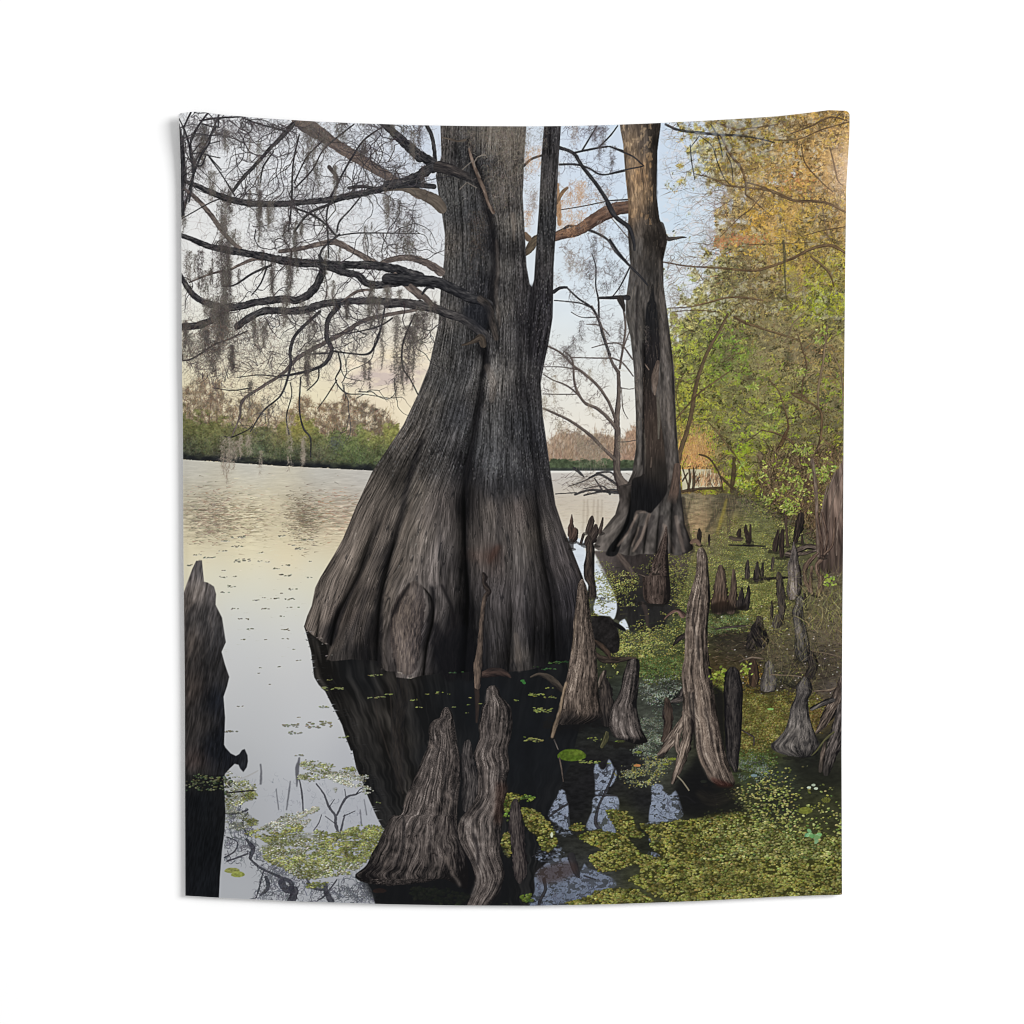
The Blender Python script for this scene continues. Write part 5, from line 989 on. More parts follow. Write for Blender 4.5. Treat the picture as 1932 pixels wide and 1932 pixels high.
# central bulging knee fused to the trunk
limb(pp(None, '828,1172,10 826,1190,22 818,1220,32 812,1260,32 812,1300,28 812,1328,22'), [(34, 31, 32), (66, 59, 57), (100, 90, 83), (134, 122, 112)], lit=.4, amp=.75, v0=.5, rim=.45, alpha=.8, soft=.8, fade=[(0, .6), (.3, .95), (1, .8)])
limb(P('H', '500,900,60 480,1020,70 470,1150,70 470,1280,60'), [(24, 24, 27), (36, 34, 36), (50, 46, 46)], amp=.6, alpha=.75, soft=5)
for s_ in ('150,610,5 110,680,6 60,760,6 15,860,6', '330,640,6 330,780,7 290,900,7', '400,620,5 480,800,6 500,940,6'):
    q_ = P('H', s_); q_[:, 2] *= 1.7
    limb(q_, [(22, 21, 23), (32, 30, 31)], alpha=.8, soft=1.8, amp=.4)
limb(P('H', '830,330,26 800,380,22 770,440,12'), [(56, 40, 36), (80, 58, 50), (96, 74, 66)], alpha=.5, soft=3, amp=.5)
comp(poly(P('H', '590,350 700,360 830,340 820,400 760,440 620,420'), True, 8) * .3, (84, 62, 54))
# roots at the waterline
limb(P('H', '690,1320,16 760,1300,34 840,1290,34 900,1310,20 930,1330,8'), [(36, 32, 33), (72, 60, 56), (104, 88, 80)], lit=-.6, amp=.5)
limb(P('H', '1090,1330,8 1150,1310,14 1220,1330,24 1280,1380,28 1330,1430,20'), [(36, 34, 34), (72, 66, 60), (100, 90, 82)], lit=-.8, amp=.5)
limb(P('H', '1590,1150,14 1640,1190,26 1720,1200,26 1820,1190,18 1900,1185,8'), [(34, 31, 30), (66, 58, 52), (88, 78, 70)], lit=-.5, amp=.6)
m = poly(P('H', '1560,880 1600,860 1650,855 1700,870 1740,910 1780,1040 1760,1130 1700,1145 1620,1110 1560,1060'), True, .8, 2)
comp(m, rgb((38, 36, 36)) * (.6 + .8 * fbm(XX / 6, YY / 6, 106))[..., None])
limb(P('H', '1560,1040,8 1620,1080,20 1680,1140,20 1700,1180,10'), [(36, 32, 30), (74, 62, 54), (96, 82, 72)], lit=-.5, amp=.6)
limb(P('H', '1740,920,14 1790,950,16 1815,965,8'), [(24, 24, 26), (38, 36, 36)])
m = poly(pp(None, '600,1254 614,1264 631,1277 645,1287 662,1291 654,1320 664,1325 702,1322 756,1325 760,1341 790,1346 793,1358 819,1361 842,1355 878,1351 960,1345 1054,1345 1140,1328 1140,1370 700,1370 650,1330 612,1300'), False, 1.5)
# small glints where water meets wood
for a, b, n in ((614, 1263, 3), (632, 1277, 4), (641, 1287, 4), (795, 1346, 8), (812, 1356, 8), (652, 1311, 3)):
    dabs(a + rng.uniform(0, 14, n), b + rng.normal(size=n), 1.8, .6, jit((150, 140, 132), n, 10, 3), 0, None, .7, 1)
# shaded base under the buttresses
for s_, a in (('640,1255 670,1250 668,1285 650,1290', .5), ('700,1290 752,1300 756,1324 664,1326 660,1312', .55), ('868,1300 935,1250 950,1345 870,1352', .7), ('935,1300 1010,1330 1140,1290 1150,1330 1050,1346 940,1348', .5)):
    comp(poly(pp(None, s_), True, 5) * mt * a * .6, (24, 25, 28))

# ---------------- moss and stubs on the trunk ----------------
for (x, y, L, w, n) in ((960, 250, 60, 70, 340), (1000, 248, 90, 80, 560), (1030, 248, 130, 50, 460), (1010, 300, 120, 46, 420), (985, 330, 90, 30, 220), (1068, 250, 90, 36, 240), (940, 260, 60, 30, 120), (1036, 330, 60, 26, 120), (1000, 380, 60, 20, 120), (1015, 260, 60, 90, 320)):
    moss(x, y, L, w, n, (112, 103, 93), .7, 10)
n = 260
x, y = rng.normal(size=n) * 30 + 1010, rng.uniform(250, 400, n)
strokes(x, y, rng.uniform(0, 6.28, n), rng.uniform(10, 30, n), rng.uniform(.6, 1, n), jit((140, 132, 122), n, 14, 3), curv=rng.normal(size=n) * 2.4, wob=1, amax=.6)
n = 160
x, y = rng.uniform(880, 950, n), rng.uniform(262, 420, n)
strokes(x, y, rng.uniform(0, 6.28, n), rng.uniform(6, 18, n), .7, jit((120, 116, 110), n, 14, 3), curv=rng.normal(size=n) * 2, amax=.5)
moss(958, 420, 110, 36, 300, (92, 80, 70), .6); moss(948, 470, 90, 30, 180, (92, 82, 72), .55)
limb(P('B', '610,340,8 640,440,12 690,570,14 725,650,14 760,760,12 800,830,14'), BRN, amp=.6)
limb(P('B', '400,250,4 470,265,8 520,280,7 580,270,10'), [(60, 54, 50), (100, 92, 84), (150, 140, 128)], amp=.5)
for s_ in ('740,390 680,400 650,450 660,480', '640,430 560,500 520,560', '590,600 540,650', '600,600 670,640', '680,520 700,560', '750,400 720,380 690,400'):
    limb(pp('B', s_, 4), [(110, 104, 98), (140, 132, 124)], alpha=.8)
# ---------------- left: sky branches ----------------
BB = [(66, 60, 60), (96, 88, 84), (122, 112, 106), (146, 134, 126)]
n = 1500   # hazy far twigs first
x = 352 + 540 * rng.random(n); y = 218 + 520 * rng.random(n)
k = (x < np.interp(y, LT[:, 1], LT[:, 0]) - 4); x, y = x[k], y[k]; n = len(x)
skl = (XX < np.interp(YY, LT[:, 1], LT[:, 0]) + 2).astype(np.float32)
strokes(x, y, rng.uniform(0, 6.28, n), rng.uniform(20, 80, n), rng.uniform(.5, .8, n), jit([(136, 126, 122), (150, 140, 134), (116, 106, 104)], n, 10, 3), curv=rng.normal(size=n) * .9, wob=.8, amax=.5, mask=skl)
# brown limbs of a tree further back
limb(P('A', '1000,110,60 1080,170,62 1200,250,46 1350,350,44 1500,440,42 1650,530,38 1800,620,30 1930,690,40'), [(84, 74, 68), (118, 104, 96), (146, 130, 118)], amp=.4, alpha=.95)
limb(P('B', '-40,640,30 100,640,26 250,690,40 350,740,48 400,800,40'), [(78, 72, 66), (104, 96, 88), (126, 116, 106)], amp=.5)
limb(P('B', '60,630,16 200,620,20 340,630,20'), DARKB, amp=.4)
MAIN = [('A', '850,1130,18 1000,1110,20 1180,1070,26 1280,1060,30 1400,1120,28 1580,1220,26', BB, 0), ('A', '1620,1230,22 1700,1195,24 1800,1180,26 1930,1190,26', BB, 0), ('B', '-10,1200,26 100,1180,26 200,1190,30 320,1240,36 390,1290,46', BB, 0),
        ('A', '950,150,24 850,260,20 770,340,17 680,440,16 560,570,16 490,660,14', DARKB, 0), ('A', '1640,170,7 1500,270,8 1410,400,9 1330,540,9 1250,700,9 1210,850,8 1220,1000,8 1225,1180,6', DARKB, 0), ('A', '1000,230,7 960,400,8 945,560,9 940,750,9 915,980,6', DARKB, 0),
        ('A', '970,640,7 1100,500,7 1200,330,7 1420,150,6', DARKB, 0), ('A', '240,130,9 160,280,10 185,480,12 160,620,12 90,860,10', DARKB, 0), ('A', '380,70,8 310,240,9 200,430,9 170,520,8', DARKB, 0), ('A', '60,150,16 90,280,20 100,400,20 110,560,24 100,640,20', DARKB, 0),
        ('A', '95,640,14 200,720,20 300,830,22 400,970,22 480,1060,20 540,1110,22', BB, 0), ('A', '470,1270,12 620,1200,15 720,1190,14', BB, 0), ('A', '150,1370,8 300,1310,10 420,1280,10', BB, 0), ('A', '400,1400,5 500,1390,8 640,1300,10 780,1240,12', DARKB, 0), ('A', '630,1470,5 700,1380,7 750,1250,8', DARKB, 0),
        ('A', '950,790,8 1100,850,10 1200,920,9 1290,1020,9', DARKB, 0), ('A', '1310,1000,8 1180,1110,9 1155,1200,9', DARKB, 0), ('A', '1300,1010,6 1450,990,6 1700,990,5 1930,995,4', DARKB, 0), ('A', '960,980,9 1070,840,11 1200,780,12 1320,730,12', DARKB, 0),
        ('A', '1290,980,8 1310,900,8 1400,800,7 1480,700,6', DARKB, 0), ('A', '300,400,5 400,540,6 500,700,8', DARKB, 0), ('A', '230,120,7 380,100,9 560,90,7', DARKB, 0), ('A', '1380,640,14 1480,630,16 1600,640,10', DARKB, 0), ('A', '90,880,4 300,760,6 400,720,6', DARKB, 0),
        ('A', '560,100,6 700,150,7 900,200,6', DARKB, 0), ('A', '800,360,6 720,480,8 700,600,6', DARKB, 0), ('A', '1200,260,8 1060,400,7 960,600,7', DARKB, 0), ('A', '1230,480,20 1290,560,14 1290,640,8', [(64, 60, 60), (86, 80, 78)], 0),
        ('B', '280,150,18 320,230,18 340,330,18 350,430,18', DARKB, 0), ('A', '1640,140,28 1700,190,32 1780,270,34 1860,350,36 1930,410,38', DARKB, 0), ('B', '-20,170,34 40,220,34 150,320,40 230,390,44 320,440,46', DARKB, 0),
        ('A', '60,570,14 200,620,22 330,680,28 480,735,31 640,762,30 850,765,27 1100,745,27 1300,722,28 1500,680,31 1700,630,31 1930,565,36', DARKB, -.35), ('B', '-20,620,40 60,605,40 150,578,42 240,535,44 310,490,48 380,475,46', DARKB, -.35),
        ('A', '60,1000,20 150,1030,22 300,1090,28 520,1135,36 700,1165,34 900,1205,38 1100,1225,38 1300,1235,36 1550,1240,40 1750,1270,42 1930,1330,44', DARKB, -.35),
        ('A', '70,1300,20 110,1370,25 150,1430,27 220,1500,29 350,1550,31 500,1562,33 700,1520,33 900,1500,33 980,1510,34 1080,1455,36 1140,1380,36 1175,1290,34 1180,1230,30 1150,1160,10', DARKB, -.35),
        ('A', '1190,1240,30 1330,1290,32 1450,1315,32 1510,1370,34 1600,1392,34 1750,1375,32 1930,1340,34', DARKB, -.35), ('A', '60,1720,32 200,1705,34 320,1665,30 400,1610,28 440,1590,22', DARKB, -.35),
        ('A', '520,1710,30 590,1660,35 700,1600,33 800,1588,32 1000,1590,34 1180,1540,34 1350,1518,31 1600,1515,32 1800,1530,36 1930,1540,38', DARKB, -.35), ('A', '1740,1310,20 1800,1380,18 1930,1480,26', BB, 0), ('A', '1330,1520,8 1450,1440,14 1560,1430,10', BB, 0)]
for sq, s_, cs, lt_ in MAIN:
    q_ = P(sq, s_); q_[:, 2] *= .84
    limb(q_, cs, lit=lt_ if lt_ else -.25, amp=.8, edge=.24, v0=.46, ls=9)
LOWB = [('1900,40,12 1700,72,15 1500,120,16 1350,210,17 1200,290,17 1000,400,15 870,530,13 700,640,11 560,740,10 540,860,8 480,1010,4', 1), ('1300,10,22 1260,60,20 1220,120,18 1212,250,18 1250,350,17 1200,450,14 1100,500,12 930,540,9 840,545,6', 0), ('1160,50,11 980,220,13 930,350,13 930,480,10 860,690,7 720,820,6 620,980,4', 0), ('1660,20,6 1630,180,8 1590,300,9 1530,378,8 1400,375,6 1255,355,7', 0),
        ('1300,370,6 1320,480,6 1280,580,5 1360,680,5 1500,690,3 1690,720,2', 0), ('1010,560,5 1000,800,6 1030,950,7 1085,1030,6 1085,1175,4', 0), ('1890,70,6 1800,300,7 1800,480,6 1860,580,5 1915,690,5', 0), ('350,300,6 180,410,7 100,430,6', 0), ('600,200,5 440,270,6 350,300,6', 0), ('1070,380,5 1240,372,6', 0), ('1720,100,6 1600,170,6 1360,225,4', 0), ('630,640,5 480,660,4 330,640,2', 0),
        ('930,600,4 940,700,4 900,860,5 920,1000,6', 0), ('860,560,5 700,540,4 520,560,3', 0), ('1150,500,6 1140,580,5 1060,660,4', 0), ('1290,580,4 1200,720,4 1140,800,2', 0), ('1320,490,3 1360,560,3 1500,590,2', 0), ('640,920,3 610,960,3 480,1020,5 420,1015,3', 0), ('100,430,5 90,360,3', 0), ('1360,690,3 1350,740,3', 0), ('1500,690,2 1440,720,3', 0)]
for s_, c in LOWB:
    limb(P('D', s_), BB if c else DARKB, amp=.5, edge=.2, v0=.42)
# limbs that cross in front of the trunk
limb(P('B', '-20,1345,42 150,1355,48 350,1370,44 500,1430,42 620,1490,40 700,1510,36 760,1540,34'), DARKB, lit=-.4, amp=.6, v0=.4)
limb(P('B', '380,480,46 470,500,42 560,540,36 650,575,28 720,600,14'), [(34, 34, 37), (60, 57, 57), (88, 82, 79), (116, 108, 102)], lit=-.3, amp=.6, fade=[(0, 1), (.6, .9), (1, 0)])
limb(P('B', '-20,1535,34 100,1530,34 200,1545,36 340,1570,36 440,1610,34 560,1650,34 650,1710,36 730,1780,36 800,1850,28'), [(36, 36, 39), (62, 60, 61), (90, 87, 86), (122, 118, 115)], lit=-.5, amp=.6, v0=.45, fade=[(0, 1), (.85, 1), (1, 0)])
limb(P('B', '700,1500,30 760,1560,34 780,1640,30 800,1720,26 820,1800,22'), [(40, 38, 37), (76, 70, 66), (104, 96, 90)], amp=.7, alpha=.8, soft=1)
limb(P('B', '560,1855,8 640,1830,16 700,1800,30 720,1850,26'), [(44, 40, 38), (84, 76, 68), (112, 102, 92)], amp=.5)
limb(P('B', '160,1400,18 260,1480,24 320,1540,20', ), BB, amp=.5)
limb(P('B', '250,1460,8 290,1410,10 340,1420,6', ), DARKB, amp=.4)
moss(1000, 690, 60, 10, 0 or 20, (90, 82, 76), .4)
comp(poly(P('E', '600,0 760,0 770,120 720,210 620,130 560,60'), True, 4) * .6, (34, 36, 42))
# fine twigs
TW = [('A', '480,735 1100,745 1700,630', 110, -1, (16, 70)), ('A', '480,735 1100,745 1700,630', 50, 1, (14, 50)), ('A', '300,1090 900,1205 1550,1240', 80, 0, (14, 60)), ('A', '95,1330 350,1550 900,1500 1140,1380', 50, 0, (14, 50)), ('A', '540,1690 1000,1590 1600,1515 1900,1530', 100, 1, (16, 80)), ('A', '540,1690 1000,1590 1600,1515', 50, -1, (14, 50)), ('A', '90,250 200,430 100,700', 70, 0, (16, 70)), ('A', '240,130 400,250 600,160', 70, 0, (16, 70)), ('A', '950,150 490,660', 60, 0, (16, 60)),
      ('A', '1640,170 1250,700 1220,1180', 70, 0, (14, 60)), ('A', '1000,230 915,980', 60, 0, (14, 60)), ('A', '1060,150 1650,530', 50, 0, (14, 60)), ('A', '1500,260 1800,560', 50, 0, (14, 60)), ('A', '1450,990 1900,995', 40, 0, (14, 60)), ('A', '1290,1020 950,790', 40, 0, (14, 60)), ('A', '600,900 800,1050 1000,900', 30, 0, (16, 60)), ('A', '1500,1150 1900,1100', 30, 0, (14, 50)), ('A', '1750,900 1900,1200', 30, 0, (14, 50)), ('D', '1700,70 1350,210 1000,400 560,740', 110, 0, (14, 70)),
      ('D', '1215,120 1250,350 1100,500 840,545', 70, 0, (14, 60)), ('D', '1160,50 930,350 860,690 620,980', 90, 0, (14, 60)), ('D', '100,430 600,200', 50, 0, (16, 50)), ('D', '500,250 800,400 600,500', 60, 0, (16, 70)), ('D', '150,450 400,600 500,450', 70, 0, (14, 60)), ('D', '1630,180 1300,330', 40, 0, (14, 60)), ('D', '1280,580 1500,690', 14, 0, (12, 40)), ('D', '1900,150 1720,600', 40, 0, (12, 40)), ('A', '300,100 1200,180', 90, 1, (16, 70)), ('A', '1300,130 1900,160', 60, 1, (16, 60)), ('A', '1700,700 1900,900', 40, 0, (14, 60))]
# secondary limbs first, then the twigs they carry
for sq, s_, nn, sd, L in TW[:18] + TW[24:28]:
    twigs(P(sq, s_), max(3, nn // 9), (60, 150), (1.5, 2.8), (66, 62, 64), side=sd, kids=3, kl=.5, amax=.9, curv=.7, wob=.7)
for sq, s_, nn, sd, L in TW:
    twigs(P(sq, s_), nn, L, (.6, 1.3), (80, 75, 76), side=sd, kids=2, amax=.85, curv=.6, wob=.45)
ML = [(445, 400, 60, 20), (448, 430, 130, 26), (446, 480, 130, 30), (446, 540, 110, 34), (448, 590, 90, 54), (440, 620, 80, 60), (452, 640, 90, 44), (430, 600, 60, 40), (518, 380, 60, 16), (520, 400, 80, 26), (515, 280, 100, 12), (575, 440, 60, 22), (590, 460, 70, 18), (540, 400, 50, 26), (612, 300, 60, 20), (640, 320, 60, 20), (668, 330, 60, 16), (585, 500, 70, 22), (576, 530, 90, 24), (575, 590, 60, 30), (545, 510, 90, 18), (600, 440, 40, 16), (455, 260, 40, 22), (410, 250, 60, 30), (400, 300, 40, 30), (425, 340, 50, 26), (460, 370, 50, 22),
      (365, 400, 60, 16), (380, 500, 70, 20), (405, 500, 80, 18), (410, 540, 60, 20), (470, 460, 50, 20), (460, 540, 60, 14), (730, 450, 60, 10), (775, 390, 70, 18), (800, 400, 50, 12), (815, 440, 60, 20), (822, 480, 40, 14), (725, 280, 40, 20), (785, 230, 70, 18), (830, 260, 60, 20), (840, 240, 60, 14), (650, 500, 60, 14), (665, 560, 60, 14), (690, 600, 40, 18), (740, 590, 60, 18), (760, 590, 40, 18), (620, 620, 60, 20), (625, 680, 60, 18), (612, 700, 60, 24), (613, 720, 50, 14), (510, 630, 60, 18), (520, 640, 70, 20), (462, 690, 70, 14),
      (400, 640, 70, 40), (380, 680, 60, 40), (420, 680, 60, 40), (370, 640, 60, 20), (795, 630, 150, 24), (812, 650, 130, 22), (826, 630, 120, 22), (838, 610, 90, 26), (850, 620, 60, 26), (805, 720, 70, 14), (728, 715, 50, 18), (738, 720, 60, 10), (745, 560, 60, 22), (770, 570, 40, 30), (575, 830, 70, 12), (448, 872, 60, 26), (465, 880, 50, 22), (455, 895, 60, 14), (478, 870, 40, 18), (502, 868, 50, 14), (605, 870, 60, 16), (580, 890, 40, 10), (520, 900, 40, 10), (608, 905, 26, 8), (500, 760, 50, 18), (530, 790, 40, 14), (850, 330, 60, 16), (680, 240, 50, 30), (625, 240, 60, 60)]
for i, (x, y, L, w) in enumerate(ML):
    c = (150, 138, 124) if y > 820 else ((86, 81, 76), (98, 92, 86), (76, 70, 68))[i % 3]
    w = w * .75; L = L * 1.3
    moss(x, y, L, w, int(L * w * .2 + 20), c, .8)
    if y < 700: moss(x + rng.normal() * 14, y + rng.normal() * 16, L * .6, w * .5, int(L * w * .07 + 14), c, .75)
# trunk-side fringe of drooping twigs, low left haze of fine brush
x = rng.uniform(362, 560, 900); y = rng.uniform(640, 800, 900)
strokes(x, y, rng.uniform(0, 6.28, 900), rng.uniform(5, 22, 900), rng.uniform(.5, .8, 900), jit([(112, 92, 82), (96, 84, 78), (128, 106, 92)], 900, 8, 3), curv=rng.normal(size=900) * .8, amax=.6)
# thin roots / pencils on the trunk face
limb(P('H', '722,530,10 735,560,20 725,590,16 740,630,20 765,670,18 740,700,20 725,760,18 712,850,18 705,950,18 700,1050,22 690,1150,24 682,1220,34 678,1300,30 674,1400,24'), [(40, 36, 36), (74, 66, 61), (106, 93, 84), (132, 116, 104)], lit=.5, amp=.5, edge=.25, tone=[(0, -.2), (.2, -.25), (.3, 0), (1, .15)])

# the thicket in the top left corner
def Q8(s, r):
    q = np.array([[float(v) for v in t.split(',')] for t in s.split()], np.float32)
    return np.hstack([280 + q[:, :1] * .0828, 180 + q[:, 1:2] * .0828, np.full((len(q), 1), r, np.float32)])


for s_, r in (('1230,540 1150,700 1080,850 1040,920', 1.8), ('985,1250 1005,1450 1020,1650 1030,2000 1010,2500 1040,3000', 3.6), ('1060,900 1055,1150 1000,1330', 1.5), ('1070,950 1180,1300 1220,1600 1290,1960 1250,2300 1180,2700', 2.0), ('1650,540 1500,740 1400,900 1280,1150 1190,1340', 1.7), ('1840,880 1720,1080 1660,1300 1520,1500 1400,1750 1310,2000', 2.1), ('1500,750 1700,705 1932,690', 1.1),
              ('1050,1180 1150,1120 1300,1065 1450,1060 1700,1100 1932,1080', 1.1), ('1050,890 1250,830 1400,850 1460,800', .8), ('1450,810 1700,870 1932,905', 1.1), ('1660,1300 1932,1235', .9), ('1640,1560 1800,1750 1960,1932', 1.2), ('1250,1545 1450,1520 1650,1580 1932,1640', 1.1), ('1350,1840 1500,1810 1580,1600', 1.4), ('940,700 1000,800 1040,890', 1.2), ('950,930 1030,890 1080,870', 1.0), ('950,1250 1000,950', .9), ('1900,560 1890,900', 1.5), ('1650,560 1850,780', .8), ('1310,540 1420,560 1640,545', .9), ('1440,1290 1250,1550', 1.0)):
    limb(Q8(s_, r), DARKB, amp=.4, edge=.25)
for a in ('365,240 372,300 380,340', '380,232 420,235 460,245', '400,300 420,270 450,260', '370,330 372,400', '480,240 540,260 600,250', '390,230 380,290'):
    twigs(pp(None, a), 34, (14, 60), (.6, 1.3), (82, 78, 80), kids=2, amax=.8, curv=.6, wob=.5)
# ---------------- left water: weed, reflected twigs ----------------
SK_ = [(46, 46, 52), (70, 70, 76), (96, 96, 100)]
for s_ in ('1130,880,5 1190,960,7 1230,1060,9 1280,1130,10 1280,1190,12 1300,1250,9', '1290,1120,7 1360,990,8 1440,960,6 1480,940,3', '1340,1130,4 1430,1090,3', '1320,1240,9 1340,1160,6 1350,1120,4', '1000,850,4 1020,950,7 1030,1100,5', '1170,1120,4 1150,1180,5 1110,1240,4', '1280,1190,4 1200,1130,3', '1230,1060,4 1270,1000,3', '1440,960,5 1470,920,4 1520,900,3', '1360,990,4 1350,920,3', '1470,1080,3 1480,1200,4', '1500,1000,2 1520,1120,3', '900,1080,4 920,940,5 930,860,3', '840,1080,3 820,920,3', '980,900,4 985,760,14 1000,680,6', '700,880,8 705,800,7 700,730,5',
           '590,1310,10 640,1380,18 620,1450,14', '620,1460,8 700,1530,9 850,1600,11 930,1640,18 950,1760,24', '860,1640,26 900,1700,28 960,1700,30 940,1790,34', '1200,1650,14 1210,1720,20 1245,1790,24', '720,1560,5 690,1680,5 665,1760,4', '420,1450,5 500,1400,6 520,1330,5 440,1290,5', '440,1480,5 600,1420,7', '600,1280,7 560,1180,6 600,1100,6', '430,1110,5 520,1110,6 600,1080,7', '1140,1780,5 1200,1740,7 1290,1620,5', '1050,1600,7 1100,1680,10 1200,1700,8', '740,1600,12 760,1680,14 700,1740,8'):
    limb(P('J', s_), SK_, amp=.3, alpha=.7 if s_[:3] in ('900', '840', '700', '980', '117', '147', '150') else .85, edge=.4, soft=.8 if s_[:3] in ('900', '840', '700', '980', '147', '150') else .3)
lw = ((XX < np.interp(YY, [1440, 1500, 1565, 1658, 1700, 1816], [692, 704, 727, 762, 740, 770])) & (XX > 448)).astype(np.float32)
tg = poly(P('J', '430,1080 560,1080 640,1180 640,1300 760,1420 900,1560 1000,1620 1250,1640 1500,1580 1590,1790 1130,1800 900,1800 650,1790 700,1600 560,1480 400,1500 415,1300'), True, 3)
n = 900
x, y = scatter(tg * lw * np.clip(fbm(XX / 16, YY / 16, 111) * 3 - .9, 0, 1), n)
strokes(x, y, rng.uniform(0, 6.28, n), rng.uniform(8, 34, n), rng.uniform(.6, 1.8, n), jit([(44, 46, 54), (76, 78, 88), (60, 62, 70)], n, 8, 3), curv=rng.normal(size=n) * 1.2, wob=1.5, amax=.6, mask=lw)
x, y = scatter(poly(P('J', '640,820 1200,840 1500,1000 1560,1180 1100,1220 700,1080'), True, 3) * lw, 150)
strokes(x, y, 1.57 + rng.normal(size=150) * .5, rng.uniform(8, 30, 150), rng.uniform(.5, 1, 150), jit((104, 108, 120), 150, 10, 3), curv=rng.normal(size=150), wob=1.5, amax=.5, mask=lw)
WHT = ((172, 172, 160), (150, 150, 134), (128, 128, 104), (188, 188, 180), (112, 112, 84))
GRN = ((112, 116, 62), (128, 132, 78), (100, 102, 52), (146, 150, 100), (90, 92, 56))
for s_, cols, k, sz in (('1000,740 1080,700 1180,715 1270,740 1200,780 1100,770 1240,775 1250,800 1180,830 1080,850 980,840 1010,810 1090,790', WHT + GRN, 500, .8), ('1180,790 1290,780 1430,790 1530,820 1490,870 1440,900 1330,880 1240,850', WHT, 420, .8), ('1340,760 1430,750 1440,770 1370,785', GRN, 60, .8), ('1490,900 1560,910 1550,950 1500,950', WHT, 60, .7),
                        ('1060,1080 1140,1055 1150,1075 1050,1120 960,1170 900,1160', WHT, 200, .8), ('420,780 470,790 640,870 660,960 580,1010 520,1060 430,1040', WHT + GRN, 420, .8), ('620,920 670,960 640,1000 560,1000', GRN, 100, .8), ('430,1060 560,1090 650,1160 560,1240 430,1200', WHT, 90, .6), ('700,1230 860,1130 920,1100 1000,1160 1080,1160 1020,1230 900,1280 720,1290', WHT, 520, .8),
                        ('580,1160 660,1150 680,1190 600,1190', GRN, 70, .8), ('580,1270 680,1230 800,1250 860,1260 930,1200 1010,1200 1030,1240 940,1300 980,1350 900,1420 800,1380 700,1310', GRN, 500, .9), ('1120,1250 1160,1240 1230,1270 1220,1310 1140,1290', GRN, 90, .9), ('1200,1290 1330,1240 1450,1210 1640,1210 1680,1260 1600,1400 1490,1500 1380,1490 1280,1480 1160,1400', GRN, 1500, .95),
                        ('1000,1310 1090,1310 1180,1330 1190,1360 1080,1380 1000,1360', GRN, 130, .9), ('720,1440 800,1340 950,1400 1150,1380 1380,1500 1300,1560 1190,1600 1080,1620 960,1590 880,1530', GRN + ((140, 142, 100), (150, 150, 120)), 1500, .95), ('920,1540 1080,1510 1240,1500 1480,1490 1400,1560 1220,1600 1080,1610 980,1600', GRN + WHT, 500, .9), ('1060,1670 1160,1630 1220,1640 1200,1660 1100,1690', GRN, 50, 1.),
                        ('700,1380 900,1280 1200,1270 1000,1420 760,1440', WHT, 260, .7), ('1260,920 1300,915 1280,935', WHT, 8, .7)):
    m = poly(P('J', s_), True, 1.5, 3) * (XX < 772) * np.clip(no * 4 - 1.1, 0, 1)
    comp(m * .45, (96, 98, 76))
    weed(m, k, sz * .85, cols, (70, 74, 70), .9, .42, 5, .45)
for (sq, x, y, w, hgt, c) in (('J', 480, 1548, 60, 22, (130, 132, 82)), ('J', 525, 1578, 54, 24, (136, 142, 80)), ('J', 300, 1335, 36, 14, (140, 156, 84)), ('J', 275, 1272, 26, 10, (130, 140, 80)), ('J', 140, 1260, 14, 6, (90, 98, 60)), ('J', 1620, 1705, 54, 19, (168, 92, 62)), ('K', 1405, 657, 112, 47, (78, 96, 38)), ('K', 1440, 640, 60, 22, (92, 108, 46)), ('L', 725, 862, 26, 12, (60, 66, 52)), ('L', 1240, 302, 24, 8, (130, 170, 100)), ('L', 480, 688, 34, 10, (116, 124, 52)), ('L', 430, 728, 24, 8, (120, 124, 60)),
                      ('L', 220, 635, 26, 9, (110, 120, 60)), ('L', 210, 738, 26, 10, (168, 120, 80)), ('L', 1510, 1085, 56, 28, (108, 112, 54)), ('L', 1670, 1005, 34, 22, (104, 106, 54)), ('L', 80, 552, 36, 10, (90, 98, 50)), ('K', 1250, 1275, 10, 22, (190, 196, 170)), ('L', 720, 862, 20, 10, (80, 86, 66))):
    o = ORG[sq]; X_ = np.array([o[0] + x * K]); Y_ = np.array([o[1] + y * K])
    if w > 50:
        th = np.linspace(0, 6.28, 15)[:-1]
        m = poly(np.stack([X_ + np.cos(th) * w * K * (1 + .08 * np.sin(th * 3)), Y_ + np.sin(th) * hgt * K], 1), True, .5, .6)
        comp(m, rgb(c) * (.75 + .5 * fbm(XX / 4, YY / 3, 112))[..., None])
    else: dabs(X_, Y_, w * K, hgt * K, c, 0, None, 1, 1)
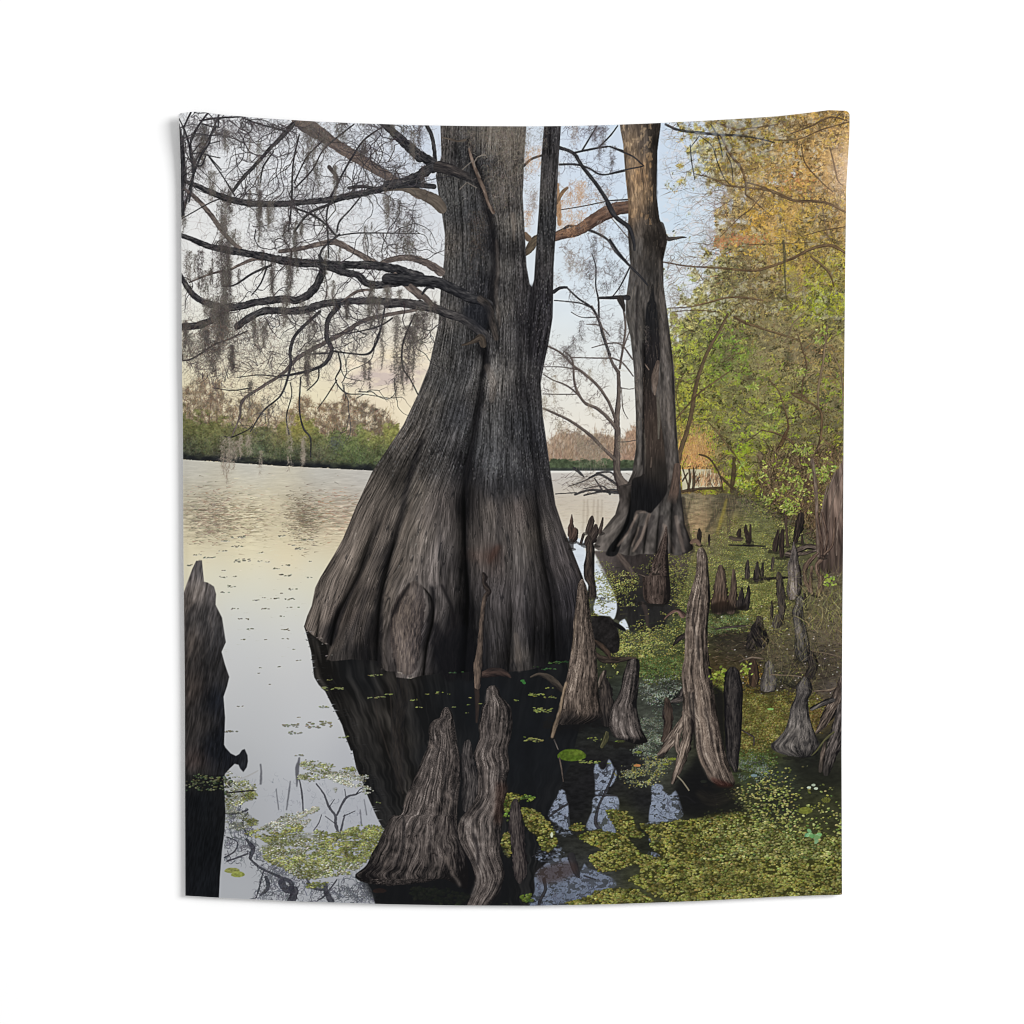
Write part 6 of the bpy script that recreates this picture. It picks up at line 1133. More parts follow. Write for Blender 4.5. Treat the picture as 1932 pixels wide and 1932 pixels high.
for lst, sq, c in (([(1585, 38, 110), (1230, 75, 44), (1260, 140, 170), (1560, 212, 90), (1635, 208, 60), (1690, 188, 70), (1885, 232, 50), (1915, 288, 30), (1620, 1025, 50), (1350, 517, 80), (1190, 285, 70)], 'J', (124, 130, 84)), ([(470, 470, 100), (940, 425, 130), (1150, 415, 200), (1100, 440, 110), (970, 485, 100), (1000, 658, 60)], 'J', (120, 118, 92)),
                   ([(290, 188, 36), (385, 172, 50), (365, 183, 20), (185, 232, 60), (455, 186, 20), (220, 288, 50), (488, 285, 34), (596, 330, 20), (615, 215, 24), (610, 268, 24), (695, 260, 20), (5, 190, 20), (1180, 305, 150), (1170, 320, 120), (1105, 540, 150), (1090, 530, 110), (1240, 210, 100), (1150, 190, 140), (1230, 140, 60), (970, 235, 50), (1560, 525, 60), (1620, 540, 90), (1780, 550, 70), (1540, 710, 160), (1900, 640, 40), (970, 970, 60), (1060, 990, 110), (560, 1745, 30), (1050, 1760, 80), (890, 1805, 50), (1700, 720, 40)], 'K', (128, 136, 72)),
                   ([(1230, 1265, 120), (560, 1290, 30), (490, 1295, 60), (1300, 1215, 140), (1130, 1250, 40)], 'H', (60, 84, 50))):
    o = ORG[sq]
    floaters([(o[0] + a * K, o[1] + b * K, cc * K) for a, b, cc in lst], c, None, (40, 44, 38))
x, y = 1047 + rng.normal(size=4) * 2, 1363 + rng.normal(size=4) * 2
dabs(x, y, 3, 2, (62, 110, 60), 0, None, .9, 1)
# dim clumps below the front roots
for sq, s_, k in (('K', '160,1690 350,1690 360,1740 240,1770', 60), ('K', '330,1740 450,1680 560,1770 500,1820 340,1810', 90), ('J', '1870,1690 1960,1680 1960,1760 1880,1760', 30), ('K', '550,1740 600,1720 610,1770 560,1780', 20), ('K', '1010,1745 1100,1745 1100,1785 1030,1780', 24), ('K', '900,1000 940,1040 900,1170 880,1140', 20), ('K', '1000,980 1110,975 1115,1000 1010,1000', 30)):
    m = poly(P(sq, s_), True, 2)
    weed(m, k, 1.2, ((92, 112, 44), (76, 96, 38), (110, 120, 60), (60, 80, 36)), (30, 34, 26), .85, .6, 3)
m = poly(P('K', '1150,1540 1400,1480 1440,1560 1280,1640 1160,1640'), True, 4); comp(m * .6, (64, 50, 46))
for s_ in ('560,905,6 400,910,5', ): pass
# pads and twigs beside the left stump
m = poly(P('J', '200,910 420,900 430,1030 240,1010 160,990'), True, 2); weed(m, 46, 1.5, ((64, 74, 54), (78, 88, 62), (54, 62, 48)), (26, 28, 26), .85, .5, 3)
for s_, c in (('500,860,4 600,820,5 680,778,4', [(150, 150, 150), (190, 190, 190)]), ('440,950,5 560,938,6 650,930,4', [(40, 38, 40), (70, 66, 66)]), ('1010,1140,4 1090,1090,5 1150,1060,5', [(150, 150, 130), (180, 180, 160)])):
    limb(P('J', s_), c, amp=.2)

# ---------------- left stump ----------------
ST = np.vstack([P('G', '60,760 105,680 130,600 170,490 200,430 245,425 255,520 262,592 290,598 340,630 355,690 350,770 400,870 415,960 432,1060 400,1135 425,1230 458,1328 440,1400 412,1480 425,1640 418,1850'), P('J', '430,600 470,645 510,665 535,650 555,620 575,612 597,660 602,705 595,750 570,787 545,760 530,730 500,722 460,760 425,800 415,850 428,1100 420,1250 400,1400 385,1600 378,1790 0,1790 0,0')])
ms = poly(ST, False, .6, 1.2, 3)
SC = idw([(375, 1140, 54, 50, 49), (395, 1140, 62, 60, 60), (398, 1180, 84, 78, 74), (420, 1180, 64, 61, 61), (372, 1210, 60, 55, 52), (400, 1230, 48, 46, 46), (430, 1230, 52, 50, 50), (440, 1270, 46, 45, 46), (380, 1290, 66, 60, 56), (420, 1300, 40, 39, 40), (450, 1350, 40, 39, 40), (385, 1380, 56, 50, 47), (430, 1400, 26, 28, 33), (400, 1450, 46, 43, 42), (435, 1480, 26, 28, 33), (390, 1520, 58, 50, 48), (425, 1500, 24, 26, 31),
          (375, 1480, 46, 43, 42), (460, 1510, 26, 28, 33), (490, 1510, 34, 36, 40), (400, 1600, 24, 26, 29), (400, 1700, 24, 26, 29), (430, 1780, 26, 28, 32), (395, 1560, 36, 36, 36)], 3.2, 8)
d_ = fbm((XX + YY * .18) / 5, YY / 34, 113, 3)
SC = SC * (1 + .16 * (YY < 1550))[..., None]
SC = SC * (1 + .3 * np.clip((1330 - YY) / 120, 0, 1))[..., None]
dkw = np.clip((YY - 1552) / 10, 0, 1)
d_ = d_ * (1 - .7 * dkw) + .35 * dkw
comp(ms, SC * (.4 + .85 * d_ + .35 * vn((XX + YY * .15) / 2, YY / 10, 114))[..., None])
for s_, a in (('190,770 150,850 130,1000 120,1150', .5), ('300,700 270,900 210,1050 130,1300', .3), ('290,1240 270,1450 260,1700', .5)):
    limb(pp('G', s_, 12), [(24, 24, 26), (36, 35, 36)], alpha=a, soft=2, amp=.4)
for s_, a in (('250,640 190,740 150,780 115,800', .55), ('200,900 170,1050 140,1200', .3), ('300,860 330,1000 300,1100 250,1180', .25), ('230,430 200,520 190,600', .25), ('310,620 300,700', .3)):
    limb(pp('G', s_, 9), [(86, 80, 76), (112, 104, 100)], alpha=a, soft=1, amp=.8, edge=.5)
n = 420
x, y = scatter(ms * (YY < 1545), n)
strokes(x, y, 1.75 + rng.normal(size=n) * .12, rng.uniform(5, 22, n), .8, jit([(84, 76, 70), (22, 22, 24), (66, 60, 58)], n, 8, 2), amax=.4, mask=ms)


# weed gathered along the stump's waterline
m = poly(pp(None, '371,1556 405,1549 440,1552 462,1558 466,1572 430,1580 371,1578'), True, 2) * np.clip(fbm(XX / 7, YY / 4, 118) * 3 - .8, 0, 1)
weed(m, 130, 1.1, ((78, 84, 62), (96, 100, 72), (60, 66, 50)), (20, 22, 22), .85, .5, 3)

# ---------------- knees ----------------
_ks = [200]


def foot(x, y, r):
    """dark contact shade and reflection painted round the foot of a knee"""
    n = 26
    dabs(x + rng.normal(size=n) * r * .75, y + rng.normal(size=n) * r * .16 + 1, rng.uniform(1.5, 4, n) + r * .15, 1.6 + r * .08, (34, 32, 30), 0, None, .55, 1)


def knee(sq, left, right, cs=BARK, v0=.45, lit=.25, amp=.75, rim=.45, fu=None, fy=22, tone=((0, 0), (1, 0)), top=True, rough=1.3, alpha=1.0, bot=None, ret=False, soft=.5):
    _ks[0] += 1; sd = _ks[0]
    Lp = P(sq, left)[:, :2]; Rp = P(sq, right)[:, :2]
    Lc, Rc = cr(Lp, 4), cr(Rp, 4)
    if max(Lc[-1, 1], Rc[-1, 1]) < 1700: foot((Lc[-1, 0] + Rc[-1, 0]) / 2, max(Lc[-1, 1], Rc[-1, 1]) - 2, abs(Rc[-1, 0] - Lc[-1, 0]) * .5 + 4)
    out = np.vstack([Lc[::-1], Rc] + ([P(sq, bot)[:, :2]] if bot else []))
    m = poly(out, False, soft, rough, sd)
    yy = YY[:, 0]

    def mono(C):
        C = C[np.argsort(C[:, 1])]; return np.interp(yy, C[:, 1], C[:, 0])
    l, r = mono(Lc), mono(Rc)
    wd = np.maximum(blur(np.tile((r - l)[:, None], (1, 1)).astype(np.float32), 3)[:, 0], 4)
    c_ = (l + r) / 2
    ys0, ys1 = out[:, 1].min(), out[:, 1].max()
    a0 = int(max(0, ys0 - Y0 - 3)); a1 = int(min(H, ys1 - Y0 + 4)); b0 = int(max(0, out[:, 0].min() - X0 - 3)); b1 = int(min(W, out[:, 0].max() - X0 + 4))
    X = XX[a0:a1, b0:b1]; Y = YY[a0:a1, b0:b1]
    u = (X - c_[a0:a1, None]) / wd[a0:a1, None] * 2
    us = np.clip(u, -1.4, 1.4)
    fu = fu or float(wd[a0:a1].mean()) / 7.0
    w_ = fbm(X / 30, Y / 44, sd + 1, 2) * .8; fy = fy * 1.5
    s1 = fbm((us + w_ * .3) * fu * 1.2, Y / fy, sd, 4); s2 = vn((us + w_ * .3) * fu * 3.4, Y / (fy * .5), sd + 2); s3 = vn((us + w_ * .3) * fu * 7, Y / 9, sd + 3)
    s4 = fbm(X / 7, Y / 9, sd + 9, 3)
    rdg = 1 - np.abs(2 * s2 - 1)
    hh = np.interp(Y, [ys0, ys1], [0, 1]); tn = np.array(tone)
    v = v0 - lit * us * .45 - rim * np.abs(us) ** 3.2 + amp * ((s1 - .5) * 1.15 + (rdg - .5) * .26 + (s3 - .5) * .24 + (s4 - .5) * .5) + np.interp(hh, tn[:, 0], tn[:, 1])
    ck = vn(us * fu * 2.2 + w_ * 2, Y / (fy * .9), sd + 12); v = v - .34 * np.clip(1 - np.abs(ck - .5) * 16, 0, 1) * (s4 > .42)
    col = ramp(v, cs); a = (m[a0:a1, b0:b1] * alpha)[..., None]
    cv[a0:a1, b0:b1] = cv[a0:a1, b0:b1] * (1 - a) + col * a
    return m


WARM = [(28, 26, 25), (72, 64, 59), (120, 108, 99), (178, 164, 151)]
PINK = [(27, 26, 27), (68, 63, 61), (112, 104, 100), (172, 163, 157)]
GREY = [(30, 29, 30), (68, 65, 64), (106, 101, 97), (150, 143, 138)]
DKB = [(22, 21, 23), (40, 37, 37), (66, 60, 57), (92, 84, 78)]
def B_(sq, s, cs=WARM, **k):
    q = P(sq, s)
    if sq in 'IH' and q[0, 2] < 9 and q[-1, 1] - q[0, 1] > 12 and q[-1, 2] > 2: foot(q[-1, 0], q[-1, 1] + q[-1, 2] * .7, q[-1, 2])
    limb(P(sq, s), cs, **dict(dict(lit=.3, amp=.65, edge=.3, ft=3.2, ls=18), **k))
# bank floor litter and grass base
bank = poly(np.vstack([P('I', '770,870 1000,900 1230,700 1480,600 1560,520 1800,480 1800,1932'), P('L', '1800,800 1620,800 1560,620 1600,480 1560,330 1620,250 1440,180 1040,170 800,0')]), True, 8)
n = 2600
x, y = scatter(bank * (YY < 1420), n)
strokes(x, y, rng.uniform(-.6, .6, n), rng.uniform(3, 14, n), rng.uniform(.6, 1.6, n), jit([(96, 84, 66), (44, 38, 36), (120, 104, 84), (66, 58, 46), (84, 84, 50), (34, 30, 30)], n, 10, 4), curv=rng.normal(size=n) * .6, amax=.65)
n = 90
x, y = scatter(bank * (YY < 1420), n)
dabs(x, y, 1.4, .9, jit((176, 168, 164), n, 14, 3), 0, None, .8, 1)
# far knees
for s_ in ('690,185,6 692,215,16 688,250,18 690,300,12', '765,232,7 766,270,9 765,312,6', '1000,192,12 998,215,18 998,242,16', '1050,155,7 1050,190,14 1062,240,20 1070,290,18', '1086,155,6 1084,200,10 1080,270,14', '1300,198,10 1288,260,20 1275,340,26', '1335,200,16 1325,290,22 1328,390,20', '1475,80,26 1465,160,34 1445,230,26 1430,280,18', '1485,235,7 1487,290,12'):
    B_('I', s_, [(30, 28, 28), (58, 50, 46), (88, 76, 68)])
B_('I', '630,290,12 660,275,18 690,300,14', [(90, 76, 66), (130, 110, 96)]); B_('I', '930,250,12 960,262,16 1010,265,14', [(60, 54, 48), (104, 92, 80)]); B_('I', '920,310,5 1000,312,6 1080,316,7 1200,318,5', DKB); B_('I', '1360,100,9 1364,200,10 1372,310,13', [(60, 52, 46), (96, 82, 72)])
for s_ in ('1380,370,16 1450,352,22 1530,322,22 1610,335,16', '1370,385,20 1430,388,16 1600,350,10'): B_('I', s_, WARM, lit=-.3)
# big bundle of stems at the right edge
m = poly(np.vstack([P('F', '1745,1290 1690,1400 1655,1550 1625,1700 1615,1932'), P('I', '1605,320 1610,470 1690,540 1800,520'), P('F', '1830,1900 1830,1200')]), True, 2, 2)
ub = (XX - 1650) / np.maximum(YY - 700, 100) * 9
comp(m, idw([(1660, 960, 96, 82, 74), (1680, 1000, 108, 92, 82), (1640, 1040, 86, 72, 64), (1670, 1060, 98, 82, 74), (1660, 1120, 74, 62, 56), (1680, 1130, 64, 55, 50)], 3) * (.35 + 1.2 * fbm(ub * 7, YY / 60, 120, 4) + .2 * vn(ub * 24, YY / 16, 121))[..., None])
for s_, r in (('1740,1300 1650,1550 1600,1800 1610,1932', 8), ('1680,1400 1640,1600 1660,1800 1640,1932', 7), ('1790,1300 1700,1600 1680,1932', 7), ('1800,1500 1760,1700 1750,1932', 6), ('1560,1200 1590,1400 1600,1650 1610,1932', 14)):
    limb(pp('F', s_, r), BRN, amp=.6, alpha=.85)
for s_ in ('1600,60,10 1625,250,14 1640,400,16 1600,470,18 1625,590,16 1600,690,14', '1640,60,9 1680,250,10 1650,400,12', '1605,375,10 1520,465,20 1505,560,16 1540,660,14', '1740,100,8 1720,300,9 1660,380,10', '1640,560,16 1640,620,20 1610,690,18', '1560,480,12 1550,600,14 1560,680,12'): B_('I', s_, [(48, 40, 38), (100, 84, 74), (146, 128, 114)], lit=.5)
# middle-distance knees
B_('I', '1065,428,6 1062,480,18 1060,552,20', DKB, v0=.6); B_('I', '1140,443,7 1136,510,24 1140,560,36', DKB, v0=.55); B_('I', '1182,450,7 1178,500,13 1178,545,12', DKB, v0=.55); B_('I', '1260,413,12 1258,455,14 1250,495,8', DKB, v0=.7)
B_('I', '1115,580,6 1200,570,10 1300,565,10 1370,560,9', DKB)
knee('I', '1418,283 1405,330 1395,390 1370,470 1375,560 1365,660 1385,730', '1422,283 1445,340 1455,420 1475,500 1485,600 1475,680 1445,730', PINK, lit=.45, v0=.55)
B_('I', '1305,530,14 1310,590,30 1322,690,34 1330,800,28 1310,890,26', DKB, v0=.62); B_('I', '1250,742,5 1252,800,12 1248,870,12', DKB, v0=.55)
B_('I', '1300,880,40 1290,920,36', PINK, v0=.4)
for (s_, c) in (('855,480,18 858,540,34 850,650,52 845,780,70', 0), ('955,503,10 957,590,22 950,700,32 930,800,40', 0), ('1020,640,5 1017,680,18 1010,770,36', 1), ('1072,628,7 1068,690,18 1052,780,26', 1)):
    B_('I', s_, [[(32, 28, 26), (68, 59, 53), (102, 88, 78), (134, 118, 102)], DKB][c], v0=.5, lit=.15)
comp(poly(P('I', '780,770 900,740 960,790 1060,770 1050,800 900,825 790,835'), True, 2) * .8, (30, 26, 24))
comp(poly(P('I', '800,680 880,700 940,760 860,800 800,780'), True, 5) * .15, (120, 88, 66))
B_('I', '420,880,5 460,840,9 520,815,14 560,850,26', [(50, 42, 40), (110, 90, 82), (150, 130, 120)]); B_('I', '490,1080,8 530,1040,18 575,1010,20', DKB); B_('I', '820,960,6 900,945,9 1040,935,7', DKB, v0=.7)
knee('I', '437,165 415,230 400,270 370,350 330,430 322,520 300,470 300,545 255,545 255,620 258,720 290,760', '443,165 448,260 450,400 455,520 466,620 458,750 400,765', [(30, 27, 27), (64, 55, 51), (98, 86, 80), (136, 122, 114)], lit=.55, v0=.42, fu=5)
B_('I', '385,455,8 375,480,12 355,520,12', WARM); B_('I', '225,535,5 265,550,9', WARM)
for s_ in ('1405,75,4 1402,150,18 1400,190,26 1405,250,28', '1432,200,26 1425,250,28 1415,270,20'): B_('H', s_, [(40, 34, 33), (84, 70, 64), (110, 94, 86)], lit=.4)
B_('H', '1400,280,20 1408,330,10', [(40, 38, 38), (64, 58, 56)], alpha=.7)
for s_ in ('1562,92,10 1552,140,26 1530,205,20', '1645,100,6 1636,150,13 1622,205,18', '1590,160,14 1580,215,34 1540,290,36', '1495,232,12 1478,290,10'): B_('H', s_, [(36, 32, 32), (70, 62, 58), (104, 94, 88)], lit=.5)
knee('H', '1546,233 1538,270 1515,310 1510,400 1498,480 1500,570 1530,620 1530,715', '1552,233 1565,290 1578,330 1580,430 1578,540 1592,620 1596,720', [(26, 25, 26), (50, 45, 43), (78, 70, 64), (104, 92, 84)], v0=.42, lit=.4)
# tall knee right of the trunk
B_('H', '1662,1285,12 1650,1340,26 1668,1450,52 1675,1600,60 1680,1660,50', DKB, v0=.6, lit=.5); B_('H', '1650,1290,12 1630,1350,18 1615,1400,12', WARM, v0=.5, alpha=.8)
mk = knee('H', '1480,572 1455,610 1445,700 1432,800 1420,900 1415,1000 1400,1120 1385,1240 1365,1340 1335,1440 1315,1540 1290,1640 1240,1740 1240,1770 1262,1800 1280,1760 1300,1700', '1495,570 1515,620 1530,700 1545,800 1555,900 1580,1040 1595,1180 1605,1320 1612,1480 1640,1600 1640,1640 1540,1690', WARM, lit=.35, v0=.5, rim=.3, tone=((0, -.12), (.3, 0), (.6, 0), (.85, -.05), (.93, -.3), (1, -.5)))
B_('H', '1360,1380,12 1330,1500,12 1310,1600,14 1280,1700,16 1255,1790,12', [(90, 78, 66), (150, 132, 112), (184, 166, 144)], v0=.5, alpha=.8, soft=.8)
B_('H', '1440,850,5 1425,1000,5 1410,1150,5', [(120, 108, 94), (156, 140, 122)], alpha=.6, soft=.8)
m = poly(P('H', '1300,1640 1400,1600 1500,1660 1620,1600 1720,1640 1720,1760 1560,1740 1300,1780'), True, 6); comp(m * .55, (24, 24, 26))
knee('H', '1870,1188 1840,1195 1822,1250 1800,1320 1785,1400 1760,1480 1715,1550 1700,1640 1695,1720 1730,1790', '1890,1190 1918,1190 1930,1240 1925,1330 1920,1420 1908,1540 1925,1640 1950,1740 1990,1830 1900,1850', PINK, lit=.25, v0=.43, tone=((0, -.1), (.5, 0), (.8, .12), (.9, .05), (.95, -.4), (1, -.6)))
B_('K', '1675,490,18 1660,540,26 1640,590,16', [(40, 42, 34), (80, 78, 58), (104, 100, 78)], lit=.2)
B_('K', '1270,540,6 1300,610,6', GREY); B_('K', '1310,680,6 1325,760,7 1340,860,6', DKB, v0=.7)
# small knees right of the centre
B_('I', '1155,885,28 1150,940,46 1130,1010,62 1090,1080,40', DKB, v0=.45, ls=8); B_('I', '1150,1000,60 1180,1050,50', DKB, v0=.35)
B_('I', '1500,692,12 1505,740,20 1500,790,16', DKB, v0=.6)
knee('I', '1470,700 1435,720 1430,770 1405,830 1420,930 1430,1030 1425,1130 1450,1200', '1480,700 1500,740 1495,820 1510,920 1530,1010 1545,1100 1560,1200 1500,1210', GREY, lit=.3, v0=.48, tone=((0, -.05), (.6, 0), (.8, -.1), (1, -.3)))
B_('I', '1560,1180,30 1570,1240,38 1545,1310,34', DKB, v0=.5)
B_('I', '1098,1195,18 1110,1250,36 1115,1320,42 1110,1370,34', [(32, 28, 27), (66, 54, 46), (96, 78, 64)], v0=.45)
knee('I', '1225,1203 1195,1230 1185,1290 1160,1350 1160,1430', '1240,1203 1270,1240 1275,1310 1300,1370 1275,1440 1200,1445', GREY, lit=.2, v0=.52)
B_('I', '1310,1330,30 1360,1350,36 1410,1380,26', [(36, 34, 32), (62, 60, 50), (80, 78, 64)], lit=-.3)
for s_ in ('1240,1310,5 1400,1320,6 1480,1330,5', '1000,1210,6 1100,1180,8 1180,1190,6', '1570,1130,5 1680,1150,6 1790,1180,6', '1580,1440,7 1700,1430,9 1760,1400,8', '1530,930,5 1600,900,5', '1170,1030,5 1210,1065,4', '1540,850,5 1580,890,5 1620,890,4'): B_('I', s_, [(60, 52, 46), (110, 98, 86), (140, 128, 114)], lit=-.4)
# central tall knee group
B_('I', '480,1515,14 520,1500,26 560,1480,34 570,1440,30', PINK, v0=.4); B_('I', '440,1558,20 438,1610,30 450,1700,32 448,1800,30 430,1880,28 400,1930,16', DKB, v0=.6, lit=.2); B_('I', '430,1760,10 425,1850,14', [(150, 130, 112), (170, 150, 130)], alpha=.4, soft=1)
B_('L', '440,230,20 450,300,34 455,400,32 440,480,30 410,540,18', [(34, 30, 29), (72, 62, 56), (104, 92, 84)], v0=.5, lit=.1)
knee('I', '930,1250 895,1290 885,1340 878,1440 885,1560 885,1700 893,1850 905,1980 930,2020 960,2060', '970,1252 1000,1290 1012,1350 1030,1430 1022,1560 1018,1700 1008,1830 1000,1920 990,2030 975,2060', [(26, 25, 27), (50, 47, 47), (80, 75, 72), (108, 100, 95)], lit=.15, v0=.4, rim=.5)
comp(poly(P('I', '785,1400 880,1450 890,1700 900,1932 870,1900 830,1700 800,1500'), True, 3) * .85, (24, 24, 26))
comp(poly(np.vstack([P('L', '620,760 680,650 800,860 960,900 960,990 1040,1080 600,1130 520,950 500,900')]), True, 4) * .75, (27, 27, 28))
B_('L', '700,960,40 800,1000,60 960,960,30', [(34, 32, 30), (52, 48, 42), (66, 62, 52)], alpha=.4, soft=3)
B_('L', '575,360,20 540,440,36 490,520,44 440,590,34 400,630,18 370,655,8', WARM, v0=.62, lit=.1)
B_('L', '520,500,12 515,560,20 525,620,18 540,650,8', WARM, v0=.65)
B_('L', '615,150,45 605,350,44 600,500,42 575,620,42 545,720,36 515,800,26 485,870,14', WARM, v0=.55, lit=.45)
knee('I', '690,330 672,370 668,470 655,560 625,670 600,760 585,900 578,1050 574,1180 555,1280 560,1400 568,1520 580,1620 640,1660 660,1780 670,1900 700,1990 740,2060 770,2130 830,2160', '715,328 742,360 757,420 758,500 772,600 776,740 760,880 752,1000 762,1160 782,1290 800,1420 825,1580 850,1740 880,1880 915,1990 945,2080 965,2150 940,2175', WARM, lit=.3, v0=.58, rim=.32, fy=40, amp=.85, tone=((0, -.1), (.1, -.12), (.25, -.02), (.5, 0), (.9, .02), (.97, -.1), (1, -.4)))
for s_, sq, a in (('650,800 640,900 670,1050 690,1200', 'I', .5), ('610,1450 625,1600 640,1750', 'I', .7), ('640,180 650,400 655,600', 'L', .75), ('750,450 760,640', 'I', .3), ('700,640 730,900 700,1100', 'I', .3), ('740,300 760,400 800,560', 'L', .4), ('690,500 700,640 760,740', 'L', .3)):
    limb(pp(sq, s_, 9), [(28, 26, 27), (44, 40, 39)], alpha=a, soft=1.2, amp=.5, edge=.6)
for s_, sq, a in (('610,900 600,1100 590,1300', 'I', .35), ('680,1350 700,1600 760,1900', 'I', .35), ('690,650 740,780 800,840', 'L', .35), ('930,800 950,860', 'L', .5), ('590,560 550,680 510,780', 'L', .35)):
    limb(pp(sq, s_, 12), [(140, 124, 110), (170, 152, 138)], alpha=a, soft=2, amp=.8, edge=.6)
comp(poly(P('L', '780,830 940,880 960,900 840,900'), True, 2) * .6, (60, 34, 30))
# right-hand grey knee and roots at the edge
knee('I', '1495,1330 1460,1370 1438,1410 1440,1460 1420,1510 1390,1580 1382,1650 1350,1740 1300,1800 1245,1850 1255,1890 1310,1920 1380,1940', '1520,1328 1550,1370 1562,1440 1535,1500 1535,1570 1555,1680 1590,1780 1620,1860 1590,1930 1480,1955', GREY, lit=.3, v0=.5, rim=.35, fy=14, tone=((0, -.1), (.15, -.02), (.3, -.15), (.4, .02), (.6, .1), (.85, .05), (1, -.35)))
B_('L', '1790,60,14 1760,200,40 1700,320,50 1650,410,34 1600,480,12', WARM, v0=.42, lit=.2)
B_('L', '1800,300,50 1760,480,56 1720,620,50 1680,740,40 1670,800,18', PINK, v0=.42, lit=.3); B_('L', '1660,560,10 1640,680,20 1625,780,14', WARM)
B_('L', '1730,480,7 1660,540,7 1600,620,7 1560,660,5', [(70, 70, 50), (104, 100, 74)]); B_('L', '1560,300,14 1640,260,22 1720,230,18', GREY)
B_('L', '1020,465,5 1080,500,7 1110,520,7 1112,580,6', DKB, v0=.6)
comp(poly(P('L', '1560,680 1800,760 1800,900 1500,860 1350,700'), True, 8) * .5, (34, 34, 32))
B_('K', '0,0,1 1,1,1', DKB)
# ---------------- front pair of knees ----------------
comp(poly(np.vstack([P('J', '1500,1600 1700,1500 1932,1500'), P('K', '100,1500 620,1400 900,1400 900,1830 560,1830 0,1830'), P('J', '1700,1830 1570,1760')]), True, 6) * .9, (27, 28, 30))
B_('K', '970,1015,22 968,1060,38 975,1160,54 985,1300,58 1000,1450,56 1008,1560,52 1000,1625,22', [(30, 28, 30), (58, 53, 53), (92, 85, 82), (120, 112, 108)], v0=.45, lit=.2, ft=4)
B_('K', '603,553,16 598,600,38 596,660,46 606,760,60 620,860,70 615,960,66 600,1060,50', [(30, 29, 30), (60, 57, 57), (94, 89, 87), (126, 120, 116)], v0=.42, lit=0)
comp(poly(P('K', '522,620 545,700 560,850 572,1000 556,1130 530,1200 514,1100 536,850'), True, 4) * .75, (26, 26, 28))
comp(poly(P('K', '560,1380 620,1480 650,1620 600,1740 570,1650'), True, 3) * .8, (24, 24, 26))
knee('K', '425,287 395,320 385,370 340,385 305,425 298,480 305,540 280,620 240,710 190,830 150,920 115,1010 80,1120 30,1120 0,1150 -50,1240 -90,1330 -140,1420 -190,1520 -270,1580 -250,1620 -160,1650', '445,287 478,330 492,400 510,490 528,600 545,720 540,860 530,980 520,1100 522,1200 545,1300 575,1400 598,1520 602,1640 590,1690 540,1680 430,1620 250,1645 0,1670', PINK, lit=.12, v0=.44, rim=.25, amp=.8, fy=26, tone=((0, -.02), (.3, 0), (.7, 0), (.85, -.1), (.97, -.3), (1, -.55)))
for s_, a in (('420,640 440,800 420,900 400,1000', .3), ('320,1260 300,1400', .3), ('410,720 430,900 460,1100', .3), ('100,1130 110,1250 90,1400 40,1500', .55), ('340,450 330,540 380,620', .35), ('500,900 480,1100 520,1300 560,1450', .4), ('440,350 390,430 420,480', .35)):
    limb(pp('K', s_, 10), [(26, 25, 27), (42, 40, 41)], alpha=a, soft=1.5, amp=.6, edge=.6)
for s_, a in (('430,950 470,1010 450,1090', .4), ('150,950 110,1050', .4), ('430,1450 480,1560 540,1660', .4), ('-20,1460 -60,1560', .35), ('300,560 330,600', .4)):
    limb(pp('K', s_, 12), [(140, 128, 120), (168, 156, 146)], alpha=a, soft=2, amp=.9, edge=.6)
knee('K', '785,117 748,145 738,230 710,290 700,360 682,430 690,520 668,600 650,660 672,760 680,880 665,980 620,1060 560,1130 530,1190 528,1280 560,1370 620,1480 655,1580 650,1680 610,1770 570,1850', '810,117 845,150 855,200 895,240 935,300 945,400 935,520 910,620 925,740 900,860 908,930 880,1030 868,1180 852,1330 860,1450 886,1570 860,1680 800,1780 740,1860', PINK, lit=.2, v0=.48, rim=.35, amp=.8, fy=28, tone=((0, -.05), (.15, -.02), (.5, .03), (.75, .02), (.95, .02), (1, -.05)))
for s_, a in (('700,760 720,900 700,1050 640,1200', .35), ('640,1270 665,1330 680,1420 675,1500', .65), ('850,720 840,900 830,1100', .35), ('740,300 760,440 740,600', .3), ('820,1650 850,1720 800,1800', .5)):
    limb(pp('K', s_, 12), [(27, 26, 28), (44, 41, 42)], alpha=a, soft=1.8, amp=.6, edge=.6)
comp(poly(P('K', '820,880 905,900 880,1040 860,1180 800,1160'), True, 5) * .25, (96, 62, 48))
for s_, a in (('780,780 800,950 790,1120 760,1300', .35), ('720,1200 720,1400 700,1560 640,1740', .4), ('760,160 750,240', .4), ('560,1150 600,1180 680,1280', .4)):
    limb(pp('K', s_, 14), [(136, 128, 124), (164, 156, 150)], alpha=a, soft=2, amp=.9, edge=.6)
# surface flecks on the big knees
for (x0, x1, y0, y1, n) in ((700, 940, 1480, 1770, 1000), (925, 1025, 1380, 1800, 900), (1360, 1450, 1100, 1560, 700), (1130, 1200, 1170, 1440, 420), (1220, 1290, 1340, 1480, 160), (1560, 1630, 1360, 1510, 160)):
    x = rng.uniform(x0, x1, n); y = rng.uniform(y0, y1, n)
    lum = cv[(y - Y0).astype(int), (x - X0).astype(int)]
    ok = (lum.mean(1) > .24) & (np.abs(lum[:, 0] - lum[:, 2]) < .16) & (lum[:, 0] >= lum[:, 1])
    x, y, lum = x[ok], y[ok], lum[ok]; m_ = len(x)
    k = np.where(rng.random(m_) < .45, 1.35, .5)[:, None]
    strokes(x, y, 1.57 + rng.normal(size=m_) * .25, rng.uniform(3, 12, m_), rng.uniform(.5, 1.0, m_), np.clip(lum * 255 * k, 20, 200), curv=rng.normal(size=m_) * .5, amax=.6)
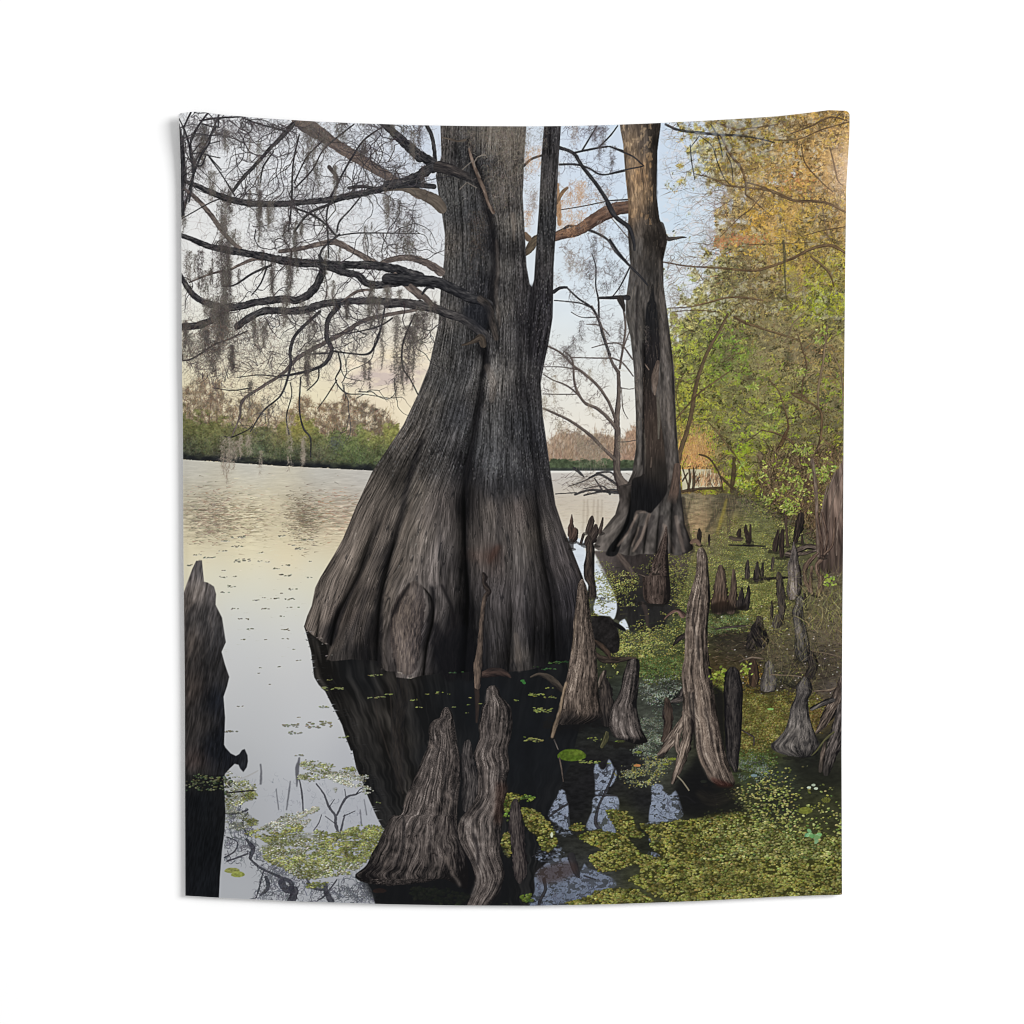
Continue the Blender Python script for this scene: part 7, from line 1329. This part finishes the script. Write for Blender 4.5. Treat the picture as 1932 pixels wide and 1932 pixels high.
# ---------------- grasses on the bank ----------------
gm = idw1([(1560, 1190, .3), (1540, 1240, .9), (1560, 1290, .9), (1590, 1250, .8), (1620, 1230, 1), (1660, 1200, 1), (1670, 1260, .9), (1640, 1290, .6), (1580, 1330, .9), (1560, 1320, .8), (1500, 1280, .2), (1600, 1340, .4), (1660, 1330, .5), (1600, 1400, .0), (1500, 1340, .1), (1450, 1250, 0), (1580, 1180, .5), (1660, 1150, .6), (1540, 1200, .2), (1680, 1400, .1)], 3) * (XX > 1500) * (YY > 1140) * (YY < 1400)
n = 1500
x, y = scatter(np.clip(gm - .15, 0, 1), n)
strokes(x, y, -1.57 + rng.normal(size=n) * .55, rng.uniform(10, 40, n), rng.uniform(.5, .95, n), jit([(140, 128, 84), (116, 108, 66), (160, 146, 104), (96, 84, 54), (124, 122, 60)], n, 12, 4), curv=rng.normal(size=n) * .8, amax=.6)
n = 60
x, y = rng.uniform(1600, 1690, n), rng.uniform(1190, 1270, n)
strokes(x, y, rng.uniform(-2.6, -.6, n), rng.uniform(20, 50, n), 1.1, jit([(128, 136, 64), (160, 150, 100)], n, 10, 4), curv=rng.normal(size=n), amax=.75)
x, y = 1630 + rng.normal(size=8) * 5, 1235 + rng.normal(size=8) * 5
for a, b, k in ((1442, 1345, 20), (1492, 1340, 24), (1660, 1160, 26), (1430, 1350, 10)):
    dabs(a + rng.normal(size=k) * 7, b + rng.normal(size=k) * 6, rng.uniform(1.6, 3.6, k), rng.uniform(1, 2.2, k), jit([(146, 160, 66), (120, 136, 52)], k, 12, 5), rng.uniform(-1, 1, k), None, .95, 3)
for s_ in ('520,820,5 560,860,5 610,930,5', ): B_('L', s_, [(110, 104, 90), (140, 134, 120)])
# pale haze highlight painted into the top right corner of the print
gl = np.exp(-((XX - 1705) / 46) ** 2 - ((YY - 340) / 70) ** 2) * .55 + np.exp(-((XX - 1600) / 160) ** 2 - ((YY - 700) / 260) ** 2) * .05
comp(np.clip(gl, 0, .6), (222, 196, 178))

# ---------------- printing: a little crispness and bite ----------------
cv = np.clip(cv, 0, 1)
cv = cv + (cv - blur(cv, 1.5)) * .85
cv = np.clip(cv, .05, 1)
cv = cv * .8 + .2 * (cv * cv * (3 - 2 * cv))

# ==================================================================
# The place itself: a cloth hanging in front of a white wall
# ==================================================================
scene = bpy.context.scene
DIST = 5.6889          # camera to wall, metres
GAIN = .813
WORLD_S = .62
KEY_E = 3150


def mat_principled(name, rough=.9):
    m = bpy.data.materials.new(name); m.use_nodes = True
    nt = m.node_tree; b = nt.nodes['Principled BSDF']
    b.inputs['Roughness'].default_value = rough
    b.inputs['Specular IOR Level'].default_value = .0
    return m, nt, b


def interp(xs, pts):
    pts = np.array(pts, float); o = np.argsort(pts[:, 0])
    return np.interp(xs, pts[o, 0], pts[o, 1])


TOP = [(356, 231), (358, 228.5), (361, 226.8), (368, 225.8), (378, 224.2), (388, 223.4), (400, 223.8), (412, 225), (440, 229), (520, 236), (640, 243.5), (740, 247.5), (840, 250.5), (950, 252.3), (1065, 252.8), (1140, 252), (1220, 250), (1310, 246.5), (1401, 242), (1480, 237.5), (1556, 232.5), (1610, 226.5), (1640, 222.6), (1657, 220.4), (1675, 220.9), (1690, 221.4), (1695, 223), (1698, 226), (1700, 231)]
BOTM = [(366, 1789), (371, 1791.3), (440, 1795.5), (600, 1803), (780, 1808.5), (920, 1811), (1065, 1811.5), (1220, 1808.5), (1400, 1802), (1560, 1793.5), (1640, 1790.5), (1680, 1789.5), (1684, 1788.5)]
LFT = [(222, 357.8), (236, 357.8), (300, 360.5), (365, 362), (520, 363), (702, 363.5), (869, 366), (1113, 367), (1398, 370), (1600, 370.3), (1792, 370.8)]
RGT = [(221, 1699.3), (260, 1699), (300, 1697), (376, 1692.5), (480, 1691.3), (585, 1690), (700, 1689), (850, 1687.5), (1102, 1686), (1300, 1684.3), (1500, 1683), (1790, 1684)]
NU, NV = 1330, 1570


def cloth_grid(nu, nv, inset=0.0):
    u, v = np.meshgrid(np.linspace(0, 1, nu), np.linspace(0, 1, nv))
    yv = 224 + (1792 - 224) * v
    l = interp(yv, LFT); r = interp(yv, RGT)
    x = l + (r - l) * u
    y = interp(x, TOP) * (1 - v) + interp(x, BOTM) * v
    d = .0165 - .004 * v + .011 * np.exp(-((u - 0) / .05) ** 2 - ((v - .0) / .055) ** 2) + .004 * np.exp(-((u - 1) / .06) ** 2 - (v / .06) ** 2)
    d += .0012 * np.sin(u * 7.0 + 1) * v + .0008 * np.sin(u * 19 + v * 3) * np.exp(-(v / .12) ** 2) + .002 * np.sin(np.pi * u) * v
    d -= .0012 * np.exp(-(u / .006) ** 2) + .0012 * np.exp(-((1 - u) / .006) ** 2)
    return x, y, d


def to_world(x, y, d):
    k = (DIST - d) / DIST
    return np.stack([(x - 1024) / 1000 * k, -d, (1024 - y) / 1000 * k], -1).reshape(-1, 3)


def grid_mesh(name, co, nu, nv):
    me = bpy.data.meshes.new(name)
    idx = np.arange(nu * nv, dtype=np.int32).reshape(nv, nu)
    q = np.stack([idx[1:, :-1], idx[1:, 1:], idx[:-1, 1:], idx[:-1, :-1]], -1).reshape(-1, 4)
    me.vertices.add(len(co)); me.vertices.foreach_set('co', co.astype(np.float32).ravel())
    me.loops.add(q.size); me.loops.foreach_set('vertex_index', q.ravel())
    me.polygons.add(len(q)); me.polygons.foreach_set('loop_start', np.arange(0, q.size, 4, dtype=np.int32))
    try: me.polygons.foreach_set('loop_total', np.full(len(q), 4, np.int32))
    except Exception: pass
    me.update(calc_edges=True)
    me.polygons.foreach_set('use_smooth', np.ones(len(q), bool))
    return me


def link(o, parent=None):
    scene.collection.objects.link(o)
    if parent: o.parent = parent
    return o


# --- tapestry -----------------------------------------------------
tap = link(bpy.data.objects.new('wall_tapestry', None))
tap.location = (0, 0, 0)
tap['label'] = 'cloth tapestry printed with swollen cypress trunks standing in dark water, hung on white wall'
tap['category'] = 'tapestry'
gx_, gy_, gd_ = cloth_grid(NU, NV)
me = grid_mesh('printed_cloth', to_world(gx_, gy_, gd_), NU, NV)
# sample the painted picture at every vertex of the cloth
px = np.clip(gx_ - X0, 0, W - 1.01); py = np.clip(gy_ - Y0, 0, H - 1.01)
ix = px.astype(int); iy = py.astype(int); fx = (px - ix)[..., None]; fy = (py - iy)[..., None]
c = (cv[iy, ix] * (1 - fx) + cv[iy, ix + 1] * fx) * (1 - fy) + (cv[iy + 1, ix] * (1 - fx) + cv[iy + 1, ix + 1] * fx) * fy
c = np.clip(c, 0, 1)
lin = np.where(c <= .04045, c / 12.92, ((c + .055) / 1.055) ** 2.4)
ca = me.color_attributes.new('print', 'FLOAT_COLOR', 'POINT')
ca.data.foreach_set('color', np.concatenate([lin, np.ones(lin.shape[:2] + (1,))], -1).astype(np.float32).ravel())
pm, nt, b = mat_principled('printed_polyester', .92)
at = nt.nodes.new('ShaderNodeAttribute'); at.attribute_name = 'print'
mul = nt.nodes.new('ShaderNodeVectorMath'); mul.operation = 'SCALE'; mul.inputs['Scale'].default_value = GAIN
nt.links.new(at.outputs['Color'], mul.inputs[0]); nt.links.new(mul.outputs[0], b.inputs['Base Color'])
tc = nt.nodes.new('ShaderNodeTexCoord'); wv = nt.nodes.new('ShaderNodeTexNoise'); wv.inputs['Scale'].default_value = 420; wv.inputs['Detail'].default_value = 2
bp = nt.nodes.new('ShaderNodeBump'); bp.inputs['Strength'].default_value = .06; bp.inputs['Distance'].default_value = .0006
nt.links.new(tc.outputs['Object'], wv.inputs['Vector']); nt.links.new(wv.outputs['Fac'], bp.inputs['Height']); nt.links.new(bp.outputs['Normal'], b.inputs['Normal'])
me.materials.append(pm)
cloth = link(bpy.data.objects.new('printed_cloth', me), tap)

# white stitched hem: turned back behind the print, showing as a hair-thin edge
hm, nt, b = mat_principled('hem_fabric', .95)
nz = nt.nodes.new('ShaderNodeTexNoise'); nz.inputs['Scale'].default_value = 300
rp_ = nt.nodes.new('ShaderNodeValToRGB'); rp_.color_ramp.elements[0].color = (.66, .66, .66, 1); rp_.color_ramp.elements[1].color = (.8, .8, .8, 1)
nt.links.new(nz.outputs['Fac'], rp_.inputs['Fac']); nt.links.new(rp_.outputs['Color'], b.inputs['Base Color'])


def hem_strip(name, side):
    n, k = 260, 5
    t = np.linspace(0, 1, n)
    hx, hy, hd = cloth_grid(n, n)
    if side == 'top': e = np.stack([hx[0], hy[0], hd[0]], 1); nrm = np.array([0, 1.])
    if side == 'bottom': e = np.stack([hx[-1], hy[-1], hd[-1]], 1); nrm = np.array([0, -1.])
    if side == 'left': e = np.stack([hx[:, 0], hy[:, 0], hd[:, 0]], 1); nrm = np.array([1., 0])
    if side == 'right': e = np.stack([hx[:, -1], hy[:, -1], hd[:, -1]], 1); nrm = np.array([-1., 0])
    prof = [(.0, .0002), (-.5, .0010), (-.3, .0022), (4, .0027), (16, .0026)]
    rows = [np.stack([e[:, 0] + nrm[0] * a, e[:, 1] + nrm[1] * a, e[:, 2] - dd], 1) for a, dd in prof]
    R_ = np.stack(rows)     # (k, n, 3)
    co = to_world(R_[..., 0], R_[..., 1], R_[..., 2])
    m_ = grid_mesh(name, co, n, len(prof)); m_.materials.append(hm)
    return link(bpy.data.objects.new(name, m_), tap)


for s_ in ('top', 'bottom', 'left', 'right'): hem_strip('hem', s_)

# --- wall ---------------------------------------------------------
import bmesh
wm, nt, b = mat_principled('white_wall_paint', .85)
nz = nt.nodes.new('ShaderNodeTexNoise'); nz.inputs['Scale'].default_value = 1.4; nz.inputs['Detail'].default_value = 3
rp_ = nt.nodes.new('ShaderNodeValToRGB'); rp_.color_ramp.elements[0].color = (.885, .885, .885, 1); rp_.color_ramp.elements[1].color = (.9, .9, .9, 1)
nt.links.new(nz.outputs['Fac'], rp_.inputs['Fac']); nt.links.new(rp_.outputs['Color'], b.inputs['Base Color'])
bm = bmesh.new()
vs = [bm.verts.new(p) for p in ((-4, 0, -2.6), (4, 0, -2.6), (4, 0, 2.6), (-4, 0, 2.6))]
bm.faces.new(vs)
wme = bpy.data.meshes.new('wall'); bm.to_mesh(wme); bm.free(); wme.materials.append(wm)
wall = link(bpy.data.objects.new('wall', wme)); wall['kind'] = 'structure'

# --- camera and light --------------------------------------------
cam = bpy.data.cameras.new('camera'); cam.lens = 100; cam.sensor_width = 36; cam.clip_end = 50
co = link(bpy.data.objects.new('camera', cam)); co.location = (0, -DIST, 0); co.rotation_euler = (math.radians(90), 0, 0)
scene.camera = co
w = bpy.data.worlds.new('World'); scene.world = w; w.use_nodes = True
w.node_tree.nodes['Background'].inputs[0].default_value = (1, 1, 1, 1)
w.node_tree.nodes['Background'].inputs[1].default_value = WORLD_S
ld = bpy.data.lights.new('softbox', 'AREA'); ld.shape = 'RECTANGLE'; ld.size = 9.5; ld.size_y = 8.0; ld.energy = KEY_E
lo = link(bpy.data.objects.new('softbox', ld)); lo.location = (13.0, -11.4, 4.8)
from mathutils import Vector
lo.rotation_euler = (Vector((0, 0, 0)) - lo.location).to_track_quat('-Z', 'Y').to_euler()
scene.view_settings.view_transform = 'Standard'; scene.view_settings.look = 'None'
scene.view_settings.exposure = 0; scene.view_settings.gamma = 1
scene.cycles.max_bounces = 4
scene.cycles.filter_width = 1.1
